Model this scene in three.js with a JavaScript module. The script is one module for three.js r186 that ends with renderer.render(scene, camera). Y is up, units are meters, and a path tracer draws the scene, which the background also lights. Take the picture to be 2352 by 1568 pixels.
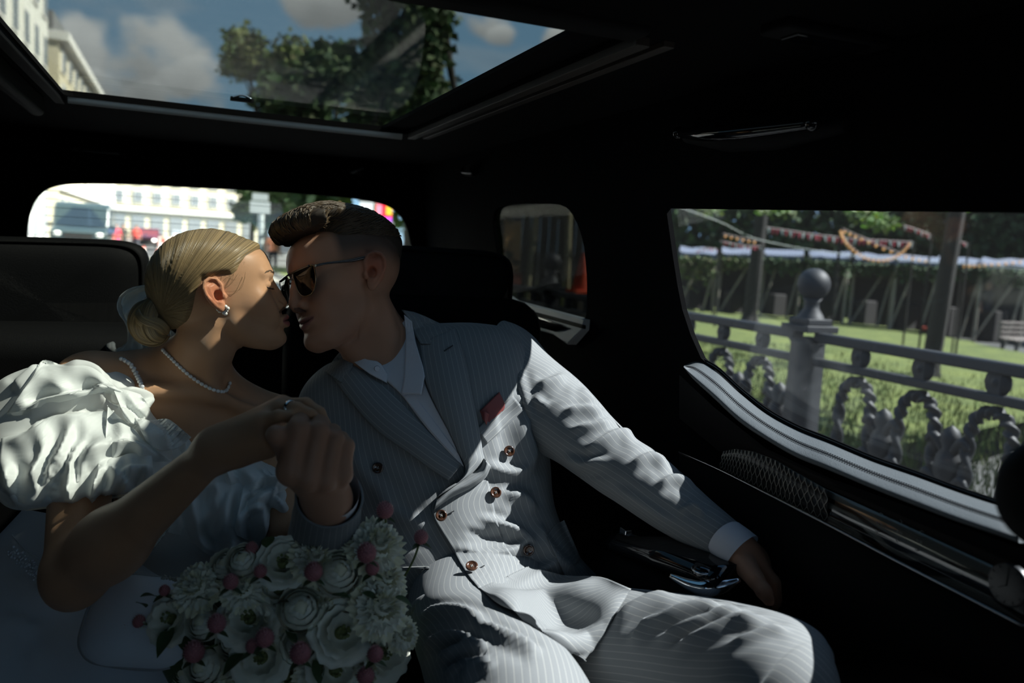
import * as THREE from 'three';
import { RoundedBoxGeometry } from 'three/addons/geometries/RoundedBoxGeometry.js';
import { mergeGeometries, mergeVertices } from 'three/addons/utils/BufferGeometryUtils.js';

// ---------- camera ----------
const W = 2352, H = 1568, FPX = 1900, EYE = 1.5;
const scene = new THREE.Scene();
const camera = new THREE.PerspectiveCamera((2 * Math.atan(H / 2 / FPX) * 180) / Math.PI, W / H, 0.05, 600);
camera.position.set(0, EYE, 0);
camera.rotation.set((-6.23 * Math.PI) / 180, (-21.95 * Math.PI) / 180, (3.5 * Math.PI) / 180, 'YXZ');
camera.focus = 1.36; camera.userData.fStop = 3.5;
camera.updateMatrixWorld(true);
// ---------- renderer, exposure ----------
const renderer = new THREE.WebGLRenderer({ antialias: true });
renderer.toneMapping = THREE.LinearToneMapping;
renderer.toneMappingExposure = 2.75;
renderer.shadowMap.enabled = true;
// ---------- sun ----------
const SUN_DIR = new THREE.Vector3(0.64, 0.725, 0.26).normalize();
const sun = new THREE.DirectionalLight(new THREE.Color(1, 0.95, 0.87), 11);
sun.position.copy(SUN_DIR).multiplyScalar(60).add(new THREE.Vector3(0, 0, -20));
sun.target.position.set(0, 0, -20);
sun.castShadow = true; sun.shadow.radius = 1;
sun.shadow.mapSize.set(4096, 4096);
Object.assign(sun.shadow.camera, { left: -70, right: 70, top: 70, bottom: -70, near: 1, far: 200 });
scene.add(sun, sun.target);

// ---------- random, noise ----------
function rng(seed) { let a = seed >>> 0; return () => { a = (a + 0x6d2b79f5) | 0; let t = Math.imul(a ^ (a >>> 15), 1 | a); t = (t + Math.imul(t ^ (t >>> 7), 61 | t)) ^ t; return ((t ^ (t >>> 14)) >>> 0) / 4294967296; }; }
const h3 = (x, y, z) => { let n = Math.imul(x, 374761393) ^ Math.imul(y, 668265263) ^ Math.imul(z, 1274126177); n = Math.imul(n ^ (n >>> 13), 1274126177); return ((n ^ (n >>> 16)) >>> 0) / 4294967295; };
function noise3(x, y, z) {
  const ix = Math.floor(x), iy = Math.floor(y), iz = Math.floor(z), fx = x - ix, fy = y - iy, fz = z - iz;
  const u = fx * fx * (3 - 2 * fx), v = fy * fy * (3 - 2 * fy), w = fz * fz * (3 - 2 * fz), L = (a, b, t) => a + (b - a) * t;
  return 2 * L(L(L(h3(ix, iy, iz), h3(ix + 1, iy, iz), u), L(h3(ix, iy + 1, iz), h3(ix + 1, iy + 1, iz), u), v), L(L(h3(ix, iy, iz + 1), h3(ix + 1, iy, iz + 1), u), L(h3(ix, iy + 1, iz + 1), h3(ix + 1, iy + 1, iz + 1), u), v), w) - 1;
}
const fbm = (x, y, z, o = 4) => { let s = 0, a = 0.5; for (let i = 0; i < o; i++) { s += a * noise3(x, y, z); x *= 2.03; y *= 2.03; z *= 2.03; a *= 0.5; } return s; };
const clamp = (x, a = 0, b = 1) => Math.min(b, Math.max(a, x));
const lerp = (a, b, t) => a + (b - a) * t;
const sstep = (a, b, x) => { const t = clamp((x - a) / (b - a)); return t * t * (3 - 2 * t); };

// ---------- pixels and points ----------
const V = (x = 0, y = 0, z = 0) => new THREE.Vector3(x, y, z);
const CM = camera.matrixWorld, CI = CM.clone().invert();
const P = (px, py, d) => V(((px - W / 2) / FPX) * d, (-(py - H / 2) / FPX) * d, -d).applyMatrix4(CM);   // the point seen at a pixel, at a depth
const rayOf = (px, py) => P(px, py, 1).sub(camera.position);
const onPlane = (px, py, axis, value) => { const r = rayOf(px, py), t = (value - camera.position[axis]) / r[axis]; return r.multiplyScalar(t).add(camera.position); };
const pix = (p) => { const c = p.clone().applyMatrix4(CI); return [W / 2 + (FPX * c.x) / -c.z, H / 2 - (FPX * c.y) / -c.z, -c.z]; };
// axes seen from the camera at a pixel: right, up, towards the camera
function frameAt(px, py) {
  const n = rayOf(px, py).normalize().negate(), r = V(1, 0, 0).transformDirection(CM), u = V().crossVectors(n, r).normalize();
  r.crossVectors(u, n); return { r, u, n };
}

// ---------- materials ----------
const col = (c) => (Array.isArray(c) ? new THREE.Color(c[0], c[1], c[2]) : new THREE.Color(c));
const mat = (name, c, roughness = 0.6, extra = {}) => new THREE.MeshPhysicalMaterial({ name, color: col(c), roughness, side: THREE.DoubleSide, ...extra });
function dataTex(w, h, fn, srgb = true, rep) {
  const d = new Uint8Array(w * h * 4);
  for (let y = 0; y < h; y++) for (let x = 0; x < w; x++) { const c = fn(x, y); for (let k = 0; k < 3; k++) d[(y * w + x) * 4 + k] = clamp(c[k]) * 255; d[(y * w + x) * 4 + 3] = 255; }
  const t = new THREE.DataTexture(d, w, h); t.magFilter = THREE.LinearFilter; t.minFilter = THREE.LinearMipmapLinearFilter; t.generateMipmaps = true; t.wrapS = t.wrapT = THREE.RepeatWrapping;
  if (srgb) t.colorSpace = THREE.SRGBColorSpace; if (rep) t.repeat.set(rep[0], rep[1]); t.needsUpdate = true; return t;
}

// ---------- naming and adding ----------
const usedNames = {};
function numbered(n) { const k = usedNames[n] = (usedNames[n] ?? -1) + 1; return k ? n + '_' + String(k).padStart(3, '0') : n; }
const sh = (m) => { m.castShadow = m.receiveShadow = true; return m; };
function thing(name, label, category, pos = V(), group) { const o = new THREE.Group(); o.name = numbered(name); o.position.copy(pos); scene.add(o); return tag(o, label, category, group); }
function tag(o, label, category, group, kind) { o.userData.label = label; o.userData.category = category; if (group) o.userData.group = group; if (kind) o.userData.kind = kind; return o; }
// geometry is in world space; a part of a group at pos is moved back by pos
function part(parent, name, g, m, label) {
  const p = V(); for (let o = parent; o && o !== scene; o = o.parent) p.add(o.position);
  if (p.lengthSq() && !g.userData.local) { g = g.clone().translate(-p.x, -p.y, -p.z); }
  const o = sh(new THREE.Mesh(g, m)); o.name = name; parent.add(o); if (label) o.userData.label = label; return o;
}
function solo(name, g, m, label, category, group, kind) { const o = sh(new THREE.Mesh(g, m)); o.name = numbered(name); scene.add(o); return tag(o, label, category, group, kind); }
function struct(name, g, m, label) { const o = sh(new THREE.Mesh(g, m)); o.name = numbered(name); o.userData.kind = 'structure'; if (label) o.userData.label = label; scene.add(o); return o; }

// ---------- geometry ----------
const strip = (g) => { const o = g.index ? g.toNonIndexed() : g.clone(); for (const k of Object.keys(o.attributes)) if (!['position', 'normal', 'uv'].includes(k)) o.deleteAttribute(k); if (!o.attributes.uv) o.setAttribute('uv', new THREE.Float32BufferAttribute(new Float32Array(o.attributes.position.count * 2), 2)); if (!o.attributes.normal) o.computeVertexNormals(); return o; };
const merge = (list) => mergeGeometries(list.map(strip));
function box(w, h, d, x = 0, y = 0, z = 0, r = Math.min(w, h, d) * 0.12) { return new RoundedBoxGeometry(w, h, d, 2, r).translate(x, y, z); }
const plain = (w, h, d, x = 0, y = 0, z = 0) => new THREE.BoxGeometry(w, h, d).translate(x, y, z);
function grid(rows, closedU = false, uvs) { // rows of points -> smooth surface
  const nv = rows.length, nu = rows[0].length, pos = [], uv = [], idx = [];
  for (let j = 0; j < nv; j++) for (let i = 0; i < nu; i++) { const p = rows[j][i]; pos.push(p.x, p.y, p.z); if (uvs) uv.push(uvs[j][i][0], uvs[j][i][1]); else uv.push(i / (nu - 1), j / (nv - 1)); }
  const m = closedU ? nu : nu - 1;
  for (let j = 0; j < nv - 1; j++) for (let i = 0; i < m; i++) { const a = j * nu + i, b = j * nu + ((i + 1) % nu), c = a + nu, e = b + nu; idx.push(a, b, c, b, e, c); }
  const g = new THREE.BufferGeometry(); g.setAttribute('position', new THREE.Float32BufferAttribute(pos, 3)); g.setAttribute('uv', new THREE.Float32BufferAttribute(uv, 2)); g.setIndex(idx); g.computeVertexNormals(); return g;
}
// a tube along points with a radius function r(t); fn(t, angle) may move the wall
function sweep(pts, rad, seg = 10, opt = {}) {
  const curve = pts.length > 2 ? new THREE.CatmullRomCurve3(pts, !!opt.closed, 'centripetal') : new THREE.LineCurve3(pts[0], pts[1]);
  const n = opt.n ?? pts.length * 4, rows = [], R = typeof rad === 'function' ? rad : Array.isArray(rad) ? (t) => { const x = t * (rad.length - 1), i = Math.min(rad.length - 2, Math.floor(x)); return lerp(rad[i], rad[i + 1], x - i); } : () => rad;
  let up = opt.up?.clone(), prev = null;
  for (let j = 0; j <= n; j++) {
    const t = j / n, c = curve.getPoint(t), T = curve.getTangent(t);
    if (!up) up = Math.abs(T.y) < 0.9 ? V(0, 1, 0) : V(1, 0, 0);
    const N = up.clone().addScaledVector(T, -up.dot(T)).normalize(), B = V().crossVectors(T, N); up = N.clone();
    const row = []; const tw = (opt.twist ?? 0) * t;
    for (let i = 0; i < seg; i++) { const a = (i / seg) * 2 * Math.PI + tw; let r = R(t, a); row.push(c.clone().addScaledVector(N, Math.cos(a) * r * (opt.ny ?? 1)).addScaledVector(B, Math.sin(a) * r)); }
    rows.push(row);
  }
  if (opt.caps !== false && !opt.closed) { const cap = (row) => { const c = V(); row.forEach((p) => c.add(p)); c.multiplyScalar(1 / row.length); return row.map(() => c.clone()); }; rows.unshift(cap(rows[0])); rows.push(cap(rows[rows.length - 1])); }
  return grid(rows, true);
}
const cyl = (a, b, r0, r1 = r0, seg = 12) => sweep([a, b], [r0, r1], seg, { n: 1 });
function lathe(profile, seg = 24) { return new THREE.LatheGeometry(profile.map(([r, y]) => new THREE.Vector2(r, y)), seg); }
// an outline (list of [a, b]) extruded; place(a, b, c) puts the solid in the world
function slab(outline, holes, depth, place, bevel = 0, curve = 8) {
  const s = new THREE.Shape(outline.map(([a, b]) => new THREE.Vector2(a, b)));
  for (const h of holes || []) s.holes.push(new THREE.Path(h.map(([a, b]) => new THREE.Vector2(a, b))));
  const g = new THREE.ExtrudeGeometry(s, { depth, bevelEnabled: bevel > 0, bevelThickness: bevel, bevelSize: bevel, bevelSegments: 2, steps: 1, curveSegments: curve }), p = g.attributes.position;
  for (let i = 0; i < p.count; i++) { const q = place(p.getX(i), p.getY(i), p.getZ(i)); p.setXYZ(i, q.x, q.y, q.z); }
  g.computeVertexNormals(); return g;
}
const smoothLoop = (pts, n = 60, closed = true) => new THREE.CatmullRomCurve3(pts.map(([a, b]) => V(a, b, 0)), closed, 'centripetal').getPoints(n).slice(0, closed ? n : n + 1).map((p) => [p.x, p.y]);
function roundedPoly(pts, r, n = 5) { // corners of a polygon rounded
  const out = []; const m = pts.length;
  for (let i = 0; i < m; i++) { const p = new THREE.Vector2(...pts[i]), a = new THREE.Vector2(...pts[(i + m - 1) % m]), b = new THREE.Vector2(...pts[(i + 1) % m]);
    const rr = Array.isArray(r) ? r[i] : r, A = p.clone().lerp(a, Math.min(0.45, rr / p.distanceTo(a))), B = p.clone().lerp(b, Math.min(0.45, rr / p.distanceTo(b)));
    for (let k = 0; k <= n; k++) { const t = k / n; out.push([(1 - t) ** 2 * A.x + 2 * t * (1 - t) * p.x + t * t * B.x, (1 - t) ** 2 * A.y + 2 * t * (1 - t) * p.y + t * t * B.y]); } }
  return out;
}
// ---------- distance fields meshed with surface nets ----------
function surfaceNet(f, mn, mx, h, opt = {}) {
  const nx = Math.ceil((mx.x - mn.x) / h) + 1, ny = Math.ceil((mx.y - mn.y) / h) + 1, nz = Math.ceil((mx.z - mn.z) / h) + 1, F = new Float32Array(nx * ny * nz), q = V(), B = 4, lim = B * h * 0.87 * (opt.slack ?? 1.6) + h;
  for (let bz = 0; bz < nz; bz += B) for (let by = 0; by < ny; by += B) for (let bx = 0; bx < nx; bx += B) {
    const c = f(q.set(mn.x + (bx + 1.5) * h, mn.y + (by + 1.5) * h, mn.z + (bz + 1.5) * h)), far = Math.abs(c) > lim;
    for (let z = bz; z < Math.min(bz + B, nz); z++) for (let y = by; y < Math.min(by + B, ny); y++) for (let x = bx; x < Math.min(bx + B, nx); x++) F[(z * ny + y) * nx + x] = far ? c : f(q.set(mn.x + x * h, mn.y + y * h, mn.z + z * h));
  }
  const id = new Int32Array(nx * ny * nz).fill(-1), pos = [], idx = [], sx = 1, sy = nx, sz = nx * ny, co = [0, sx, sy, sx + sy, sz, sx + sz, sy + sz, sx + sy + sz], E = [[0, 1], [2, 3], [4, 5], [6, 7], [0, 2], [1, 3], [4, 6], [5, 7], [0, 4], [1, 5], [2, 6], [3, 7]];
  for (let z = 0; z < nz - 1; z++) for (let y = 0; y < ny - 1; y++) for (let x = 0; x < nx - 1; x++) {
    const o = z * sz + y * sy + x; let m = 0; for (let k = 0; k < 8; k++) if (F[o + co[k]] < 0) m++;
    if (m === 0 || m === 8) continue;
    let X = 0, Yy = 0, Z = 0, n = 0;
    for (const [a, b] of E) { const A = F[o + co[a]], C = F[o + co[b]]; if ((A < 0) === (C < 0)) continue; const t = A / (A - C); X += (a & 1) + t * ((b & 1) - (a & 1)); Yy += ((a >> 1) & 1) + t * (((b >> 1) & 1) - ((a >> 1) & 1)); Z += (a >> 2) + t * ((b >> 2) - (a >> 2)); n++; }
    id[o] = pos.length / 3; pos.push(mn.x + (x + X / n) * h, mn.y + (y + Yy / n) * h, mn.z + (z + Z / n) * h);
  }
  const quad = (a, b, c, d, flip) => { if (a < 0 || b < 0 || c < 0 || d < 0) return; if (flip) idx.push(a, c, b, a, d, c); else idx.push(a, b, c, a, c, d); };
  for (let z = 1; z < nz - 1; z++) for (let y = 1; y < ny - 1; y++) for (let x = 1; x < nx - 1; x++) {
    const o = z * sz + y * sy + x, a = F[o] < 0;
    if (a !== F[o + sx] < 0) quad(id[o - sy - sz], id[o - sz], id[o], id[o - sy], !a);
    if (a !== F[o + sy] < 0) quad(id[o - sz - sx], id[o - sx], id[o], id[o - sz], !a);
    if (a !== F[o + sz] < 0) quad(id[o - sx - sy], id[o - sy], id[o], id[o - sx], !a);
  }
  const g = new THREE.BufferGeometry(); g.setAttribute('position', new THREE.Float32BufferAttribute(pos, 3)); g.setIndex(idx);
  if (pos.length) g.computeVertexNormals(); return g;
}
// fast primitives on plain numbers
const smin = (a, b, k) => { const h = clamp(0.5 + (0.5 * (b - a)) / k); return b + (a - b) * h - k * h * (1 - h); };
const smax = (a, b, k) => -smin(-a, -b, k);
function cone3(q, a, b, r0, r1) { const bx = b.x - a.x, by = b.y - a.y, bz = b.z - a.z, px = q.x - a.x, py = q.y - a.y, pz = q.z - a.z, t = clamp((px * bx + py * by + pz * bz) / (bx * bx + by * by + bz * bz)); const dx = px - t * bx, dy = py - t * by, dz = pz - t * bz; return Math.sqrt(dx * dx + dy * dy + dz * dz) - (r0 + (r1 - r0) * t); }
function ell(q, x, y, z, rx, ry, rz) { const a = (q.x - x) / rx, b = (q.y - y) / ry, c = (q.z - z) / rz, k = Math.sqrt(a * a + b * b + c * c), m = Math.sqrt((a / rx) ** 2 + (b / ry) ** 2 + (c / rz) ** 2); return m < 1e-9 ? -Math.min(rx, ry, rz) : (k * (k - 1)) / m; }
const sph = (q, x, y, z, r) => Math.hypot(q.x - x, q.y - y, q.z - z) - r;
// joins several meshes of one body into one indexed geometry (position, normal, colour, uv)
function joinBody(list) {
  let n = 0, m = 0; for (const g of list) { n += g.attributes.position.count; m += g.index.count; }
  const P0 = new Float32Array(n * 3), N0 = new Float32Array(n * 3), C0 = new Float32Array(n * 3), I0 = new Uint32Array(m); let v = 0, i = 0;
  for (const g of list) { P0.set(g.attributes.position.array, v * 3); N0.set(g.attributes.normal.array, v * 3); if (g.attributes.color) C0.set(g.attributes.color.array, v * 3); else C0.fill(1, v * 3, (v + g.attributes.position.count) * 3); const a = g.index.array; for (let k = 0; k < a.length; k++) I0[i + k] = a[k] + v; v += g.attributes.position.count; i += a.length; }
  const g = new THREE.BufferGeometry(); g.setAttribute('position', new THREE.BufferAttribute(P0, 3)); g.setAttribute('normal', new THREE.BufferAttribute(N0, 3)); g.setAttribute('color', new THREE.BufferAttribute(C0, 3)); g.setIndex(new THREE.BufferAttribute(I0, 1)); return g;
}
function paint(g, fn) { const p = g.attributes.position, c = new Float32Array(p.count * 3), q = V(); for (let i = 0; i < p.count; i++) { q.fromBufferAttribute(p, i); const k = fn(q, i); c[i * 3] = k[0]; c[i * 3 + 1] = k[1]; c[i * 3 + 2] = k[2]; } g.setAttribute('color', new THREE.BufferAttribute(c, 3)); return g; }
// ---------- sky: blue air with cumulus clouds ----------
{
  const w = 2048, h = 1024, d = new Float32Array(w * h * 4);
  const heaps = [[300, 150, 0.11], [400, 190, 0.08], [230, 190, 0.07], [360, 215, 0.1], [770, 155, 0.045], [715, 160, 0.04], [1105, 50, 0.045], [1140, 75, 0.03], [1300, 90, 0.035], [1340, 118, 0.022], [740, -10, 0.06], [1050, 20, 0.05]].map(([a, b, r]) => [rayOf(a, b).normalize(), r]);
  for (let j = 0; j < h; j++) {
    const el = ((j + 0.5) / h - 0.5) * Math.PI, y = Math.sin(el), c = Math.cos(el);
    for (let i = 0; i < w; i++) {
      const az = ((i + 0.5) / w - 0.5) * 2 * Math.PI, x = Math.cos(az) * c, z = Math.sin(az) * c;
      const up = Math.max(0, y), s = x * SUN_DIR.x + y * SUN_DIR.y + z * SUN_DIR.z;
      let r = lerp(0.28, 0.09, Math.pow(up, 0.5)), g = lerp(0.45, 0.24, Math.pow(up, 0.5)), b = lerp(0.6, 0.46, Math.pow(up, 0.5));
      const glow = Math.pow(Math.max(0, s), 12) * 0.5; r += glow; g += glow; b += glow * 0.9;
      if (y > 0) {
        const k = 1 / (y + 0.12), n = fbm(x * k * 1.5 + 9.3, z * k * 1.5 + 4.1, y * 2.2 + 1.7, 6) + 0.3 * fbm(x * k * 0.5 + 2.2, z * k * 0.5 + 7.7, 3.3, 2);
        let near = 0, hi = 0; if (z < -0.5 && y < 0.45) for (const [c, q] of heaps) { const e = Math.hypot(x - c.x, (y - c.y) * 1.5, z - c.z) / q; if (1 - e * e > near) { near = 1 - e * e; hi = (y - c.y) / q; } }
        const puff = near > 0 ? near * 0.6 + 0.62 * fbm(x * 14, y * 18, z * 14, 5) - 0.16 : -1, m = Math.max(sstep(0.1, 0.26, n) * (z < -0.6 && y < 0.4 ? 0.25 : 1), sstep(0.02, 0.22, puff)), lit = puff > 0.02 ? lerp(0.34, 0.85, sstep(-0.5, 0.6, hi)) * (1 + 0.35 * fbm(x * 22, y * 26, z * 22, 3)) : lerp(0.62, 0.3, sstep(0.18, 0.5, n));
        r = lerp(r, lit * 1.0, m * 0.92); g = lerp(g, lit * 1.0, m * 0.92); b = lerp(b, lit * 1.02, m * 0.92);
      } else { const t = sstep(0, -0.2, y); r = lerp(r, 0.1, t); g = lerp(g, 0.1, t); b = lerp(b, 0.1, t); }
      const o = (j * w + i) * 4; d[o] = r; d[o + 1] = g; d[o + 2] = b; d[o + 3] = 1;
    }
  }
  const t = new THREE.DataTexture(d, w, h, THREE.RGBAFormat, THREE.FloatType); t.mapping = THREE.EquirectangularReflectionMapping; t.magFilter = THREE.LinearFilter; t.needsUpdate = true;
  scene.background = t; scene.environment = t; scene.backgroundIntensity = scene.environmentIntensity = 1;
}
const Y = (y) => EYE + y;                                            // heights told from the eye
// ---------- ground ----------
const asphaltTex = dataTex(512, 512, (x, y) => { const n = 0.33 + 0.05 * fbm(x / 60, y / 60, 1, 3) + 0.07 * (h3(x, y, 5) - 0.5); return [n, n, n * 1.02]; }, true, [0.5, 0.5]);
const asphalt = mat('asphalt', 0xffffff, 0.9, { map: asphaltTex });
const uvXZ = (g, s = 1) => { const p = g.attributes.position, a = new Float32Array(p.count * 2); for (let i = 0; i < p.count; i++) { a[i * 2] = p.getX(i) * s; a[i * 2 + 1] = p.getZ(i) * s; } g.setAttribute('uv', new THREE.BufferAttribute(a, 2)); return g; };
struct('road', uvXZ(plain(24, 0.3, 260, -10, -0.15, -100)), asphalt);
struct('pavement', uvXZ(plain(0.94, 0.4, 260, 2.56, -0.06, -100)), mat('pavement_slabs', 0x77756f, 0.9));
struct('kerb', plain(0.15, 0.42, 260, 2.02, -0.06, -100), mat('kerb_granite', 0x8a8884, 0.8));
{ // lawn falling gently away from the fence, its far edge along the path
  const edge = [[1180, 640], [1330, 652], [1480, 664], [1565, 672], [1700, 682], [1830, 690], [1980, 726], [2130, 762], [2247, 788], [2352, 811], [2700, 900]];
  const hL = (x) => -1.22 - 0.022 * (x - 3), rows = [];
  const far = edge.map(([px, py]) => { const r = rayOf(px, py), t = (-1.22 + 0.066) / (r.y + 0.022 * r.x); return r.multiplyScalar(t).add(camera.position); });
  const n = 60, N = 24, uvs = [];
  for (let i = 0; i <= n; i++) {
    const t = (i / n) * (far.length - 1), a = Math.min(far.length - 2, Math.floor(t)), f = far[a].clone().lerp(far[a + 1], t - a), row = [], ur = [];
    for (let j = 0; j <= N; j++) { const k = j / N, x = lerp(3.02, f.x, k), z = lerp(f.z * 0.8 + 0.6 + 3 * (i / n - 0.5), f.z, k); row.push(V(x, Y(hL(x)) + 0.02 * noise3(x * 2, z * 2, 1), z)); ur.push([x, z]); }
    rows.push(row); uvs.push(ur);
  }
  const grassTex = dataTex(512, 512, (x, y) => { const n = fbm(x / 40, y / 40, 2, 4), s = h3(x, y >> 1, 3); return [0.33 + 0.09 * n + 0.08 * (s - 0.5), 0.37 + 0.08 * n + 0.09 * (s - 0.5), 0.15 + 0.04 * n + 0.04 * (s - 0.5)]; }, true, [0.25, 0.25]);
  struct('lawn', grid(rows, false, uvs), mat('lawn_grass', 0xffffff, 1, { map: grassTex }));
  // red and white tape edging on the far side
  const tapeM = mat('red_edging', 0xa8402c, 0.7), pts = far.slice(4, 8).map((p) => p.clone().add(V(0, 0.06, 0)));
  solo('lawn_edging', sweep(pts, 0.07, 6, { n: 30 }), tapeM, 'thin red edging along the far side of the sunlit lawn', 'edging');
  struct('path', uvXZ(plain(90, 0.2, 130, 48, Y(-1.85), -30)), mat('path_gravel', 0x4c4c4a, 0.95));
  // grass blades near the fence
  const bl = new THREE.BufferGeometry(); bl.setAttribute('position', new THREE.Float32BufferAttribute([-0.004, 0, 0, 0.004, 0, 0, 0.0, 0.08, 0.015], 3)); bl.computeVertexNormals();
  const R = rng(5), nB = 26000, im = new THREE.InstancedMesh(bl, mat('grass_blades', [0.06, 0.085, 0.014], 0.95), nB), m = new THREE.Matrix4(), q = new THREE.Quaternion(), c = new THREE.Color();
  for (let i = 0; i < nB; i++) { const x = 3.15 + R() * R() * 8, z = -12 + R() * 11.6; q.setFromEuler(new THREE.Euler((R() - 0.5) * 0.6, R() * 6.3, (R() - 0.5) * 0.6)); const s = 0.8 + R(); m.compose(V(x, Y(hL(x)), z), q, V(s * 1.4, s * 0.75, s * 0.75)); im.setMatrixAt(i, m); im.setColorAt(i, c.setRGB(0.8 + 0.4 * R(), 0.8 + 0.4 * R(), 0.7 + 0.3 * R())); }
  im.name = 'grass'; sh(im); tag(im, 'bright green grass blades on the lawn behind the iron fence', 'grass', null, 'stuff'); scene.add(im);
}
// road markings and crossing
{ const w = mat('white_road_paint', 0xd8d8d2, 0.8), y = mat('yellow_road_paint', 0xd8b23a, 0.8);
  const cross = thing('crossing', 'yellow and white zebra crossing painted on the road behind the car', 'crossing', V(-2, 0.005, -45));
  for (let k = 0; k < 9; k++) part(cross, 'stripe', plain(0.55, 0.01, 3.2, -6 + k * 1.05, 0.006, -45), k % 2 ? w : y);
  const cross2 = thing('crossing', 'white stop bars painted across the grey road nearest the car', 'crossing', V(-2, 0.005, -31));
  for (let k = 0; k < 5; k++) part(cross2, 'stripe', plain(0.5, 0.01, 2.4, -3.4 + k * 1.0, 0.006, -31), w);
}
// ---------- cast-iron fence ----------
const iron = mat('painted_cast_iron', [0.011, 0.0125, 0.015], 0.6);
const FX = 3.0, railTop = -0.315, BAY = 3.24, POST0 = -3.37;
function fencePost(z, label) {
  const o = thing('fence_post', label, 'post', V(FX, Y(-1.3), z), 'posts of the iron fence');
  const pr = [[0.12, 0], [0.12, 0.1], [0.085, 0.14], [0.075, 0.2], [0.068, 0.92], [0.085, 0.95]];
  const sq = (p) => { const g = lathe(p, 4).rotateY(Math.PI / 4); return g.translate(FX, Y(-1.3), z); };
  part(o, 'shaft', sq([...pr, [0, 0.95]].map(([r, y]) => [r * 1.25, y])), iron);
  part(o, 'cap', merge([box(0.2, 0.035, 0.2, FX, Y(-0.3), z), box(0.15, 0.03, 0.15, FX, Y(-0.265), z)]), iron);
  part(o, 'neck', lathe([[0.07, 0], [0.06, 0.02], [0.04, 0.05], [0.036, 0.08], [0.05, 0.105], [0, 0.11]], 20).translate(FX, Y(-0.25), z), iron);
  part(o, 'ball', new THREE.SphereGeometry(0.082, 28, 20).translate(FX, Y(-0.075), z), iron);
}
fencePost(POST0, 'iron fence post with a ball finial, seen through the large side window');
fencePost(POST0 - BAY, 'iron fence post with a ball finial, seen through the small quarter window');
function fencePanel(z0, z1, label) { // z0 > z1
  const o = thing('iron_fence', label, 'fence', V(FX, Y(-1.3), (z0 + z1) / 2), 'panels of the iron fence'), L = z0 - z1, n = 8;
  part(o, 'rail', box(0.07, 0.05, L - 0.14, FX, Y(railTop - 0.025), (z0 + z1) / 2, 0.012), iron);
  part(o, 'rail', box(0.06, 0.04, L - 0.14, FX, Y(-0.465), (z0 + z1) / 2, 0.01), iron);
  part(o, 'rail', box(0.06, 0.04, L - 0.14, FX, Y(-1.2), (z0 + z1) / 2, 0.01), iron);
  for (let k = 1; k <= n; k++) {
    const z = z0 - (k * L) / (n + 1), g = [];
    const ro = lathe([[0, -0.02], [0.03, -0.02], [0.055, -0.012], [0.06, 0], [0.045, 0.014], [0.02, 0.02], [0, 0.03]], 16).rotateZ(Math.PI / 2);
    part(o, 'rosette', merge([ro.clone().translate(FX, Y(-0.4), z), box(0.04, 0.13, 0.06, FX, Y(-0.4), z)]), iron);
    const arch = [];
    for (let a = 0; a <= 10; a++) { const t = a / 10; if (t < 0.3) arch.push(V(FX, Y(lerp(-1.2, -0.66, t / 0.3)), z + 0.095)); else if (t > 0.7) arch.push(V(FX, Y(lerp(-0.66, -1.2, (t - 0.7) / 0.3)), z - 0.095)); else { const q = ((t - 0.3) / 0.4) * Math.PI; arch.push(V(FX, Y(-0.64 + 0.12 * Math.sin(q)), z + 0.095 * Math.cos(q))); } }
    g.push(sweep(arch, (t, q) => 0.024 + 0.008 * Math.cos(q * 2 + t * 110), 12, { n: 150 }));
    part(o, 'twisted_arch', merge(g), iron);
    // acanthus ornament between the arches
    const zc = z + L / (n + 1) / 2, or = [];
    or.push(lathe([[0.0, 0.13], [0.03, 0.11], [0.045, 0.07], [0.03, 0.03], [0.05, 0.0], [0.06, -0.06], [0.035, -0.13], [0.02, -0.24], [0.045, -0.28], [0.02, -0.34], [0.018, -0.44], [0, -0.44]], 14).translate(FX, Y(-0.74), zc));
    for (const s of [-1, 1]) for (const [y, r] of [[-0.7, 0.075], [-0.86, 0.085], [-1.02, 0.07]]) or.push(sweep([V(FX, Y(y - 0.07), zc), V(FX - 0.01, Y(y), zc + s * r * 0.5), V(FX - 0.02, Y(y + 0.035), zc + s * r), V(FX - 0.02, Y(y + 0.005), zc + s * (r + 0.025))], [0.018, 0.022, 0.02, 0.012], 8, { n: 12 }));
    for (const s of [-1, 1]) or.push(sweep([V(FX, Y(-1.18), zc + s * 0.015), V(FX, Y(-1.1), zc + s * 0.06), V(FX, Y(-1.02), zc + s * 0.05), V(FX, Y(-1.0), zc)], 0.014, 8, { n: 14 }));
    part(o, 'leaf_ornament', merge(or), iron);
  }
}
fencePanel(POST0 + BAY, POST0, 'iron fence panel with twisted arches, right of the ball-topped post');
fencePanel(POST0, POST0 - BAY, 'iron fence panel with twisted arches, left of the ball-topped post');
fencePanel(POST0 - BAY, POST0 - 2 * BAY, 'iron fence panel farthest back, in the small quarter window');

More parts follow.
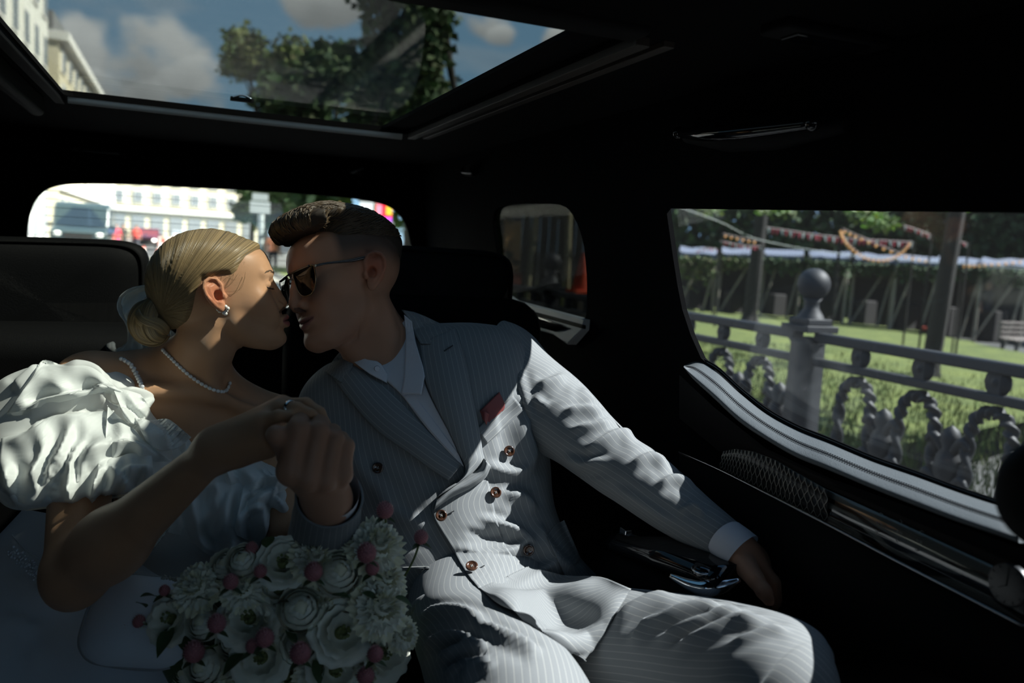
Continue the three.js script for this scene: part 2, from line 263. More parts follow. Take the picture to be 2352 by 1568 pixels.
// ---------- trees ----------
const bark = mat('tree_bark', [0.018, 0.016, 0.014], 0.95, { bumpMap: dataTex(128, 256, (x, y) => { const n = 0.5 + 0.5 * fbm(x / 6, y / 40, 3, 3); return [n, n, n]; }, false, [2, 3]), bumpScale: 0.02 });
const leafGeo = (() => { const g = new THREE.BufferGeometry(); g.setAttribute('position', new THREE.Float32BufferAttribute([0, 0, 0, 0.42, 0.08, 0.35, 0, -0.03, 1, -0.42, 0.08, 0.35, 0, -0.04, 0.5], 3)); g.setIndex([0, 1, 4, 1, 2, 4, 2, 3, 4, 3, 0, 4]); g.computeVertexNormals(); return g; })();
const leafM = { dark: mat('dark_leaves', [0.03, 0.06, 0.016], 0.8), bright: mat('bright_leaves', [0.12, 0.2, 0.025], 0.8, { transmission: 0.5 }), olive: mat('olive_leaves', [0.075, 0.1, 0.026], 0.8) };
function leaves(n, seed, place, size, m, parent, pos, name = 'foliage') {
  const R = rng(seed), im = new THREE.InstancedMesh(leafGeo, m, n), M = new THREE.Matrix4(), q = new THREE.Quaternion(), c = new THREE.Color();
  for (let i = 0; i < n; i++) { const p = place(R, i); q.setFromEuler(new THREE.Euler(R() * 6.3, R() * 6.3, R() * 6.3)); const s = size * (0.6 + 0.8 * R()); M.compose(p.sub(pos), q, V(s, s, s)); im.setMatrixAt(i, M); im.setColorAt(i, c.setRGB(0.75 + 0.5 * R(), 0.75 + 0.5 * R(), 0.7 + 0.5 * R())); }
  im.name = name; im.userData.kind = 'stuff'; sh(im); parent.add(im); return im;
}
function tree(x, z, o) { // o: base, trunkH, r, crown [[dx,dy,dz,rx,ry,rz]...], n, size, m, label
  const y0 = Y(o.base ?? -1.4), pos = V(x, y0, z), t = thing('tree', o.label, 'tree', pos, o.group), R = rng(o.seed ?? 1), lean = o.lean ?? 0;
  const pts = [V(x, y0 - 0.1, z), V(x + lean * 0.2, y0 + 0.5, z), V(x + lean * 0.5, y0 + o.trunkH * 0.6, z + 0.1), V(x + lean, y0 + o.trunkH, z)];
  part(t, 'trunk', sweep(pts, (u, a) => o.r * (1.9 - 1.9 * Math.min(1, u * 5)) * 0.45 + o.r * (1 - 0.35 * u) * (1 + 0.06 * Math.sin(a * 5 + u * 9)), 14, { n: 26 }), bark);
  for (let k = 0; k < o.crown.length; k++) { const c = o.crown[k], tip = V(x + c[0], y0 + c[1], z + c[2]), a = pts[3].clone().lerp(pts[2], 0.15 * R()); part(t, 'branch', sweep([a, a.clone().lerp(tip, 0.5).add(V((R() - 0.5) * 0.6, 0.2, (R() - 0.5) * 0.6)), tip], [o.r * 0.5, o.r * 0.3, 0.02], 7, { n: 10 }), bark); }
  leaves(o.n, (o.seed ?? 1) * 17, (R2) => { const c = o.crown[Math.floor(R2() * o.crown.length)], a = R2() * 6.2832, b = Math.acos(2 * R2() - 1), r = Math.pow(R2(), 0.42) * (0.8 + 0.35 * noise3(Math.cos(a) * 2 + c[0], Math.sin(a) * 2 + c[1], Math.cos(b) * 2)); return V(x + c[0] + c[3] * r * Math.sin(b) * Math.cos(a), y0 + c[1] + c[4] * r * Math.cos(b), z + c[2] + c[5] * r * Math.sin(b) * Math.sin(a)); }, o.size, leafM[o.m ?? 'dark'], t, pos);
  return t;
}
const blob = (h, r, seed, n = 9) => { const R = rng(seed), out = []; for (let k = 0; k < n; k++) out.push([(R() - 0.5) * r * 1.5, h + (R() - 0.35) * r * 1.8, (R() - 0.5) * r * 1.5, r * (0.45 + 0.3 * R()), r * (0.4 + 0.3 * R()), r * (0.45 + 0.3 * R())]); return out; };
// the two trunks on the lawn behind the fence
{ const a = P(1722, 735, 22), b = P(2132, 860, 11.5), hang = (t, list, n, seed) => leaves(n, seed, (R) => { const [px, py, d, r] = list[Math.floor(R() * list.length)], p = P(px, py, d), q = r * Math.cbrt(R()), u = R() * 6.283, w = 2 * R() - 1; return p.add(V(q * Math.sqrt(1 - w * w) * Math.cos(u), q * w * 0.6, q * Math.sqrt(1 - w * w) * Math.sin(u))); }, 0.11, leafM.bright, t, t.position, 'hanging_leaves');
  const ta = tree(a.x, a.z, { base: a.y - EYE - 0.1, trunkH: 7.5, r: 0.2, crown: [[0, 9, 0, 2.2, 1.2, 2.2], [-1, 8.6, 1, 1.6, 1, 1.6]], n: 1800, size: 0.22, seed: 21, label: 'tree with a straight dark trunk on the far lawn, left of the fence ball' });
  const tb = tree(b.x, b.z, { base: b.y - EYE - 0.15, trunkH: 6.5, r: 0.135, lean: 0.25, crown: [[0, 8, 0, 1.6, 0.9, 1.6], [-1, 7.6, 1, 1.2, 0.8, 1.2]], n: 2200, size: 0.17, seed: 22, label: 'tree with a leaning dark trunk close behind the iron fence' });
  hang(ta, [[1770, 478, 15, 0.3], [1800, 484, 15, 0.2], [1630, 478, 16, 0.25]], 150, 61); hang(tb, [[1975, 484, 12, 0.2], [2000, 500, 12, 0.22], [2035, 516, 12, 0.15], [2200, 482, 12, 0.12]], 190, 62); }
tree(9.6, -2.4, { base: -1.3, trunkH: 4.6, r: 0.16, crown: [[-1, 5.2, -1.6, 1.5, 0.6, 1.6], [-0.6, 5.4, 0.4, 1.2, 0.7, 1.3], [-0.9, 5.1, -3.4, 1.3, 0.6, 1.3]], n: 5200, size: 0.16, seed: 23, label: 'tree on the near lawn past the right edge of the side window' });
// boulevard trees seen through the sunroof and the rear window
tree(5.2, -60, { trunkH: 7, r: 0.4, crown: blob(10.6, 2.7, 31, 12), n: 7000, size: 0.4, seed: 31, m: 'olive', label: 'round tree far down the street, showing its crown in the sunroof' });
tree(5.6, -43, { trunkH: 5, r: 0.3, crown: blob(5.6, 1.9, 32, 10), n: 5000, size: 0.32, seed: 32, label: 'lower dark tree between the round tree and the tall trunk' });
tree(5.9, -22, { trunkH: 9, r: 0.42, crown: [[-0.3, 4.6, 0.9, 0.9, 2.2, 0.5], [-0.2, 7.4, 0.9, 0.9, 2.2, 0.5], [-1.1, 6.2, 0, 1.1, 1.6, 1.1], [-1.2, 8.2, 0.4, 1.2, 1.5, 1.3], [-0.8, 4.3, -0.6, 1.0, 1.2, 1.0], [0.9, 5.2, -1, 1.1, 1.1, 1.1], [1.3, 3.9, 0, 1.4, 1.1, 1.4], [0.3, 9.5, 0, 1.6, 1.2, 1.6], [-1.6, 3.6, 0, 1.5, 1, 1.5]], n: 10500, size: 0.24, seed: 33, label: 'tall tree with a thick dark trunk, seen up through the sunroof' });
tree(8.7, -22.5, { trunkH: 3.6, r: 0.2, crown: [[0, 4.2, 0, 1.3, 1.1, 1.3], [-1, 4.9, 0, 0.8, 0.9, 0.8], [0.9, 4.4, 0.4, 1.0, 0.8, 1.0], [-0.4, 3.4, 0, 1.8, 1, 1.8]], n: 3600, size: 0.2, seed: 34, label: 'small feathery tree right of the tall trunk in the sunroof' });
tree(7.9, -13.6, { trunkH: 3.9, r: 0.15, crown: [[0.5, 4.75, 0, 0.7, 0.4, 0.7], [0.9, 5.1, 0.3, 0.6, 0.45, 0.6]], n: 900, size: 0.15, seed: 35, label: 'leafy branch of a tree at the right corner of the sunroof' });
for (let k = 0; k < 5; k++) tree([5.4, 6.4, 7.2, 6.2, 9][k], [-30, -52, -70, -84, -34][k], { trunkH: 3.2, r: 0.28, crown: blob(4.4, 2.6, 41 + k, 9), n: 4200, size: 0.4, seed: 41 + k, label: ['dark green tree beside the street sign in the rear window', 'second dark green tree behind the street sign', 'third dark green tree farther down the boulevard', 'farthest dark green tree of the boulevard', 'dark green tree behind the bright posters'][k], group: 'boulevard trees' });

// ---------- buildings ----------
function facade(name, label, place, w, h, cols, rows, m, opt = {}) { // place(u, v, depth): u along, v up
  const o = new THREE.Group(); o.name = numbered(name); scene.add(o); tag(o, label, 'building');
  const q = (u0, u1, v0, v1, d0, d1) => { const g = plain(u1 - u0, v1 - v0, d1 - d0, (u0 + u1) / 2, (v0 + v1) / 2, (d0 + d1) / 2), p = g.attributes.position; for (let i = 0; i < p.count; i++) { const s = place(p.getX(i), p.getY(i), p.getZ(i)); p.setXYZ(i, s.x, s.y, s.z); } g.computeVertexNormals(); return g; };
  part(o, 'wall', q(0, w, 0, h, -6, 0), m);
  part(o, 'cornice', q(-0.2, w + 0.2, h, h + 0.7, -6, 0.7), opt.trim ?? m);
  part(o, 'roof', q(-0.1, w + 0.1, h + 0.7, h + 2.2, -6, -0.4), opt.roof ?? m);
  part(o, 'cornice', q(0, w, 4.2, 4.6, 0, 0.35), opt.trim ?? m);
  const pw = w / cols, ph = (h - 5.2) / rows, glassM = opt.glass;
  const seenFrom = opt.from ?? 0;
  for (let i = 0; i < cols; i++) { for (let j = 0; j < rows; j++) { const u = (i + 0.5) * pw, v = 5.2 + (j + 0.5) * ph; if (u < seenFrom) continue; const f = part(o, 'window', q(u - pw * 0.26, u + pw * 0.26, v - ph * 0.34, v + ph * 0.34, 0, 0.12), opt.trim ?? m); part(f, 'pane', q(u - pw * 0.2, u + pw * 0.2, v - ph * 0.28, v + ph * 0.26, 0.1, 0.16), glassM); }
    const u = (i + 0.5) * pw; if (u >= seenFrom) part(o, 'shop_window', q(u - pw * 0.34, u + pw * 0.34, 0.5, 3.6, 0, 0.1), glassM); }
  return o;
}
const paneM = mat('house_window_glass', [0.28, 0.3, 0.31], 0.25), white = mat('white_stucco', [0.78, 0.78, 0.72], 0.9), cream = mat('cream_stucco', [0.75, 0.68, 0.5], 0.9), trimW = mat('white_trim', [0.82, 0.81, 0.77], 0.9), zinc = mat('zinc_roof', [0.2, 0.2, 0.2], 0.6), greyStucco = mat('grey_stucco', [0.3, 0.31, 0.31], 0.9);
const leftSide = (x, z0) => (u, v, d) => V(x + d, v, z0 - u);
facade('apartment_house', 'long white house front along the left side of the street', leftSide(-9.8, -22), 52, 19.5, 13, 4, white, { trim: trimW, glass: paneM, roof: zinc });
facade('apartment_house', 'second white house front farther down the left side of the street', leftSide(-9.4, -77), 60, 16, 14, 4, cream, { trim: trimW, glass: paneM, roof: zinc });
facade('apartment_house', 'pale yellow house closing the far end of the street', (u, v, d) => V(-14 + u, v, -150 + d), 26, 20, 9, 5, cream, { trim: trimW, glass: paneM, roof: zinc });
facade('market_hall', 'dark grey building behind the market stalls and the lawn', (u, v, d) => V(62 - u * 0.35 - d, v - 1, -66 + u), 80, 22, 12, 3, mat('dark_grey_stucco', [0.12, 0.125, 0.13], 0.9), { trim: mat('dark_awning', [0.03, 0.035, 0.04], 0.8), glass: paneM });
// ---------- street life in the rear window ----------
function car(x, z, s, label, body, lights) { // seen from its front, facing +z
  const t = thing(s.name, label, s.kind ?? 'car', V(x, 0, z)), B = mat(body.name, body.c, 0.3, { clearcoat: 1 }), D = mat('tyre_rubber', [0.02, 0.02, 0.02], 0.9), G = mat('dark_car_glass', [0.02, 0.03, 0.04], 0.08), L = mat('headlamp_glass', [0.9, 0.9, 0.85], 0.1, { emissive: new THREE.Color(1, 0.95, 0.85), emissiveIntensity: lights ? 4 : 0.1 });
  const w = s.w, h = s.h, l = s.l, hb = s.hood;
  const prof = [[l / 2, 0.35], [l / 2, hb * 0.9], [l / 2 - 0.15, hb], [l / 2 - s.nose, hb + 0.08], [l / 2 - s.nose - s.rake, h - 0.12], [l / 2 - s.nose - s.rake - 0.25, h], [-l / 2 + 0.3, h - 0.03], [-l / 2, h * 0.7], [-l / 2, 0.35]];
  part(t, 'body', slab(roundedPoly(prof, 0.12, 3), [], w - 0.16, (a, b, c) => V(x + c - w / 2 + 0.08, b, z + a), 0.08), B);
  const ws = [[l / 2 - s.nose - 0.02, hb + 0.12], [l / 2 - s.nose - s.rake - 0.02, h - 0.14]];
  part(t, 'windscreen', grid([0, 1].map((k) => [0, 0.5, 1].map((u) => V(x + (u - 0.5) * (w - 0.3 - k * 0.15), ws[k][1], z + ws[k][0] + 0.1 + (u === 0.5 ? 0.05 : 0))))), G);
  for (const sx of [-1, 1]) { part(t, 'side_window', plain(0.03, h - hb - 0.3, l * 0.55, x + sx * (w / 2 + 0.005), (h + hb) / 2 + 0.02, z - l * 0.1), G);
    for (const dz of [0.32, -0.3]) part(t, 'wheel', new THREE.CylinderGeometry(0.34, 0.34, 0.22, 20).rotateZ(Math.PI / 2).translate(x + sx * (w / 2 - 0.1), 0.34, z + dz * l), D);
    part(t, 'headlamp', new THREE.SphereGeometry(0.13, 12, 8).scale(1.2, 0.8, 0.5).translate(x + sx * (w / 2 - 0.28), hb - 0.16, z + l / 2 + 0.04), L);
    part(t, 'mirror', box(0.2, 0.14, 0.1, x + sx * (w / 2 + 0.12), hb + 0.2, z + l / 2 - s.nose - 0.3), B); }
  part(t, 'bumper', box(w, 0.25, 0.2, x, 0.42, z + l / 2), mat('dark_bumper', [0.03, 0.03, 0.03], 0.6)); part(t, 'grille', box(w * 0.5, 0.18, 0.05, x, hb - 0.2, z + l / 2 + 0.08), D);
}
const van = { name: 'van', kind: 'van', w: 2.1, h: 2.35, l: 5, hood: 1.25, nose: 0.7, rake: 0.6 }, sed = { name: 'car', w: 1.8, h: 1.45, l: 4.4, hood: 0.85, nose: 1.1, rake: 0.7 };
{ const a = P(196, 535, 36); car(a.x, a.z, van, 'dark green van with a wide windscreen behind the left headrest', { name: 'dark_green_paint', c: [0.03, 0.045, 0.045] }, false);
  const b = P(336, 535, 62); car(b.x, b.z, sed, 'dark red car with lit headlamps coming down the street', { name: 'dark_red_paint', c: [0.12, 0.015, 0.02] }, true);
  const c = P(448, 532, 95); car(c.x, c.z, sed, 'small dark blue car far down the street by the trees', { name: 'blue_paint', c: [0.03, 0.05, 0.11] }, false);
  const e = P(412, 530, 110); car(e.x, e.z, sed, 'farthest grey car at the end of the street', { name: 'grey_paint', c: [0.25, 0.27, 0.3] }, false); }
const coneO = mat('traffic_cone_orange', [0.8, 0.09, 0.03], 0.6), coneW = mat('cone_white_band', [0.85, 0.85, 0.82], 0.6);
function cone(px, d, label) { const p = P(px, 560, d), t = thing('traffic_cone', label, 'cone', V(p.x, 0, p.z), 'traffic cones on the road');
  const L = (a) => lathe(a, 20).translate(p.x, 0, p.z);
  part(t, 'base', box(0.42, 0.05, 0.42, p.x, 0.03, p.z), coneO); part(t, 'cone', L([[0.17, 0.05], [0.03, 0.78], [0, 0.79]]), coneO); part(t, 'band', L([[0.128, 0.28], [0.088, 0.48]].map(([r, y]) => [r + 0.004, y])), coneW); part(t, 'band', L([[0.07, 0.58], [0.05, 0.68]].map(([r, y]) => [r + 0.004, y])), coneW); }
cone(306, 27, 'orange traffic cone nearest the car, right of the left headrest'); cone(330, 34, 'orange traffic cone second from the headrest'); cone(366, 52, 'orange traffic cone third along the road'); cone(384, 70, 'farthest small orange traffic cone on the road');
// red and white road barriers
{ const r = mat('barrier_red', [0.75, 0.1, 0.07], 0.6), w = mat('barrier_white', [0.85, 0.85, 0.83], 0.6);
  [[392, 75], [418, 88]].forEach(([px, d], i) => { const p = P(px, 540, d), t = thing('road_barrier', ['nearer red and white road barrier beyond the cones', 'farther red and white road barrier by the trees'][i], 'barrier', V(p.x, 0, p.z), 'red and white road barriers');
    for (let k = 0; k < 6; k++) part(t, 'segment', box(0.34, 0.5, 0.3, p.x - 1 + k * 0.36, 0.5, p.z), k % 2 ? r : w); part(t, 'foot', box(2.2, 0.2, 0.5, p.x - 0.1, 0.12, p.z), w); }); }
// distant walkers
function walker(p, h, label, top, legs, name = 'person') {
  const t = thing(name, label, 'person', V(p.x, p.y, p.z)), s = h / 1.75, S = mat('skin_far', [0.35, 0.2, 0.14], 0.7), hair = mat('hair_far', [0.03, 0.02, 0.015], 0.8);
  const f = (q) => { const sd = (a, b, r0, r1) => { const ab = b.clone().sub(a), ap = q.clone().sub(a), u = clamp(ap.dot(ab) / ab.lengthSq()); return ap.addScaledVector(ab, -u).length() - lerp(r0, r1, u); }; const A = (x, y, z) => V(x, y, z);
    let d = sd(A(0, 1.56, 0), A(0, 1.66, 0.01), 0.085, 0.09); const U = (e, k = 0.05) => { const g = clamp(0.5 + (0.5 * (e - d)) / k); d = lerp(e, d, g) - k * g * (1 - g); };
    U(sd(A(0, 1.38, 0), A(0, 1.55, 0), 0.06, 0.055)); U(sd(A(-0.14, 1.36, 0), A(0.14, 1.36, 0), 0.085, 0.085), 0.08); U(sd(A(0, 1.28, 0), A(0, 0.95, 0), 0.15, 0.14), 0.1);
    for (const k of [-1, 1]) { U(sd(A(k * 0.18, 1.38, 0), A(k * 0.25, 1.1, -0.03), 0.05, 0.042)); U(sd(A(k * 0.25, 1.1, -0.03), A(k * 0.25, 0.84, 0.06), 0.04, 0.035)); U(sd(A(k * 0.09, 0.92, 0), A(k * 0.1, 0.5, k * 0.08), 0.095, 0.06)); U(sd(A(k * 0.1, 0.5, k * 0.08), A(k * 0.1, 0.08, k * 0.12), 0.06, 0.045)); U(sd(A(k * 0.1, 0.05, k * 0.12 - 0.03), A(k * 0.1, 0.04, k * 0.12 + 0.14), 0.05, 0.04)); }
    return d; };
  const g = surfaceNet(f, V(-0.4, -0.02, -0.3), V(0.4, 1.8, 0.3), 0.035);
  const c = new Float32Array(g.attributes.position.count * 3); for (let i = 0; i < c.length / 3; i++) { const y = g.attributes.position.getY(i), x = Math.abs(g.attributes.position.getX(i)); const k = y > 1.66 ? hair.color : y > 1.47 || (x > 0.2 && y < 1.12) ? S.color : y > 0.92 ? top : legs; c[i * 3] = k.r; c[i * 3 + 1] = k.g; c[i * 3 + 2] = k.b; }
  g.setAttribute('color', new THREE.BufferAttribute(c, 3)); g.scale(s, s, s); g.userData.local = true;
  part(t, 'body', g, mat('far_walker', 0xffffff, 0.8, { vertexColors: true }));
}
{ const k = (a) => new THREE.Color(...a); const at0 = (px, d) => { const p = P(px, 540, d); p.y = 0; return p; };
  walker(at0(266, 40), 1.7, 'person in a red top and blue trousers beside the dark van', k([0.6, 0.05, 0.08]), k([0.05, 0.09, 0.3]));
  walker(at0(283, 44), 1.7, 'person in dark clothes walking beside the person in red', k([0.04, 0.035, 0.03]), k([0.05, 0.05, 0.05]));
  walker(at0(313, 50), 1.72, 'person in a bright red jacket near the traffic cones', k([0.7, 0.08, 0.06]), k([0.06, 0.06, 0.08]));
  walker(at0(628, 33), 1.75, 'person in an orange top by the sign post', k([0.6, 0.22, 0.12]), k([0.03, 0.03, 0.04]));
  const q = P(2195, 765, 25.5); q.y = Y(-1.75); walker(q, 1.62, 'person in a white shirt and dark trousers walking past the market stalls', k([0.75, 0.75, 0.8]), k([0.02, 0.02, 0.03]));
  const q2 = P(2255, 790, 24); q2.y = Y(-1.75); walker(q2, 1.75, 'person in dark clothes right of the person in a white shirt', k([0.03, 0.03, 0.04]), k([0.02, 0.02, 0.03])); }
// street sign
{ const p = P(597, 600, 24), t = thing('street_sign', 'grey sign panel on a thick post behind the couple', 'sign', V(p.x, 0, p.z)), g = mat('sign_back_grey', [0.33, 0.36, 0.36], 0.5, { metalness: 0.3 });
  const c = P(597, 472, 24); part(t, 'post', cyl(V(p.x, 0, p.z), V(p.x, c.y - 0.25, p.z), 0.09, 0.085, 14), g); part(t, 'panel', box(0.56, 0.34, 0.04, c.x, c.y - 0.06, c.z + 0.06), g); part(t, 'panel', box(0.44, 0.2, 0.04, c.x, c.y + 0.24, c.z + 0.06), g); part(t, 'bracket', box(0.3, 0.06, 0.14, c.x, c.y - 0.06, c.z), g); }
// bright posters and lit shop windows between the trees
{ const mk = (px0, py0, px1, py1, d, m, name, label, cat) => { const a = P(px0, py0, d), b = P(px1, py1, d), w = a.distanceTo(P(px1, py0, d)), h = a.distanceTo(P(px0, py1, d)), c = a.clone().lerp(b, 0.5), o = thing(name, label, cat, c.clone());
    part(o, 'panel', box(w, h, 0.08, c.x, c.y, c.z, 0.02), m); part(o, 'frame', merge([box(w + 0.1, 0.06, 0.12, c.x, c.y + h / 2, c.z), box(w + 0.1, 0.06, 0.12, c.x, c.y - h / 2, c.z)]), greyStucco); part(o, 'post', cyl(V(c.x, 0, c.z - 0.1), V(c.x, c.y, c.z - 0.1), 0.05), greyStucco); };
  const poster = dataTex(64, 64, (x, y) => { const v = y / 63, u = x / 63; if (v < 0.3) return [0.6, 0.25, 0.75]; if (u > 0.62 && v > 0.4) return [0.75 - 0.2 * noise3(x / 7, y / 7, 1), 0.6, 0.1]; return u < 0.35 ? [0.98, 0.45, 0.55] : [0.92, 0.05, 0.18]; });
  mk(826, 462, 857, 530, 22, mat('white_poster', [0.85, 0.85, 0.88], 0.7, { emissive: new THREE.Color(0.5, 0.5, 0.52) }), 'poster_stand', 'bright white poster stand above the man hair, left of the red poster', 'poster');
  mk(862, 466, 900, 512, 21, mat('red_and_violet_poster', 0xffffff, 0.7, { map: poster, emissive: new THREE.Color(0.55, 0.55, 0.55), emissiveMap: poster }), 'poster_stand', 'red, yellow and violet poster at the right end of the rear window', 'poster');
  const warm = mat('lit_yellow_window', [0.8, 0.6, 0.3], 0.7, { emissive: new THREE.Color(0.75, 0.5, 0.2) });
  mk(726, 452, 750, 500, 34, warm, 'light_box', 'left of two warm yellow light boxes above the man hair', 'light box'); mk(758, 452, 786, 500, 34, warm, 'light_box', 'right of two warm yellow light boxes above the man hair', 'light box'); }
// ---------- market across the lawn ----------
{ const canvasM = mat('pale_blue_canopy', [0.13, 0.15, 0.2], 0.9), pole = mat('pale_wood', [0.2, 0.18, 0.14], 0.8), hed = leafM.dark, wood = mat('stall_boards', [0.025, 0.022, 0.02], 0.9);
  const spots = [[1605, 583, 26], [1700, 585, 26], [1800, 588, 26], [1905, 592, 25], [2010, 598, 25], [2110, 603, 24], [2205, 607, 24], [2310, 611, 23]];
  spots.forEach(([px, py, d], i) => { const c = P(px, py, d), yb = Y(-1.75), t = thing('market_stall', ['first', 'second', 'third', 'fourth', 'fifth', 'sixth', 'seventh', 'last'][i] + ' market stall with a pale canopy from the left side of the window', 'stall', V(c.x, yb, c.z), 'market stalls');
    const r = frameAt(px, py).r.clone(); r.y = 0; r.normalize(); const b = V(r.z, 0, -r.x), at = (u, y, v) => V(c.x, 0, c.z).addScaledVector(r, u).addScaledVector(b, v).setY(y);
    const cy = c.y, rows = [-0.9, -0.4, 0.2, 0.7].map((v, k) => [-0.58, -0.25, 0.1, 0.58].map((u) => at(u, cy + [0, 0.12, 0.2, 0.1][k] + 0.03 * Math.sin(u * 9 + i), v)));
    part(t, 'canopy', grid(rows), canvasM); part(t, 'valance', grid([0, 1].map((k) => [-0.58, -0.35, -0.1, 0.25, 0.58].map((u) => at(u, cy - 0.17 * k, -0.9)))), canvasM);
    for (const u of [-0.54, 0.54]) for (const v of [-0.85, 0.6]) part(t, 'post', cyl(at(u, yb, v), at(u, cy + 0.05, v), 0.035, 0.035, 8), pole);
    part(t, 'brace', cyl(at(-0.6, yb, -0.8), at(0.1 + 0.3 * Math.sin(i * 2), cy - 0.1, -0.8), 0.03, 0.03, 8), pole); part(t, 'brace', cyl(at(0.2, yb, -0.9), at(0.55, cy - 0.1, -0.9), 0.03, 0.03, 8), pole);
    part(t, 'counter', box(0.5, 0.9, 0.4, ...at(-0.1, yb + 0.45, 0.4).toArray()), wood); part(t, 'back_board', merge([grid([0, 1].map((k) => [-0.55, 0.55].map((u) => at(u, lerp(yb, cy, k), 0.65))))]), wood);
    leaves(420, 300 + i, (R) => at((R() - 0.5) * 1.1, cy - 0.12 - R() * R() * (i === 0 ? 1.1 : 0.45), -0.8 - 0.3 * R()), 0.12, i < 2 ? leafM.olive : hed, t, V(c.x, yb, c.z), 'garland'); });
  // hedge behind
  const hp = P(1950, 640, 31); const hd = thing('hedge', 'dark hedge running behind the market stalls', 'hedge', V(hp.x, Y(-1.75), hp.z));
  part(hd, 'branches', plain(1, 1, 1, hp.x, Y(-1.2), hp.z), bark); leaves(26000, 77, (R) => { const px = 1480 + R() * 1000, d = 29 + 4 * R(); const p = P(px, 600, d); p.y = Y(-1.8 + R() * 5.4); return p; }, 0.3, hed, hd, V(hp.x, Y(-1.75), hp.z));
  // bunting
  const red = mat('pink_red_pennant', [0.8, 0.1, 0.16], 0.8, { transmission: 0.5 }), wh = mat('white_pennant', [0.9, 0.86, 0.88], 0.8, { transmission: 0.5 }), cord = mat('cord', [0.5, 0.4, 0.4], 0.8);
  [[[1762, 522], [1930, 545], [2100, 556], 17, 34, 'long red and white bunting in front of the market'], [[1655, 553], [1700, 562], [1750, 566], 19, 14, 'short red and white bunting left of the first trunk'], [[2076, 518], [2110, 528], [2140, 540], 15, 9, 'white and red bunting hanging left of the leaning trunk'], [[2172, 545], [2195, 552], [2225, 560], 15, 9, 'pink bunting right of the leaning trunk'], [[1596, 578], [1620, 570], [1650, 572], 20, 10, 'pale bunting at the left edge of the side window']].forEach(([a, b, c, d, n, label]) => {
    const A = P(a[0], a[1], d), B = P(b[0], b[1], d), C = P(c[0], c[1], d), cv = new THREE.CatmullRomCurve3([A, B, C]), t = thing('bunting', label, 'bunting', B.clone());
    part(t, 'string', sweep([A, B, C], 0.008, 5, { n: 24 }), cord); part(t, 'pole', cyl(V(C.x, Y(-1.75), C.z), V(C.x, C.y + 0.03, C.z), 0.022, 0.018, 7), bark); const s = (A.distanceTo(C) / n) * 0.9;
    for (let i = 0; i < n; i++) { const p = cv.getPoint((i + 0.1) / n), q = cv.getPoint((i + 0.9) / n), m = p.clone().lerp(q, 0.5); m.y -= s * 1.7; m.x += 0.02 * Math.sin(i * 5); m.z += 0.03 * Math.sin(i * 3); const g = new THREE.BufferGeometry(); g.setAttribute('position', new THREE.Float32BufferAttribute([p.x, p.y, p.z, q.x, q.y, q.z, m.x, m.y, m.z], 3)); g.computeVertexNormals(); part(t, 'pennant', g, (i * 7) % 5 < 2 ? wh : red); } });
  // string lights
  const bulbM = mat('amber_bulb', [0.6, 0.3, 0.1], 0.3, { emissive: new THREE.Color(0.9, 0.42, 0.14), emissiveIntensity: 0.4 }), bulbG = new THREE.SphereGeometry(0.026, 8, 6);
  [[[[1931, 524], [1935, 538], [1955, 565], [1990, 588], [2035, 592], [2068, 578], [2092, 552]], 16, 24, 'looping string of amber bulbs between the trunks'], [[[1934, 524], [1975, 542], [2030, 566], [2085, 586], [2134, 596]], 16, 13, 'slanting string of amber bulbs crossing the bunting'], [[[2210, 606], [2260, 604], [2330, 598], [2400, 590]], 16, 13, 'string of amber bulbs right of the leaning trunk'], [[[1660, 536], [1700, 545], [1740, 553]], 18, 6, 'short string of amber bulbs left of the first trunk']].forEach(([pp, d, n, label]) => {
    const pts = pp.map(([x, y]) => P(x, y, d)), cv = new THREE.CatmullRomCurve3(pts), t = thing('string_lights', label, 'string lights', pts[1].clone());
    part(t, 'cable', sweep(pts, 0.006, 5, { n: 30 }), cord); { const C = pts[0]; part(t, 'pole', cyl(V(C.x, Y(-1.75), C.z), V(C.x, C.y + 0.03, C.z), 0.02, 0.016, 7), bark); }
    for (let i = 0; i < n; i++) { const p = cv.getPoint((i + 0.5) / n); p.y -= 0.05; part(t, 'bulb', bulbG.clone().translate(p.x, p.y, p.z), bulbM); } });
  solo('cable', sweep([P(1545, 470, 9), P(1650, 508, 10), P(1755, 553, 12), P(1950, 585, 13), P(2420, 622, 13)], 0.005, 6, { n: 40 }), mat('pale_cable', [0.35, 0.38, 0.36], 0.7), 'thin pale cable sagging across the side window view', 'cable');
  // bench
  const bp = P(2340, 800, 19), bn = thing('bench', 'wooden park bench on the path at the right edge of the window', 'bench', V(bp.x, Y(-1.7), bp.z)), bw = mat('bench_slats', [0.2, 0.17, 0.15], 0.8);
  for (let k = 0; k < 4; k++) part(bn, 'slat', box(1.4, 0.05, 0.08, bp.x + 0.4, Y(-1.28 + k * 0.11), bp.z - 0.3), bw); for (let k = 0; k < 3; k++) part(bn, 'slat', box(1.4, 0.04, 0.1, bp.x + 0.4, Y(-1.32), bp.z - 0.2 + k * 0.13), bw);
  for (const s of [-0.55, 0.55]) part(bn, 'leg', merge([box(0.06, 0.45, 0.06, bp.x + 0.4 + s, Y(-1.55), bp.z + 0.05), box(0.06, 0.85, 0.06, bp.x + 0.4 + s, Y(-1.35), bp.z - 0.3)]), iron);
  // plank shed in the quarter window
  const sd = P(1250, 560, 13), yb = Y(-1.5), shed = thing('plank_shed', 'grey plank shed with slanting poles behind the fence', 'shed', V(sd.x, yb, sd.z)), fr = frameAt(1250, 560).r.clone().setY(0).normalize(), R = rng(88);
  const tone = [0, 1, 2].map((k) => mat('shed_plank_' + 'abc'[k], [0.05 + 0.02 * k, 0.043 + 0.016 * k, 0.034 + 0.01 * k], 0.9));
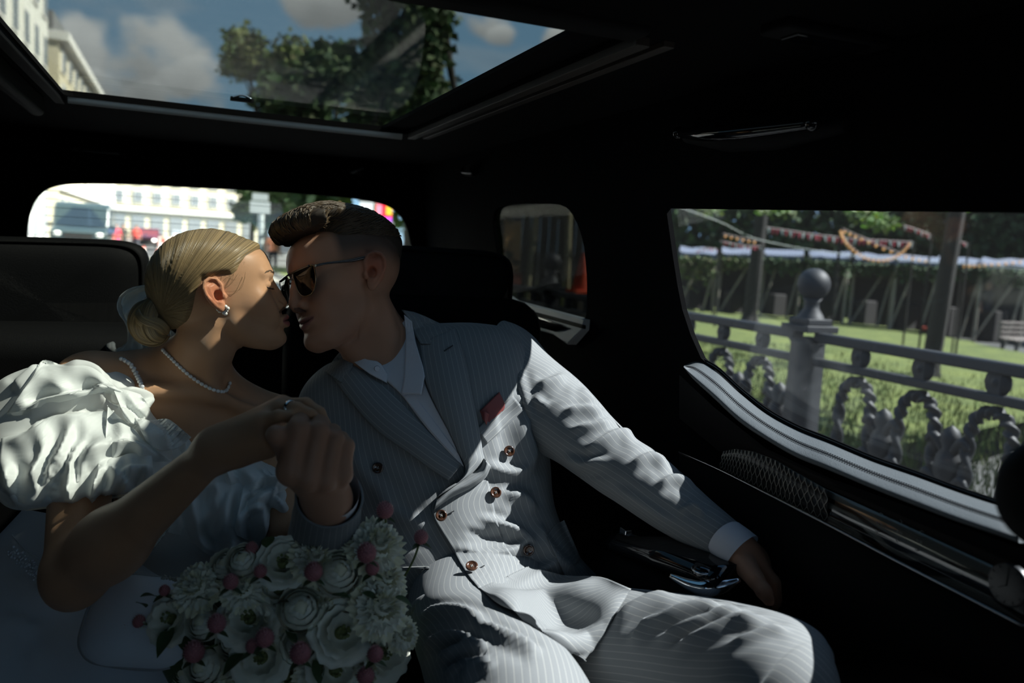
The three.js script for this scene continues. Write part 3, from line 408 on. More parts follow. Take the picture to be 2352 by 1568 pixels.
  for (let k = 0; k < 16; k++) { const c = V(sd.x, 0, sd.z).addScaledVector(fr, -0.85 + k * 0.14), g = box(0.13, 2.4, 0.03, 0, 0, 0, 0.006).rotateY(Math.atan2(-fr.z, fr.x)).translate(c.x, yb + 1.2, c.z + 0.01 * R()); part(shed, 'plank', g, tone[k % 3]); }
  const pal = mat('pale_pole', [0.38, 0.34, 0.2], 0.8); for (const [a, b] of [[[1205, 720], [1232, 480]], [[1300, 720], [1308, 470]], [[1185, 700], [1192, 520]]]) part(shed, 'pole', cyl(P(a[0], a[1], 12.4), P(b[0], b[1], 12.4), 0.05, 0.05, 8), pal);
  leaves(700, 91, (R) => { const u = R(), p = u < 0.6 ? P(1130 + 220 * R(), 462 + 40 * R() * R(), 12.2) : P(1136 + 34 * R() * R(), 470 + 150 * R(), 12.2); return p; }, 0.14, leafM.dark, shed, V(sd.x, yb, sd.z), 'ivy');
  const ob = P(1175, 565, 12.2); solo('sign_board', box(0.26, 0.72, 0.05, ob.x, ob.y, ob.z), mat('orange_board', [0.75, 0.4, 0.14], 0.8), 'orange upright board at the left of the quarter window', 'board');
  const rb = P(1170, 640, 12.1); solo('crate', box(0.3, 0.2, 0.2, rb.x, rb.y, rb.z), mat('red_crate', [0.4, 0.1, 0.05], 0.8), 'dark red crate below the orange board', 'crate');
  const oc = P(1340, 612, 12), ot = thing('traffic_cone', 'orange cone at the right edge of the quarter window', 'cone', oc.clone()); part(ot, 'cone', lathe([[0.16, -0.35], [0.03, 0.2], [0, 0.21]], 16).translate(oc.x, oc.y, oc.z), coneO); part(ot, 'base', box(0.36, 0.05, 0.36, oc.x, oc.y - 0.36, oc.z), coneO); part(ot, 'stand', box(0.3, oc.y - 0.38 - yb + 0.1, 0.3, oc.x, (oc.y - 0.38 + yb - 0.1) / 2, oc.z), tone[0]);
}
// ---------- the car ----------
const XR = 0.85, XL = -0.56, ZB = -2.95, YC = Y(0.28);
const leather = mat('black_leather', [0.0028, 0.003, 0.0032], 0.6, { bumpMap: dataTex(256, 256, (x, y) => { const n = 0.5 + 0.4 * noise3(x / 3, y / 3, 1) + 0.2 * noise3(x / 1.3, y / 1.3, 4); return [n, n, n]; }, false, [12, 12]), bumpScale: 0.0002, specularIntensity: 0.2 });
const lining = mat('black_headliner', [0.004, 0.004, 0.0043], 1, { specularIntensity: 0.1 }), plastic = mat('black_plastic', [0.004, 0.004, 0.0045], 0.7, { specularIntensity: 0.2 }), gloss = mat('gloss_black', [0.006, 0.006, 0.007], 0.06), chrome = mat('chrome', [0.75, 0.76, 0.78], 0.12, { metalness: 1 });
const sideGlass = mat('tinted_side_glass', [0.58, 0.61, 0.64], 0.045, { specularIntensity: 0.6, transmission: 1, ior: 1.5, thickness: 0 }), quarterGlass = mat('dark_quarter_glass', [0.16, 0.17, 0.17], 0.02, { specularIntensity: 0.08, transmission: 1, thickness: 0 }), rearGlass = mat('rear_glass', [0.8, 0.83, 0.82], 0.02, { transmission: 1, thickness: 0 }), roofGlass = mat('tinted_roof_glass', [0.39, 0.405, 0.39], 0.02, { specularIntensity: 0.12, transmission: 1, thickness: 0 });
const SR = { x0: -0.247, x1: 0.528, z0: -2.115, z1: -0.955 };
const xz = (y) => (a, b, c) => V(a, y + c, b);
struct('ceiling', slab([[XL - 0.06, ZB - 0.1], [XR - 0.04, ZB - 0.1], [XR - 0.04, 1.5], [XL - 0.06, 1.5]], [roundedPoly([[SR.x0, SR.z0], [SR.x1, SR.z0], [SR.x1, SR.z1], [SR.x0, SR.z1]], 0.03, 4)], 0.008, xz(YC)), lining);
struct('roof', slab([[XL - 0.1, ZB - 0.16], [XR, ZB - 0.16], [XR, 1.5], [XL - 0.1, 1.5]], [[[SR.x0 - 0.01, SR.z0 - 0.03], [SR.x1 - 0.058, SR.z0 - 0.03], [SR.x1 - 0.058, SR.z1 + 0.03], [SR.x0 - 0.01, SR.z1 + 0.03]]], 0.008, xz(YC + 0.009)), lining);
struct('window_1', plain(SR.x1 - SR.x0 + 0.1, 0.004, SR.z1 - SR.z0 + 0.12, (SR.x0 + SR.x1) / 2, YC + 0.0195, (SR.z0 + SR.z1) / 2), roofGlass, 'tinted sunroof glass');
// rims of the sunroof opening
{ const rim = mat('sunroof_rear_trim', [0.55, 0.57, 0.55], 0.5), brown = mat('brown_seal', [0.02, 0.014, 0.009], 0.6);
  struct('trim_1', sweep([V(SR.x0 + 0.005, YC - 0.004, SR.z0 - 0.012), V((SR.x0 + SR.x1) / 2, YC - 0.004, SR.z0 - 0.016), V(SR.x1 - 0.01, YC - 0.004, SR.z0 - 0.012)], 0.009, 10, { n: 20, ny: 1.1 }), rim, 'grey strip along the rear edge of the sunroof');
  struct('trim_2', merge([box(0.02, 0.016, SR.z1 - SR.z0, SR.x1 + 0.012, YC - 0.004, (SR.z0 + SR.z1) / 2), box(0.016, 0.012, SR.z1 - SR.z0, SR.x1 + 0.05, YC - 0.002, (SR.z0 + SR.z1) / 2)]), brown, 'brown seal along the right edge of the sunroof');
  struct('trim_3', merge([box(0.02, 0.016, SR.z1 - SR.z0 + 0.1, SR.x0 - 0.015, YC - 0.004, (SR.z0 + SR.z1) / 2), box(0.03, 0.05, SR.z1 - SR.z0 + 0.1, SR.x0 - 0.06, YC - 0.02, (SR.z0 + SR.z1) / 2, 0.012)]), plastic, 'black rail along the left edge of the sunroof');
  struct('trim_4', box(SR.x1 - SR.x0, 0.03, 0.05, (SR.x0 + SR.x1) / 2, YC + 0.005, SR.z1 + 0.02, 0.01), plastic, 'black cross bar at the front of the sunroof'); }
// right wall with its windows (drawn in z, y)
const zy = (x) => (a, b, c) => V(x + c, b, a), TH = 0.13, Y0 = Y(-0.2), wallX = (y) => XR - TH * (y - Y0), zyT = (o) => (a, b, c) => V(wallX(b) + o + c, b, a), onWall = (px, py) => { const r = rayOf(px, py), t = (XR - TH * (EYE - Y0)) / (r.x + TH * r.y); return r.multiplyScalar(t).add(camera.position); }, R2 = (pts) => pts.map(([px, py]) => { const p = onWall(px, py); return [p.z, p.y]; });
const sideOut = R2([[1530, 478], [1545, 585], [1556, 655], [1567, 710], [1586, 768], [1610, 822], [1690, 893], [1800, 968], [1900, 1011], [2000, 1050], [2150, 1104], [2310, 1163]]).concat([[-0.3, Y(-0.26)], [-0.24, Y(-0.1)], [-0.22, Y(0.07)], R2([[2352, 488]])[0]]);
const grow = (pts, k) => { const c = [0, 0]; pts.forEach((p) => { c[0] += p[0] / pts.length; c[1] += p[1] / pts.length; }); return pts.map((p) => [c[0] + (p[0] - c[0]) * k, c[1] + (p[1] - c[1]) * k]); };
const quarterOut = R2(smoothLoop([[1134, 490], [1139, 560], [1146, 619], [1157, 667], [1176, 690], [1250, 710], [1341, 734], [1348, 672], [1345, 600], [1337, 545], [1320, 502], [1297, 474], [1225, 468], [1150, 474]], 50));
struct('wall_right', slab([[ZB - 0.1, Y(-1.15)], [1.5, Y(-1.15)], [1.5, YC + 0.05], [ZB - 0.1, YC + 0.05]], [sideOut, quarterOut, [[0, Y(-0.22)], [1.1, Y(-0.22)], [0.7, Y(0.12)], [0, Y(0.12)]]], 0.01, zyT(0)), lining);
struct('window_2', slab(grow(sideOut, 1.05), [], 0.003, zyT(0.0105)), sideGlass, 'large tinted side window');
struct('window_3', slab(grow(quarterOut, 1.06), [], 0.003, zyT(0.0105)), quarterGlass, 'small dark quarter window');
struct('window_4', slab([[0, Y(-0.22)], [1.1, Y(-0.22)], [0.7, Y(0.12)], [0, Y(0.12)]], [], 0.003, zyT(0.011)), sideGlass, 'front side window');
// left wall
const leftHoles = [[[-1.2, Y(-0.24)], [-0.3, Y(-0.24)], [-0.25, Y(0.08)], [-1.25, Y(0.1)]], [[0, Y(-0.22)], [1.1, Y(-0.22)], [0.7, Y(0.12)], [0, Y(0.12)]]];
struct('wall_left', slab([[ZB - 0.1, Y(-1.15)], [1.5, Y(-1.15)], [1.5, YC + 0.05], [ZB - 0.1, YC + 0.05]], leftHoles, 0.05, zy(XL - 0.05)), lining);
struct('window_5', slab(leftHoles[0], [], 0.003, zy(XL - 0.03)), quarterGlass, 'left side window'); struct('window_6', slab(leftHoles[1], [], 0.003, zy(XL - 0.03)), sideGlass, 'left front window');
// back wall with the rear window
const RB = (pts) => pts.map(([px, py]) => { const p = onPlane(px, py, 'z', ZB); return [p.x, p.y]; });
const rearOut = RB(smoothLoop([[58, 640], [60, 560], [66, 500], [80, 462], [104, 437], [140, 425], [250, 422], [450, 431], [700, 446], [850, 462], [900, 478], [928, 508], [943, 555], [950, 640], [940, 700], [850, 715], [500, 695], [200, 680], [90, 665]], 80));
struct('wall_back', slab([[XL - 0.06, Y(-1.15)], [XR + 0.06, Y(-1.15)], [XR + 0.06, YC + 0.05], [XL - 0.06, YC + 0.05]], [rearOut], 0.012, (a, b, c) => V(a, b, ZB - c)), lining);
struct('window_7', slab(grow(rearOut, 1.03), [], 0.003, (a, b, c) => V(a, b, ZB - 0.0125 - c)), rearGlass, 'rear window');
{ const t = thing('rear_window_heater', 'thin dark heater wires across the rear window glass', 'heater wire', V(0.15, Y(0), ZB - 0.0145)), wire = mat('heater_wire', [0.05, 0.04, 0.04], 0.7);
  for (let k = 0; k < 13; k++) part(t, 'wire', cyl(V(-0.4, Y(0.1 - k * 0.026), ZB - 0.0143), V(0.74, Y(0.1 - k * 0.026), ZB - 0.0143), 0.0007, 0.0007, 4), wire); }
struct('floor', plain(XR - XL + 0.1, 0.06, 4.6, (XR + XL) / 2, Y(-1.12), -0.75), mat('black_carpet', [0.008, 0.008, 0.008], 1));
// front: bulkhead below the windscreen, screen open to the sky
struct('wall_front', plain(XR - XL + 0.1, 0.85, 0.06, (XR + XL) / 2, Y(-0.72), 1.47), plastic);
struct('window_8', grid([[V(XL, Y(-0.3), 1.5), V(XR, Y(-0.3), 1.5)], [V(XL, YC + 0.02 - 0, 1.49), V(XR, YC + 0.02, 1.49)]]), mat('windscreen_glass', [0.75, 0.78, 0.78], 0.02, { transmission: 1, thickness: 0 }), 'windscreen behind the viewer');
// door trim on the right: padded sill strip with twin stitching
const greyLeather = mat('grey_leather', [0.1, 0.11, 0.115], 0.5, { bumpMap: leather.bumpMap, bumpScale: 0.0003 });
const doorT = thing('door_trim', 'black right door trim with a grey stitched leather sill under the side window', 'door trim', V(XR, Y(-0.35), -0.9));
{ // upper edge (against the glass) and lower edge of the padded strip, from photo points
  const up = [[1572, 838], [1600, 830], [1640, 850], [1700, 903], [1760, 950], [1830, 988], [1900, 1016], [2000, 1058], [2100, 1093], [2200, 1130], [2290, 1160], [2330, 1172]], lo = [[1570, 843], [1590, 868], [1640, 915], [1700, 970], [1760, 1010], [1830, 1050], [1900, 1078], [2000, 1120], [2100, 1160], [2200, 1198], [2300, 1232], [2340, 1246]];
  const N = 90, M = 16, cu = new THREE.CatmullRomCurve3(up.map(([a, b]) => V(a, b, 0))), cl = new THREE.CatmullRomCurve3(lo.map(([a, b]) => V(a, b, 0))), rows = [], uvs = [];
  const at = (t, s, off = 0) => { const a = cu.getPoint(t), b = cl.getPoint(t), bul = Math.sin(Math.PI * clamp(0.08 + s * 0.92)); const q = a.clone().lerp(b, s); return onPlane(q.x, q.y, 'x', XR - 0.004 - 0.055 * (s < 0.85 ? s : 0.85 + 0.3 * (s - 0.85)) - 0.006 * bul - off); };
  for (let i = 0; i <= N; i++) { const r = [], u = []; for (let j = 0; j <= M; j++) { let s = j / M; const gr = 0.0018 * Math.exp(-(((s - 0.42) / 0.015) ** 2)); r.push(at(i / N, s, -gr)); u.push([i / N, s * 0.1]); } const e = at(i / N, 1).clone(); e.x = XR + 0.02; e.y -= 0.012; r.push(e); u.push([i / N, 0.12]); rows.push(r); uvs.push(u); }
  part(doorT, 'padded_sill', grid(rows, false, uvs), greyLeather, 'grey padded leather sill');
  const thread = mat('black_thread', [0.01, 0.01, 0.012], 0.7), sg = [];
  part(doorT, 'seam', sweep(Array.from({ length: 40 }, (_, i) => at(0.01 + (0.98 * i) / 39, 0.42, 0.0002)), 0.0007, 5, { n: 90 }), thread);
  for (const s of [0.36, 0.48]) for (let i = 0; i < 190; i++) { const t0 = 0.02 + (0.97 * i) / 190, a = at(t0, s, 0.0008), b = at(t0 + 0.0033, s, 0.0008); sg.push(cyl(a, b, 0.00045, 0.00045, 4)); }
  const st = part(doorT, 'stitching', merge(sg), thread); st.userData.kind = 'stuff';
  // seal lines between strip and glass
  const sl = (o, x, r, m, nm) => part(doorT, nm, sweep(up.slice(1).map(([a, b]) => onPlane(a + 4, b - o, 'x', x)), r, 6, { n: 60 }), m);
  sl(3, XR - 0.002, 0.002, plastic, 'window_seal'); sl(7, XR - 0.001, 0.0013, mat('grey_seal', [0.14, 0.15, 0.16], 0.4), 'window_seal'); sl(10, XR, 0.0018, plastic, 'window_seal');
  // door body below the strip
  const Q = (pts, x) => pts.map(([a, b]) => onPlane(a, b, 'x', x));
  const edge = (A, B, nv, fx) => grid(Array.from({ length: nv + 1 }, (_, k) => A.map((p, i) => { const t = k / nv, q = [lerp(p[0], B[i][0], t), lerp(p[1], B[i][1], t)]; return onPlane(q[0], q[1], 'x', fx(t, i / (A.length - 1))); })));
  const bandT = [[1560, 860], [1640, 935], [1760, 1030], [1900, 1095], [2050, 1150], [2200, 1205], [2352, 1262]], bandM = [[1560, 960], [1650, 1035], [1760, 1055], [1900, 1120], [2050, 1190], [2200, 1260], [2352, 1330]], bandB = [[1560, 1040], [1650, 1080], [1760, 1135], [1900, 1206], [2050, 1285], [2200, 1362], [2352, 1440]], bot = [[1560, 1568], [1660, 1600], [1780, 1620], [1900, 1640], [2050, 1660], [2200, 1680], [2352, 1700]];
  part(doorT, 'upper_panel', edge(bandT, bandM, 8, (t) => XR - 0.05 + 0.02 * t), plastic);
  part(doorT, 'lower_panel', edge(bandB, bot, 8, (t) => XR - 0.035 - 0.03 * Math.sin(Math.PI * t)), leather);
  part(doorT, 'chrome_line', sweep(Q(bandB.map(([a, b]) => [a, b - 2]), XR - 0.045), 0.0022, 6, { n: 40 }), mat('dark_chrome', [0.35, 0.35, 0.37], 0.2, { metalness: 1 }));
  // inlay: dark veneer with pale waves, with the seat switches and the round clock
  const ven = dataTex(1024, 256, (x, y) => { const u = x / 1024, v = y / 256, w = v + 0.12 * Math.sin(u * 9 + 1) + 0.3 * fbm(u * 3, v * 2, 8, 3), s = sstep(0.38, 0.46, w) * (1 - sstep(0.5, 0.58, w)) + sstep(0.66, 0.7, w) * (1 - sstep(0.82, 0.86, w)); const k = 0.36 - 0.3 * s + 0.03 * Math.sin(w * 160); return [k, k * 1.0, k * 0.95]; });
  const wave = mat('veneer_inlay', 0xffffff, 0.12, { map: ven, clearcoat: 1, clearcoatRoughness: 0.05 });
  const iT = [[1660, 1040], [1760, 1062], [1900, 1124], [2050, 1192], [2200, 1262], [2352, 1332]], iB = [[1655, 1076], [1760, 1128], [1900, 1199], [2050, 1277], [2200, 1354], [2352, 1431]];
  part(doorT, 'inlay', edge(iT.slice(2), iB.slice(2), 6, (t) => XR - 0.036 - 0.006 * Math.sin(Math.PI * t)), wave);
  // speaker grille
  const grT = [[1660, 1036], [1690, 1030], [1730, 1036], [1780, 1055], [1830, 1085], [1900, 1124]], grB = [[1652, 1074], [1682, 1090], [1720, 1109], [1775, 1136], [1825, 1162], [1900, 1199]];
  part(doorT, 'speaker_grille', edge(grT, grB, 8, (t) => XR - 0.036 - 0.012 * Math.sin(Math.PI * (0.2 + 0.8 * t))), mat('speaker_mesh', [0.035, 0.034, 0.033], 0.25, { metalness: 0.5 }));
  const wires = [], wm = mat('grille_lines', [0.5, 0.45, 0.38], 0.35, { metalness: 0.6 }), gp = (u, v) => { const n = grT.length - 1, x = clamp(u, 0, 0.9999) * n, i = Math.floor(x), f = x - i, a = [lerp(grT[i][0], grT[i + 1][0], f), lerp(grT[i][1], grT[i + 1][1], f)], b = [lerp(grB[i][0], grB[i + 1][0], f), lerp(grB[i][1], grB[i + 1][1], f)]; return onPlane(lerp(a[0], b[0], v), lerp(a[1], b[1], v), 'x', XR - 0.0375 - 0.012 * Math.sin(Math.PI * (0.2 + 0.8 * v))); };
  for (let k = 0; k < 24; k++) for (const s of [-1, 1]) { const pts = []; for (let j = 0; j <= 12; j++) { const v = j / 12, ph = (v * 4) % 2, tri = ph < 0.4 ? 0 : ph < 1 ? (ph - 0.4) / 0.6 : ph < 1.4 ? 1 : 1 - (ph - 1.4) / 0.6; pts.push(gp((k + 0.5 + s * (0.08 + 0.42 * tri)) / 24, 0.02 + 0.96 * v)); } wires.push(sweep(pts, 0.00045, 4, { n: 24, caps: false })); }
  part(doorT, 'grille_pattern', merge(wires), wm).userData.kind = 'stuff';
  // printed seat switches: arrows and captions, made as thin raised print
  const ink = mat('pale_print', [0.16, 0.16, 0.15], 0.6), K = (a, b) => onPlane(a, b, 'x', XR - 0.0435), ln = (...p) => sweep(p.map(([a, b]) => K(a, b)), 0.0005, 4, { n: p.length - 1 < 2 ? 1 : 8 });
  const chev = (x, y, dx, dy) => merge([cyl(K(x - dy * 5 - dx * 4, y - dx * 5 - dy * 4), K(x, y), 0.0005, 0.0005, 4), cyl(K(x, y), K(x + dy * 5 - dx * 4, y + dx * 5 - dy * 4), 0.0005, 0.0005, 4)]);
  [[2023, 1177, 0, -1], [2015, 1222, 0, 1], [2072, 1198, 1, 0], [2058, 1240, -1, 0], [2117, 1218, 0, -1], [2107, 1265, 0, 1]].forEach((a) => part(doorT, 'arrow', chev(...a), ink));
  // captions: 左置, 滑后, 右置 in small strokes (boxes of 7 px)
  const glyph = { zuo: [[0, 2, 7, 2], [3.4, 0, 2, 4], [2, 4, 0.4, 7], [2, 4.4, 6, 4.4], [4, 4.4, 4, 7], [1.6, 7, 7, 7]], you: [[0, 2, 7, 2], [3.4, 0, 0.4, 5], [2, 4, 6, 4], [2, 4, 2, 7], [6, 4, 6, 7], [2, 7, 6, 7]], zhi: [[0.6, 0.3, 6.4, 0.3], [0.6, 0.3, 0.6, 1.8], [6.4, 0.3, 6.4, 1.8], [0.6, 1.8, 6.4, 1.8], [0.4, 2.8, 6.6, 2.8], [1.6, 3.8, 5.4, 3.8], [1.6, 3.8, 1.6, 7], [5.4, 3.8, 5.4, 7], [1.6, 5.2, 5.4, 5.2], [0, 7, 7, 7]], hou: [[0.8, 0.6, 6, 0.2], [0.9, 0.6, 0.4, 7], [0.9, 2.6, 6.6, 2.6], [2, 4.2, 6, 4.2], [2, 4.2, 2, 7], [6, 4.2, 6, 7], [2, 7, 6, 7]], kao: [[1, 1, 6, 1], [3.5, 0, 3.5, 3], [0.4, 2.8, 6.6, 2.8], [1.4, 3.6, 5.6, 3.6], [1.4, 4.6, 5.6, 4.6], [2.6, 5, 2.6, 7], [4.4, 5, 4.4, 7], [0.6, 6, 6.4, 6]] };
  const word = (x, y, list) => part(doorT, 'caption', merge(list.flatMap((n, i) => glyph[n].map(([a, b, c, d]) => { const T = (u, v) => K(x + (u + i * 8) * 0.97, y + v + (u + i * 8) * 0.42); return cyl(T(a, b), T(c, d), 0.0003, 0.0003, 3); }))), ink);
  word(2013, 1195, ['zuo', 'kao']); word(2058, 1215, ['kao', 'hou']); word(2104, 1236, ['you', 'kao']);
}
{ // round clock
  const c = onPlane(2318, 1342, 'x', XR - 0.05), t = thing('clock', 'round dark analogue clock set in the wavy door inlay', 'clock', c.clone()), r = 0.0225, face = mat('clock_face', [0.02, 0.022, 0.025], 0.35), mk = mat('clock_marks', [0.005, 0.005, 0.006], 0.4);
  part(t, 'face', lathe([[0, 0.004], [r * 0.92, 0.004], [r, 0.002], [r, -0.004]], 40).rotateZ(Math.PI / 2).translate(c.x, c.y, c.z), face); const X = c.x - 0.0046, at = (u, v) => V(X, c.y + v * r, c.z + u * r);
  part(t, 'hand', cyl(at(0, -0.05), at(0.02, 0.75), 0.0005, 0.0003, 5), mk); part(t, 'hand', cyl(at(0, 0), at(-0.35, -0.25), 0.0006, 0.0004, 5), mk);
  for (let k = 0; k < 12; k++) { const a = (k * Math.PI) / 6; part(t, 'hour_mark', cyl(at(Math.sin(a) * 0.76, Math.cos(a) * 0.76), at(Math.sin(a) * 0.88, Math.cos(a) * 0.88), 0.0004, 0.0004, 4), mk); } }
// trim under the quarter window: grey panel with a slot and a bright knob
{ const t = thing('quarter_trim', 'pale grey trim panel with a long black slot under the quarter window', 'trim panel', onPlane(1240, 730, 'x', XR)), gm = mat('pale_grey_trim', [0.3, 0.33, 0.34], 0.45), q = (pts, x, d) => slab(pts.map(([a, b]) => { const p = onPlane(a, b, 'x', x); return [p.z, p.y]; }), [], d, zy(x), 0.003);
  part(t, 'panel', q([[1131, 676], [1155, 677], [1176, 692], [1342, 736], [1338, 755], [1305, 788], [1272, 765], [1174, 736], [1140, 728]], XR - 0.02, 0.02), gm); part(t, 'slot', q([[1166, 714], [1178, 710], [1290, 748], [1308, 754], [1276, 759], [1176, 732]], XR - 0.026, 0.004), gloss);
  const a = onPlane(1152, 719, 'x', XR - 0.03); part(t, 'knob', new THREE.SphereGeometry(0.014, 16, 12).scale(0.7, 1, 1).translate(a.x, a.y, a.z), mat('satin_metal', [0.6, 0.62, 0.62], 0.3, { metalness: 0.8 })); part(t, 'groove', q([[1182, 706], [1340, 749], [1340, 752], [1182, 709]], XR - 0.0245, 0.003), plastic); }
// ceiling fittings
{ const g = thing('grab_handle', 'black grab handle on the ceiling above the right side window', 'handle', V(XR - 0.08, Y(0.22), -1.08)), A = onPlane(1560, 305, 'x', XR - 0.085), B = onPlane(1868, 283, 'x', XR - 0.085);
  const m = A.clone().lerp(B, 0.5); part(g, 'bezel', sweep([A.clone().add(V(0.03, 0.0, -0.02)), m.clone().add(V(0.03, 0.0, 0)), B.clone().add(V(0.03, 0.0, 0.03))], [0.012, 0.03, 0.03, 0.012], 12, { n: 20 }), plastic); part(g, 'grip', sweep([A, m.clone().add(V(-0.03, -0.01, 0)), B], [0.008, 0.011, 0.011, 0.008], 10, { n: 20 }), gloss);
  for (const p of [A, B]) part(g, 'end_cap', new THREE.SphereGeometry(0.011, 12, 8).translate(p.x, p.y, p.z), gloss);
  const mk = (px, py, label, w = 0.1, pl = ['y', YC - 0.006]) => { const p = onPlane(px, py, ...pl), t = thing('reading_lamp', label, 'lamp', p.clone()); part(t, 'housing', box(w, 0.012, 0.05, p.x, p.y, p.z, 0.005), plastic); part(t, 'lens', box(w * 0.7, 0.006, 0.03, p.x, p.y - 0.006, p.z, 0.002), gloss); };
  mk(228, 345, 'long reading lamp on the ceiling above the left headrest', 0.16, ['z', ZB + 0.04]); mk(1900, 85, 'long reading lamp on the ceiling above the side window', 0.16);
  const hk = (px, py, label) => { const p = onPlane(px, py, 'x', XR - 0.07), t = thing('coat_hook', label, 'hook', p.clone()); part(t, 'base', box(0.02, 0.03, 0.05, p.x, p.y, p.z), plastic); part(t, 'hook', sweep([p.clone().add(V(-0.01, 0.01, -0.03)), p.clone().add(V(-0.025, -0.005, 0)), p.clone().add(V(-0.01, -0.012, 0.06))], 0.004, 8, { n: 12 }), gloss); };
  hk(1080, 392, 'small glossy coat hook above the quarter window'); 
  const lk = onPlane(818, 392, 'z', ZB + 0.05), bh = thing('belt_guide', 'small grey belt guide on the ceiling above the man', 'belt guide', lk.clone()); part(bh, 'clip', box(0.04, 0.02, 0.04, lk.x, lk.y, lk.z), plastic); part(bh, 'loop', sweep([lk.clone().add(V(-0.02, -0.01, 0.02)), lk.clone().add(V(0, 0.0, 0.03)), lk.clone().add(V(0.02, 0.01, 0.02))], 0.004, 6, { n: 8 }), greyLeather);
  const sr = onPlane(556, 229, 'y', YC + 0.02), la = thing('sunroof_latch', 'small glinting latch at the rear edge of the sunroof', 'latch', sr.clone()); part(la, 'base', box(0.05, 0.008, 0.02, sr.x, sr.y, sr.z), plastic); part(la, 'bow', sweep([sr.clone().add(V(-0.02, 0.002, 0.01)), sr.clone().add(V(0, 0.008, 0.012)), sr.clone().add(V(0.02, 0.002, 0.01))], 0.0025, 6, { n: 10 }), chrome); }
{ const o = thing('trunk_cover', 'black upright panel closing the space behind the seats under the rear window', 'panel', V(0.145, Y(-0.65), -2.35)); part(o, 'board', box(XR - XL - 0.02, 0.86, 0.04, 0.145, Y(-0.65), -2.35, 0.015), lining); }
// ---------- seats ----------
function headrest(c, r, u, n, w, h, d, o, m = leather) { // pillow with a side bolster and piping
  const place = (a, b, k) => c.clone().addScaledVector(r, a).addScaledVector(u, b).addScaledVector(n, k), rows = [], N = 28, M = 40;
  const sq = (t, e) => Math.sign(Math.cos(t)) * Math.pow(Math.abs(Math.cos(t)), e), sq2 = (t, e) => Math.sign(Math.sin(t)) * Math.pow(Math.abs(Math.sin(t)), e);
  for (let j = 0; j <= N; j++) { const ph = (j / N - 0.5) * Math.PI, row = []; for (let i = 0; i < M; i++) { const th = (i / M) * 2 * Math.PI; row.push(place((w / 2) * sq(ph, 0.35) * sq(th, 0.3), (h / 2) * sq(ph, 0.35) * sq2(th, 0.3), (d / 2) * sq2(ph, 0.55))); } rows.push(row); }
  part(o, 'cushion', grid(rows, true), m);
  const loop = []; for (let i = 0; i <= 60; i++) { const th = (i / 60) * 2 * Math.PI; loop.push(place((w / 2) * 0.93 * sq(th, 0.3), (h / 2) * 0.93 * sq2(th, 0.3), d / 2 - 0.012)); }
  part(o, 'piping', sweep(loop.slice(0, 60), 0.0035, 6, { closed: true, n: 120 }), m);
}
{ const f = frameAt(150, 680), c = P(112, 690, 1.78), o = thing('seat', 'black leather seat with a broad headrest behind the woman', 'seat', c.clone());
  headrest(c, f.r, V(0, 1, 0), V(0, 0, 1), 0.4, 0.27, 0.13, o); const perf = dataTex(32, 32, (x, y) => { const k = Math.hypot(x - 16, y - 16) < 7 ? 0.02 : 0.45; return [k, k, k]; }, true, [8, 26]);
  part(o, 'perforated_insert', box(0.045, 0.19, 0.014, c.x - 0.1, c.y - 0.005, c.z + 0.064, 0.006), mat('perforated_leather', [0.06, 0.07, 0.06], 0.5, { map: perf })); const b = P(150, 1000, 1.75);
  part(o, 'backrest', box(0.46, 0.8, 0.18, b.x + 0.0, b.y - 0.16, b.z - 0.02, 0.07), leather); part(o, 'cushion', box(0.48, 0.16, 0.55, b.x + 0.0, Y(-0.82), b.z + 0.3, 0.06), leather);
  part(o, 'headrest_post', cyl(V(c.x + 0.06, c.y - 0.2, c.z), V(c.x + 0.06, c.y - 0.1, c.z), 0.006), chrome); part(o, 'release_knob', cyl(P(248, 800, 1.7), P(262, 797, 1.7), 0.01, 0.012, 12), greyLeather); part(o, 'shoulder_piping', sweep([P(60, 806, 1.7), P(150, 797, 1.69), P(230, 800, 1.7)], 0.004, 6, { n: 14 }), greyLeather); }
{ const c = P(985, 690, 1.86), o = thing('seat', 'black leather seat behind the man', 'seat', c.clone()); headrest(c, V(1, 0, 0), V(0, 1, 0), V(0, 0, 1), 0.38, 0.24, 0.13, o); const b = P(960, 1000, 1.78); part(o, 'backrest', box(0.56, 0.8, 0.18, b.x, b.y - 0.1, b.z - 0.05, 0.07), lining); part(o, 'cushion', box(0.56, 0.16, 0.6, b.x, Y(-0.82), b.z + 0.35, 0.06), leather);
  part(o, 'piping', sweep([P(684, 812, 1.66), P(690, 790, 1.66), P(707, 772, 1.66)], 0.0016, 6, { n: 12 }), greyLeather); }
{ const e = P(2290, 1120, 0.62), c = V(e.x + 0.1, e.y - 0.002, e.z + 0.02), o = thing('front_seat', 'black front seat at the right edge of the picture, its headrest out of focus', 'seat', c.clone());
  part(o, 'headrest', new RoundedBoxGeometry(0.2, 0.088, 0.085, 8, 0.041).translate(c.x, c.y, c.z), leather); for (const k of [-0.02, 0.05]) part(o, 'post', cyl(V(c.x + k, c.y - 0.09, c.z + 0.01), V(c.x + k, c.y - 0.03, c.z + 0.01), 0.006), chrome);
  part(o, 'backrest', new RoundedBoxGeometry(0.2, 0.6, 0.13, 6, 0.06).translate(c.x, c.y - 0.38, c.z + 0.06), leather); part(o, 'cushion', new RoundedBoxGeometry(0.22, 0.16, 0.5, 6, 0.06).translate(c.x, c.y - 0.62, c.z + 0.34), leather); }
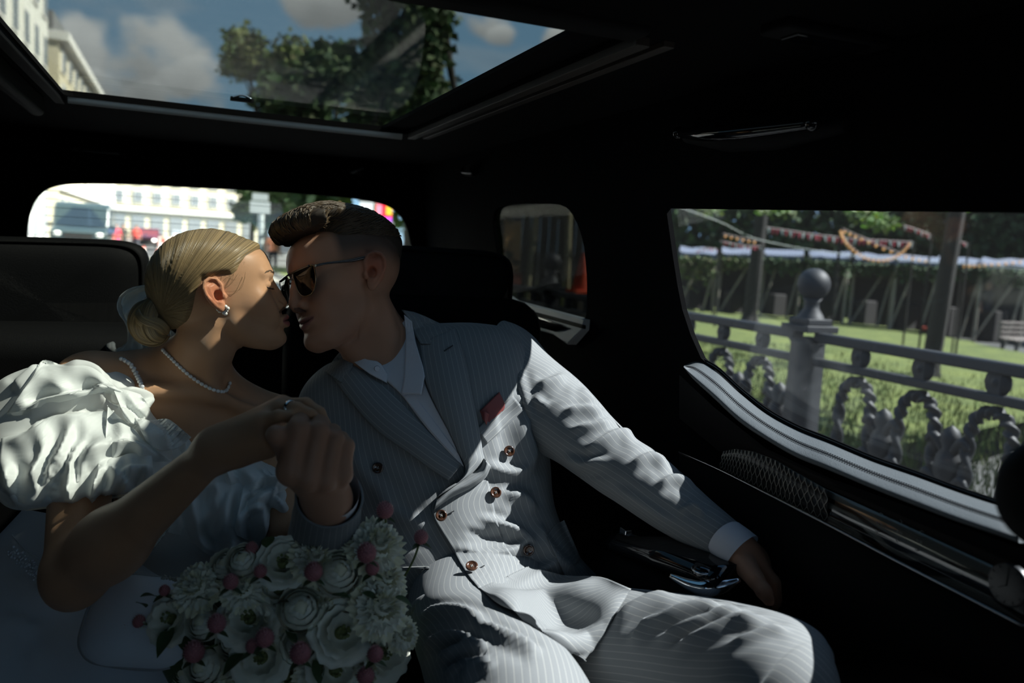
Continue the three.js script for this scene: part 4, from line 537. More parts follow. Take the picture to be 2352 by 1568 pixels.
{ // armrest with chrome handle and switches, beside the man
  const o = thing('armrest', 'black armrest with a chrome handle and knobs beside the man', 'armrest', P(1600, 1320, 1.22)), A = P(1440, 1240, 1.36), B = P(1690, 1330, 1.16);
  part(o, 'top', sweep([A, A.clone().lerp(B, 0.5).add(V(0, 0.004, 0)), B], [0.045, 0.05, 0.042], 16, { n: 16, ny: 0.5 }), gloss);
  part(o, 'side', sweep([A.clone().add(V(0, -0.06, 0)), B.clone().add(V(0, -0.06, 0))], [0.06, 0.055], 14, { n: 6 }), leather);
  part(o, 'chrome_handle', sweep([P(1540, 1322, 1.18), P(1590, 1345, 1.16), P(1625, 1352, 1.15), P(1665, 1345, 1.15), P(1700, 1332, 1.15)], [0.003, 0.008, 0.011, 0.008, 0.003], 12, { n: 24, ny: 1.2 }), chrome);
  const k = P(1617, 1311, 1.17); part(o, 'knob', lathe([[0.017, -0.004], [0.017, 0.004], [0.013, 0.009], [0, 0.009]], 24).translate(k.x, k.y, k.z), gloss); part(o, 'knob_ring', new THREE.TorusGeometry(0.017, 0.0015, 8, 32).rotateX(Math.PI / 2).translate(k.x, k.y + 0.002, k.z), chrome);
  for (const [x, y] of [[1585, 1294], [1660, 1302]]) { const p = P(x, y, 1.2); part(o, 'switch', box(0.03, 0.008, 0.014, p.x, p.y, p.z, 0.003), plastic); }
  const lv = P(1437, 1222, 1.33); part(o, 'latch', box(0.012, 0.012, 0.02, lv.x, lv.y, lv.z), chrome); }
// ---------- heads: a distance field in head space (x to the person's left, y up, z to the front, ear canal at 0) ----------
const tbl = (rows) => (y) => { const n = rows.length; if (y >= rows[0][0]) return rows[0]; if (y <= rows[n - 1][0]) return rows[n - 1]; let i = 0; while (rows[i + 1][0] > y) i++; const a = rows[i], b = rows[i + 1], t0 = (y - a[0]) / (b[0] - a[0]), t = t0, o = []; for (let k = 0; k < a.length; k++) { const p = rows[Math.max(0, i - 1)][k], s = rows[Math.min(n - 1, i + 2)][k]; o.push(0.5 * (2 * a[k] + (b[k] - p) * t + (2 * p - 5 * a[k] + 4 * b[k] - s) * t * t + (3 * a[k] - p - 3 * b[k] + s) * t * t * t)); } return o; };
const faceW = tbl([ // y, front z, half width, z of widest, back z
  [0.09, 0.070, 0.050, 0.0, -0.03], [0.072, 0.0855, 0.060, 0.005, -0.04], [0.054, 0.0925, 0.0655, 0.01, -0.05], [0.035, 0.0945, 0.0675, 0.015, -0.05], [0.018, 0.0905, 0.067, 0.02, -0.05], [0.0, 0.0875, 0.0665, 0.022, -0.045], [-0.02, 0.0885, 0.065, 0.024, -0.03], [-0.04, 0.0915, 0.0605, 0.022, -0.012], [-0.058, 0.0935, 0.0555, 0.02, -0.004], [-0.075, 0.0905, 0.0505, 0.026, 0.004], [-0.09, 0.0915, 0.042, 0.04, 0.016], [-0.1, 0.0885, 0.031, 0.052, 0.03], [-0.108, 0.074, 0.016, 0.058, 0.045]]);
const faceM = tbl([
  [0.09, 0.068, 0.054, 0.0, -0.03], [0.072, 0.086, 0.064, 0.005, -0.04], [0.054, 0.094, 0.069, 0.01, -0.05], [0.035, 0.0975, 0.071, 0.015, -0.05], [0.018, 0.092, 0.0705, 0.02, -0.05], [0.0, 0.087, 0.070, 0.022, -0.045], [-0.02, 0.089, 0.0685, 0.024, -0.03], [-0.042, 0.0925, 0.065, 0.02, -0.012], [-0.062, 0.0935, 0.0615, 0.018, -0.006], [-0.082, 0.0915, 0.0565, 0.024, 0.0], [-0.098, 0.093, 0.048, 0.04, 0.012], [-0.11, 0.0895, 0.036, 0.052, 0.028], [-0.119, 0.074, 0.02, 0.058, 0.045]]);
const HEADS = {
  w: { face: faceW, chin: -0.09, chinZ: 0.078, chinR: 0.0185, jaw: [0.046, -0.048, 0.016, 0.018, -0.092, 0.068, 0.011], brow: 0.003, noseTip: [-0.0295, 0.1025, 0.0085], bridge: [[0.02, 0.087, 0.0055], [-0.01, 0.0965, 0.0068]], ala: [0.0108, -0.0335, 0.0935, 0.0068], mouth: { y: -0.061, z: 0.1005, w: 0.0185, up: 0.0056, lo: 0.0064, smile: 0.0, zc: 0.088, puck: 0.0035 }, ear: [0.0745, 0.001, -0.007, 1.0, 0.38], eye: [0.0305, 0.0075, 0.0735], skullTop: 0.113, skullW: 0.0735 },
  m: { face: faceM, chin: -0.102, chinZ: 0.077, chinR: 0.021, jaw: [0.05, -0.052, 0.016, 0.025, -0.104, 0.067, 0.013], brow: 0.0065, noseTip: [-0.034, 0.1075, 0.0098], bridge: [[0.02, 0.0905, 0.007], [-0.012, 0.1015, 0.0082]], ala: [0.0135, -0.0385, 0.0965, 0.0085], mouth: { y: -0.068, z: 0.098, w: 0.0255, up: 0.0036, lo: 0.0052, smile: 0.005, zc: 0.0855, puck: 0.0 }, ear: [0.078, -0.008, -0.006, 1.1, 0.45], eye: [0.032, 0.0055, 0.0745], skullTop: 0.117, skullW: 0.0765 },
};
const tmpQ = V(), gs = (x, s) => Math.exp(-(x / s) * (x / s));
function seg3(q, ax, ay, az, bx, by, bz, r0, r1) { const dx = bx - ax, dy = by - ay, dz = bz - az, px = q.x - ax, py = q.y - ay, pz = q.z - az, t = clamp((px * dx + py * dy + pz * dz) / (dx * dx + dy * dy + dz * dz)), x = px - t * dx, y = py - t * dy, z = pz - t * dz; return Math.sqrt(x * x + y * y + z * z) - (r0 + (r1 - r0) * t); }
function chain(q, pts, r) { let d = 9; const n = pts.length - 1; for (let i = 0; i < n; i++) { const a = pts[i], b = pts[i + 1]; d = Math.min(d, seg3(q, a[0], a[1], a[2], b[0], b[1], b[2], typeof r === 'number' ? r : r(i / n), typeof r === 'number' ? r : r((i + 1) / n))); } return d; }
// the ear in its own space: u back, v up, w outward, in units of metres, centre at the canal
const helix = [[0.004, -0.004, 0.004], [-0.009, 0.004, 0.007], [-0.0115, 0.016, 0.0085], [-0.006, 0.0275, 0.0095], [0.004, 0.0325, 0.0105], [0.014, 0.0295, 0.0115], [0.0195, 0.02, 0.0125], [0.019, 0.008, 0.012], [0.014, -0.004, 0.0105], [0.008, -0.0145, 0.0085], [0.002, -0.0215, 0.0065]], antihelix = [[0.002, 0.021, 0.0065], [0.009, 0.017, 0.0085], [0.0115, 0.008, 0.0095], [0.009, -0.002, 0.0095], [0.004, -0.009, 0.0085]];
function earField(u, v, w) {
  const q = tmpQ.set(u, v, w), bend = 0.35 * Math.max(0, u + 0.008);
  let d = ell(q, 0.004, 0.007, 0.0045 + bend * 0.4, 0.0165, 0.0265, 0.0042);
  d = smin(d, ell(q, -0.001, -0.0185, 0.005, 0.0075, 0.0095, 0.0042), 0.006);
  d = smin(d, chain(q, helix, 0.0029), 0.0022);
  d = smin(d, chain(q, antihelix, 0.0024), 0.003);
  d = smin(d, ell(q, -0.0105, -0.003, 0.0055, 0.004, 0.0055, 0.0045), 0.0035);
  d = smin(d, ell(q, 0.001, -0.0105, 0.0085, 0.004, 0.0035, 0.0035), 0.003);
  return d;
}
function skullField(qx, h) {
  const x = qx.x < 0 ? -qx.x : qx.x, y = qx.y, z = qx.z, p = { x, y, z };
  let d = ell(p, 0, 0.032, -0.012, h.skullW, h.skullTop - 0.032, 0.0895);
  d = smin(d, ell(p, 0, 0.03, -0.038, h.skullW * 0.93, 0.062, 0.062), 0.03);
  const r = h.face(y), zc = r[3], zf = r[1] - zc, zb = zc - r[4], w = r[2], dz = z - zc, t = dz > 0 ? dz / zf : -dz / zb, n = 2.25, g = Math.pow(Math.pow(x / w, n) + Math.pow(Math.abs(t), n), 1 / n), L = Math.hypot(x, dz); let f = g < 1e-6 ? -w : L * (1 - 1 / g);
  const top = 0.075, bot = h.face(-9)[0] + 0.006; f = smax(f, Math.max(y - top, bot - y), 0.02); return smin(d, f * 0.9, 0.022);
}
function headField(q, h) {
  const x = Math.abs(q.x), y = q.y, z = q.z;
  const qx = { x, y, z };
  let d = skullField(qx, h);
  const j = h.jaw; d = smin(d, seg3(qx, j[0], j[1], j[2], j[3], j[4], j[5], j[6], j[6]), 0.022);
  d = smin(d, ell(qx, 0, h.chin, h.chinZ, h.chinR * 1.1, h.chinR * 0.85, h.chinR), 0.014);
  d = smin(d, ell(qx, 0.043, -0.018, 0.056, 0.018, 0.019, 0.018), 0.022);        // cheek bone
  d = smin(d, ell(qx, 0.028, -0.043, 0.068, 0.016, 0.022, 0.017), 0.02);         // cheek
  // brow and eye socket
  const e = h.eye;
  d = smax(d, -ell(qx, e[0] + 0.001, e[1] + 0.001, 0.101, 0.0205, 0.0125, 0.0148), 0.013);
  d = smax(d, -ell(qx, 0.0145, 0.008, 0.102, 0.0075, 0.011, 0.012), 0.009);
  d = smin(d, seg3(qx, 0.011, 0.0265, 0.0875, 0.043, 0.0275, 0.0725, 0.006 + h.brow * 0.5, 0.005), 0.011) ;
  // nose
  const t = h.noseTip, b = h.bridge, a = h.ala;
  let nz = seg3(qx, 0, b[0][0], b[0][1], 0, b[1][0], b[1][1], b[0][2], b[1][2]);
  nz = smin(nz, seg3(qx, 0, b[1][0], b[1][1], 0, t[0], t[1], b[1][2], t[2]), 0.004);
  nz = smin(nz, seg3(qx, 0.004, 0.006, 0.083, 0.0105, t[0] - 0.001, 0.088, 0.006, 0.0085), 0.008);
  nz = smin(nz, ell(qx, a[0], a[1], a[2], a[3] * 0.95, a[3], a[3] * 1.25), 0.0045);
  nz = smin(nz, seg3(qx, 0, t[0] - 0.007, t[1] - 0.001, 0, t[0] - 0.012, t[1] - 0.009, 0.0048, 0.0042), 0.004);
  d = smin(d, nz, 0.006);
  d = smax(d, -ell(qx, 0.0062 * (a[0] / 0.0108), t[0] - 0.0125, t[1] - 0.0035, 0.0034, 0.0045, 0.0062), 0.002);
  // closed lid over the eyeball
  { const er = 0.0134, de = sph(qx, e[0], e[1] - 0.0005, e[2], er); d = smin(d, de, 0.0035); const lidY = e[1] - 0.0042 - 0.0026 * (1 - ((x - e[0]) / 0.013) ** 2); if (Math.abs(x - e[0]) < 0.0145 && z > 0.07) { d += 0.0012 * Math.exp(-(((y - lidY) / 0.0011) ** 2)) * sstep(0.0145, 0.011, Math.abs(x - e[0])); const cr = e[1] + 0.0062 - 0.0035 * ((x - e[0]) / 0.013) ** 2; d += 0.001 * Math.exp(-(((y - cr) / 0.0014) ** 2)) * sstep(0.0145, 0.01, Math.abs(x - e[0])); } }
  // lips
  const m = h.mouth; d = smin(d, ell(qx, 0, m.y - 0.001, m.z - 0.0135, m.w * 1.05, 0.0135, 0.0105 + m.puck), 0.008);
  { const P1 = [], P2 = []; for (let k = 0; k <= 4; k++) { const u = k / 4, c = 1 - u * u, X = m.w * u, zz = lerp(m.zc, m.z, Math.pow(c, 0.6)); P1.push([X, m.y + 0.0045 * c * (u < 0.15 ? 0.9 : 1) + m.smile * u * u + 0.0012, zz + m.puck * c]); P2.push([X, m.y - 0.006 * c + m.smile * u * u - 0.0006, zz - 0.0008 + m.puck * 0.75 * c]); }
    d = smin(d, chain(qx, P1, (u) => m.up * (1 - 0.55 * u)), 0.005); d = smin(d, chain(qx, P2, (u) => m.lo * (1 - 0.6 * u)), 0.005);
    const ml = m.y + m.smile * Math.min(1, x / m.w) ** 2; if (x < m.w * 1.15 && z > m.zc - 0.012) d += 0.0016 * Math.exp(-(((y - ml) / 0.0013) ** 2)) * sstep(m.w * 1.15, m.w * 0.9, x);
    if (z > 0.07) d += (0.0012 * gs(x, 0.0022) - 0.0016 * gs(x - 0.003, 0.0016)) * gs(y - m.y - 0.0135, 0.005); }
  // ear
  const E = h.ear, an = E[4], cs = Math.cos(an), sn = Math.sin(an), px = x - E[0], pz = z - E[2], py = y - E[1];
  { const w0 = px * cs - -pz * -sn, back = -pz * cs + px * sn, out = px * cs + pz * sn; const tilt = 0.16, u = (back * Math.cos(tilt) - py * Math.sin(tilt)) / E[3], v = (py * Math.cos(tilt) + back * Math.sin(tilt)) / E[3]; const w1 = out / E[3] + 0.002; d = smin(d, earField(u, v, w1) * E[3], 0.0035); const eq = tmpQ.set(u, v, w1); d = smax(d, -ell(eq, -0.001, 0.001, 0.0095, 0.0072, 0.0098, 0.0095) * E[3], 0.0022); d = smax(d, -ell(eq, 0.003, 0.0245, 0.012, 0.0085, 0.0042, 0.005) * E[3], 0.0018); d = smax(d, -ell(eq, 0.0145, 0.012, 0.0145, 0.0028, 0.012, 0.0028) * E[3], 0.0015); d = smin(d, ell(eq, -0.0105, -0.003, 0.0065, 0.0036, 0.005, 0.004) * E[3], 0.0025); }
  return d;
}
// place a head: origin pixel and depth, axes given in the view frame at that pixel
function headPose(px, py, d, left, up, fwd, s) {
  const F = frameAt(px, py), mk = (a) => V().addScaledVector(F.r, a[0]).addScaledVector(F.u, a[1]).addScaledVector(F.n, a[2]).normalize();
  const z = mk(fwd), y = mk(up); y.addScaledVector(z, -y.dot(z)).normalize(); const x = V().crossVectors(y, z), o = P(px, py, d);
  return { x, y, z, o, s, toLocal(q, out) { const dx = q.x - o.x, dy = q.y - o.y, dz = q.z - o.z; return out.set((dx * x.x + dy * x.y + dz * x.z) / s, (dx * y.x + dy * y.y + dz * y.z) / s, (dx * z.x + dy * z.y + dz * z.z) / s); }, at(a, b, c) { return o.clone().addScaledVector(x, a * s).addScaledVector(y, b * s).addScaledVector(z, c * s); } };
}
const HW = headPose(505, 681, 1.38, [0, 0, -1], [-0.17, 0.985, 0.0], [0.985, 0.17, -0.02], 0.952);
const HM = headPose(793, 643, 1.48, [0.494, 0.236, 0.837], [-0.188, 0.969, -0.162], [-0.849, -0.077, 0.523], 1.005);
const skinM = new THREE.MeshPhysicalMaterial({ name: 'skin', color: 0xffffff, vertexColors: true, roughness: 0.42, clearcoat: 0.25, clearcoatRoughness: 0.38, side: THREE.DoubleSide, sheen: 0.15, sheenRoughness: 0.5, sheenColor: new THREE.Color(1, 0.7, 0.55), bumpMap: dataTex(256, 256, (x, y) => { const n = 0.5 + 0.35 * noise3(x / 2, y / 2, 1) + 0.2 * noise3(x / 5, y / 5, 4); return [n, n, n]; }, false, [60, 60]), bumpScale: 0.0003 });
const SK = { w: [0.62, 0.33, 0.175], m: [0.56, 0.28, 0.165], lip: [0.45, 0.13, 0.11], lipM: [0.34, 0.13, 0.1] };
const mix3 = (a, b, t) => [lerp(a[0], b[0], t), lerp(a[1], b[1], t), lerp(a[2], b[2], t)];
function faceTint(l, h, base, lip, female) {
  const x = Math.abs(l.x), m = h.mouth; let c = base;
  c = mix3(c, [base[0] * 1.02, base[1] * 0.8, base[2] * 0.74], 0.35 * gs(x - 0.045, 0.022) * gs(l.y + 0.025, 0.022) * (l.z > 0.02 ? 1 : 0));
  if (l.z > 0.075 && x < m.w * 1.05) { const u = x / m.w, c1 = 1 - u * u, top = m.y + 0.0045 * c1 + m.smile * u * u + m.up * 1.1 * (1 - 0.4 * u), bot = m.y - 0.006 * c1 + m.smile * u * u - m.lo * 0.95 * (1 - 0.4 * u); c = mix3(c, lip, sstep(top + 0.001, top - 0.0012, l.y) * sstep(bot - 0.001, bot + 0.0012, l.y) * sstep(m.w * 1.05, m.w * 0.95, x)); const ml = m.y + m.smile * u * u; c = mix3(c, [lip[0] * 0.35, lip[1] * 0.3, lip[2] * 0.3], Math.exp(-(((l.y - ml) / 0.0011) ** 2)) * sstep(m.w * 1.05, m.w * 0.9, x)); }
  c = mix3(c, [base[0] * 1.1, base[1] * 0.6, base[2] * 0.5], 0.9 * gs(l.z + 0.008, 0.02) * gs(l.y - 0.004, 0.03) * sstep(0.064, 0.074, x));
  if (Math.hypot(x - 0.0065, l.y - h.noseTip[0] + 0.012) < 0.005 && l.z > 0.085) c = mix3(c, [0.05, 0.02, 0.015], 0.7);
  return c;
}
// ---------- bodies ----------
function hitField(f, px, py, d0, d1, lift = 0) { let d = d0; for (let i = 0; i < 220 && d < d1; i++) { const p = P(px, py, d), v = f(p); if (v < 0.0004) return P(px, py, d - lift); d += Math.max(0.0005, v * 0.7); } return P(px, py, d1); }
const bonesD = (q, list, k) => { let d = 9; for (const b of list) d = smin(d, cone3(q, b[0], b[1], b[2], b[3] ?? b[2]), b[4] ?? k); return d; };
const between = (a, b, t) => a.clone().lerp(b, t);
// --- woman ---
const WJ = { head: HW.at(0, -0.07, -0.034), neck: P(432, 888, 1.43), shR: P(200, 893, 1.345), shL: P(625, 985, 1.47), el: P(172, 1322, 1.125), wr: P(500, 1031, 1.03), chest: P(420, 1060, 1.46), hip: P(330, 1500, 1.35) };
const wKn = [P(600, 968, 1.0), P(640, 938, 1.02), P(648, 930, 1.045), P(655, 945, 1.07)];
const wFing = [[wKn[0], P(640, 955, 0.992), P(668, 957, 0.996), P(688, 966, 1.0)], [wKn[1], P(682, 938, 1.004), P(712, 952, 1.004), P(734, 968, 1.008)], [wKn[2], P(702, 928, 1.03), P(733, 948, 1.025), P(748, 975, 1.02)], [wKn[3], P(706, 945, 1.065), P(735, 965, 1.06), P(750, 990, 1.05)]], wR = [0.0082, 0.0088, 0.009, 0.009];
const wHand = (q) => {
  let d = 9; for (let i = 0; i < 4; i++) d = smin(d, cone3(q, WJ.wr, wKn[i], 0.0205, wR[i] + 0.004), 0.016);
  d = smin(d, cone3(q, P(535, 1035, 1.015), P(600, 1008, 1.0), 0.02, 0.0155), 0.02);          // side of the palm below the little finger
  d = smin(d, cone3(q, P(560, 1035, 1.03), P(618, 1030, 1.015), 0.016, 0.012), 0.015);
  for (let i = 0; i < 4; i++) { const F = wFing[i]; let g = 9; for (let k = 0; k < 3; k++) g = smin(g, cone3(q, F[k], F[k + 1], wR[i] * (1 - 0.08 * k) * (k === 0 ? 1.05 : 1), wR[i] * (0.94 - 0.08 * k)), 0.004); d = smin(d, g, 0.005); }
  d = smin(d, cone3(q, P(590, 990, 1.07), P(660, 1010, 1.06), 0.012, 0.0095), 0.012);          // thumb behind the palm
  return d;
};
const wArm = (q) => { let d = cone3(q, WJ.shR, WJ.el, 0.048, 0.039); d = smin(d, cone3(q, WJ.el, between(WJ.el, WJ.wr, 0.28), 0.0405, 0.042), 0.02); d = smin(d, cone3(q, between(WJ.el, WJ.wr, 0.25), WJ.wr, 0.042, 0.0215), 0.03); return smin(d, cone3(q, P(160, 1352, 1.125), WJ.el, 0.02, 0.03), 0.025); };
const wTorso = (q) => {
  let d = cone3(q, WJ.head, WJ.neck, 0.049, 0.053);
  d = smin(d, cone3(q, P(425, 835, 1.43), P(240, 880, 1.37), 0.04, 0.042), 0.05); d = smin(d, cone3(q, P(470, 880, 1.45), P(600, 965, 1.47), 0.038, 0.042), 0.05);
  d = smin(d, cone3(q, WJ.shR, P(330, 960, 1.42), 0.05, 0.08), 0.05); d = smin(d, cone3(q, WJ.shL, P(470, 990, 1.46), 0.048, 0.085), 0.05);
  d = smin(d, cone3(q, P(400, 1000, 1.455), P(400, 1180, 1.44), 0.1, 0.08), 0.06); d = smin(d, cone3(q, P(400, 1180, 1.44), WJ.hip, 0.08, 0.075), 0.06);
  // collar bones and the neck tendon
  d = smin(d, cone3(q, P(478, 905, 1.372), P(330, 893, 1.335), 0.0085, 0.01), 0.022); d = smin(d, cone3(q, P(500, 910, 1.38), P(590, 950, 1.41), 0.0085, 0.009), 0.022);
  d = smin(d, cone3(q, HW.at(-0.045, -0.045, -0.02), P(487, 900, 1.382), 0.011, 0.008), 0.022);
  return d;
};
const wL = V(), wField = (q) => { let d = wTorso(q); const a = wArm(q); d = smin(d, a, 0.03); HW.toLocal(q, wL); if (Math.abs(wL.x) < 0.2 && Math.abs(wL.y) < 0.25 && Math.abs(wL.z) < 0.25) d = smin(d, headField(wL, HEADS.w) * HW.s, wL.z > 0.02 ? 0.012 : 0.022); else d = Math.min(d, wL.length() * HW.s - 0.14); d = smin(d, wHand(q), 0.018); return smin(d, cone3(q, WJ.shL, P(668, 1210, 1.33), 0.045, 0.038), 0.03); };
function boxOf(pts, r) { const b = new THREE.Box3(); pts.forEach((p) => b.expandByPoint(p)); b.expandByScalar(r); return b; }
function bodyMesh(f, regions, tint) { // regions: [box, cell]; the first one that holds a place keeps it
  const list = [];
  regions.forEach(([b, h], i) => { const g = surfaceNet(f, b.min, b.max, h), p = g.attributes.position, I = g.index.array, keep = []; for (let k = 0; k < I.length; k += 3) { let inner = false; for (let r = 0; r < i && !inner; r++) { const bb = regions[r][0], m = regions[r][1] * 1.5 - h * 0.2; let all = true; for (let c = 0; c < 3 && all; c++) { const v = I[k + c], x = p.getX(v), y = p.getY(v), z = p.getZ(v); if (x < bb.min.x + m || x > bb.max.x - m || y < bb.min.y + m || y > bb.max.y - m || z < bb.min.z + m || z > bb.max.z - m) all = false; } inner = all; } if (!inner) keep.push(I[k], I[k + 1], I[k + 2]); } g.setIndex(keep); list.push(paint(g, tint)); });
  return joinBody(list);
}
const skinUV = (g) => { const p = g.attributes.position, u = new Float32Array(p.count * 2); for (let i = 0; i < p.count; i++) { u[i * 2] = p.getX(i) * 4 + p.getZ(i) * 2; u[i * 2 + 1] = p.getY(i) * 4 + p.getZ(i) * 3; } g.setAttribute('uv', new THREE.BufferAttribute(u, 2)); return g; };
const woman = thing('person', 'bride in a white puff-sleeved dress with pearls, kissing the man, hair in a low bun', 'person', P(400, 1300, 1.4));
{ const l = V(), hb = boxOf([HW.at(-0.1, -0.125, -0.12), HW.at(0.1, 0.13, 0.13), HW.at(0, -0.125, 0.13), HW.at(0, 0.13, -0.12)], 0.012), fb = boxOf([HW.at(-0.05, -0.11, 0.03), HW.at(0.05, 0.045, 0.12), HW.at(0, -0.11, 0.12), HW.at(0, 0.04, 0.02)], 0.004);
  const eb = boxOf([HW.at(-0.095, -0.035, -0.04), HW.at(-0.06, 0.045, 0.025)], 0.004), handB = boxOf([P(500, 900, 0.97), P(770, 1080, 1.1), P(500, 1080, 1.0), P(770, 900, 1.1), P(770, 990, 0.97)], 0.014);
  const allB = boxOf([P(60, 780, 1.2), P(60, 1440, 1.1), P(700, 800, 1.62), P(700, 1300, 1.6), P(330, 1560, 1.3), P(700, 1000, 1.05), P(790, 1000, 0.95), P(780, 880, 1.12)], 0.03);
  const tint = (q) => { HW.toLocal(q, l); let c = SK.w; if (l.length() < 0.16) c = faceTint(l, HEADS.w, SK.w, SK.lip, true); const n = 1 + 0.05 * noise3(q.x * 40, q.y * 40, q.z * 40); return [c[0] * n, c[1] * n, c[2] * n]; };
  const g = bodyMesh(wField, [[fb, 0.0016], [hb, 0.002], [handB, 0.0024], [allB, 0.0045]], tint); part(woman, 'body', skinUV(g), skinM); }
// --- man ---
const MJ = { head: HM.at(0, -0.075, -0.022), neck: P(893, 850, 1.52), wrR: P(752, 1148, 1.015), elR: P(735, 1330, 1.22), wrL: P(1690, 1262, 1.2), elL: P(1440, 1085, 1.37), shL: P(1150, 880, 1.54), shR: P(770, 950, 1.56) };
const mMC = [P(667, 1082, 0.965), P(706, 1097, 0.968), P(748, 1099, 0.978), P(787, 1088, 0.99)], mPI = [P(686, 986, 0.965), P(732, 990, 0.972), P(768, 1008, 0.982), P(795, 1024, 0.992)], mDI = [P(690, 968, 1.0), P(735, 972, 1.005), P(765, 990, 1.012), P(785, 1006, 1.02)], mRr = [0.0136, 0.0122, 0.011, 0.0098];
const mHandR = (q) => {
  let d = 9; for (let i = 0; i < 4; i++) { let g = cone3(q, mMC[i], mPI[i], mRr[i] * 1.08, mRr[i]); g = smin(g, cone3(q, mPI[i], mDI[i], mRr[i], mRr[i] * 0.9), 0.004); d = smin(d, g, 0.0025); }
  let p = 9; for (let i = 0; i < 4; i++) p = smin(p, cone3(q, mMC[i].clone().add(V(0, 0, -0.004)), MJ.wrR, mRr[i] * 1.05, 0.021), 0.012);
  d = smin(d, p, 0.01); for (let i = 0; i < 4; i++) d = smin(d, sph(q, mMC[i].x, mMC[i].y - 0.003, mMC[i].z + 0.002, mRr[i] * 0.95), 0.006);
  let t = cone3(q, P(634, 999, 0.958), P(648, 1014, 0.985), 0.0122, 0.0128); t = smin(t, cone3(q, P(648, 1014, 0.985), P(672, 1050, 1.005), 0.0128, 0.016), 0.006); t = smin(t, cone3(q, P(672, 1050, 1.005), P(722, 1120, 1.015), 0.016, 0.02), 0.01); d = smin(d, t, 0.006);
  d = smin(d, cone3(q, MJ.wrR, MJ.elR, 0.028, 0.04), 0.015); return d;
};
const mKL = [P(1742, 1292, 1.185), P(1757, 1300, 1.2), P(1768, 1305, 1.215), P(1775, 1308, 1.23)];
const mHandL = (q) => {
  let d = 9; for (let i = 0; i < 4; i++) { d = smin(d, cone3(q, MJ.wrL, mKL[i], 0.0225, 0.013), 0.014); const a = mKL[i], b = P(1776 + i * 6, 1338 + i * 4, 1.165 + i * 0.016), c = P(1789 + i * 5, 1375 + i * 4, 1.165 + i * 0.016), e = P(1786 + i * 5, 1403 + i * 4, 1.175 + i * 0.016); let g = cone3(q, a, b, 0.0115, 0.0102); g = smin(g, cone3(q, b, c, 0.0102, 0.0092), 0.004); g = smin(g, cone3(q, c, e, 0.0092, 0.0082), 0.004); d = smin(d, g, 0.005); }
  let t = cone3(q, P(1705, 1290, 1.175), P(1735, 1330, 1.14), 0.018, 0.0125); t = smin(t, cone3(q, P(1735, 1330, 1.14), P(1755, 1358, 1.125), 0.0118, 0.0108), 0.004); t = smin(t, cone3(q, P(1755, 1358, 1.125), P(1767, 1378, 1.12), 0.0108, 0.0085), 0.004); d = smin(d, t, 0.008);
  return smin(d, cone3(q, MJ.wrL, MJ.elL, 0.022, 0.032), 0.015);
};
const mTorso = (q) => {
  let d = cone3(q, MJ.head, MJ.neck, 0.058, 0.063); d = smin(d, cone3(q, HM.at(0.048, -0.05, -0.025), P(912, 880, 1.445), 0.012, 0.01), 0.025); d = smin(d, cone3(q, HM.at(0, -0.1, 0.04), P(905, 872, 1.455), 0.016, 0.014), 0.03);
  d = smin(d, cone3(q, MJ.neck, P(960, 1000, 1.53), 0.07, 0.1), 0.05); d = smin(d, cone3(q, P(960, 1000, 1.53), P(1130, 1330, 1.43), 0.1, 0.09), 0.05); d = smin(d, cone3(q, MJ.shR, MJ.shL, 0.045, 0.045), 0.05);
  d = smin(d, cone3(q, MJ.shL, MJ.elL, 0.034, 0.03), 0.03); d = smin(d, cone3(q, MJ.shR, MJ.elR, 0.036, 0.034), 0.03);
  d = smin(d, cone3(q, P(1250, 1480, 1.34), P(1780, 1575, 0.99), 0.07, 0.048), 0.05); d = smin(d, cone3(q, P(1120, 1480, 1.34), P(1230, 1720, 0.98), 0.07, 0.048), 0.05); return d;
};
const mL = V(), mField = (q) => { let d = mTorso(q); HM.toLocal(q, mL); if (Math.abs(mL.x) < 0.2 && Math.abs(mL.y) < 0.25 && Math.abs(mL.z) < 0.25) d = smin(d, headField(mL, HEADS.m) * HM.s, mL.z > 0.02 ? 0.012 : 0.022); else d = Math.min(d, mL.length() * HM.s - 0.14); d = smin(d, mHandR(q), 0.012); return smin(d, mHandL(q), 0.012); };
const man = thing('person', 'groom in a grey pinstriped double-breasted suit and sunglasses, leaning in to kiss the bride', 'person', P(1000, 1200, 1.4));
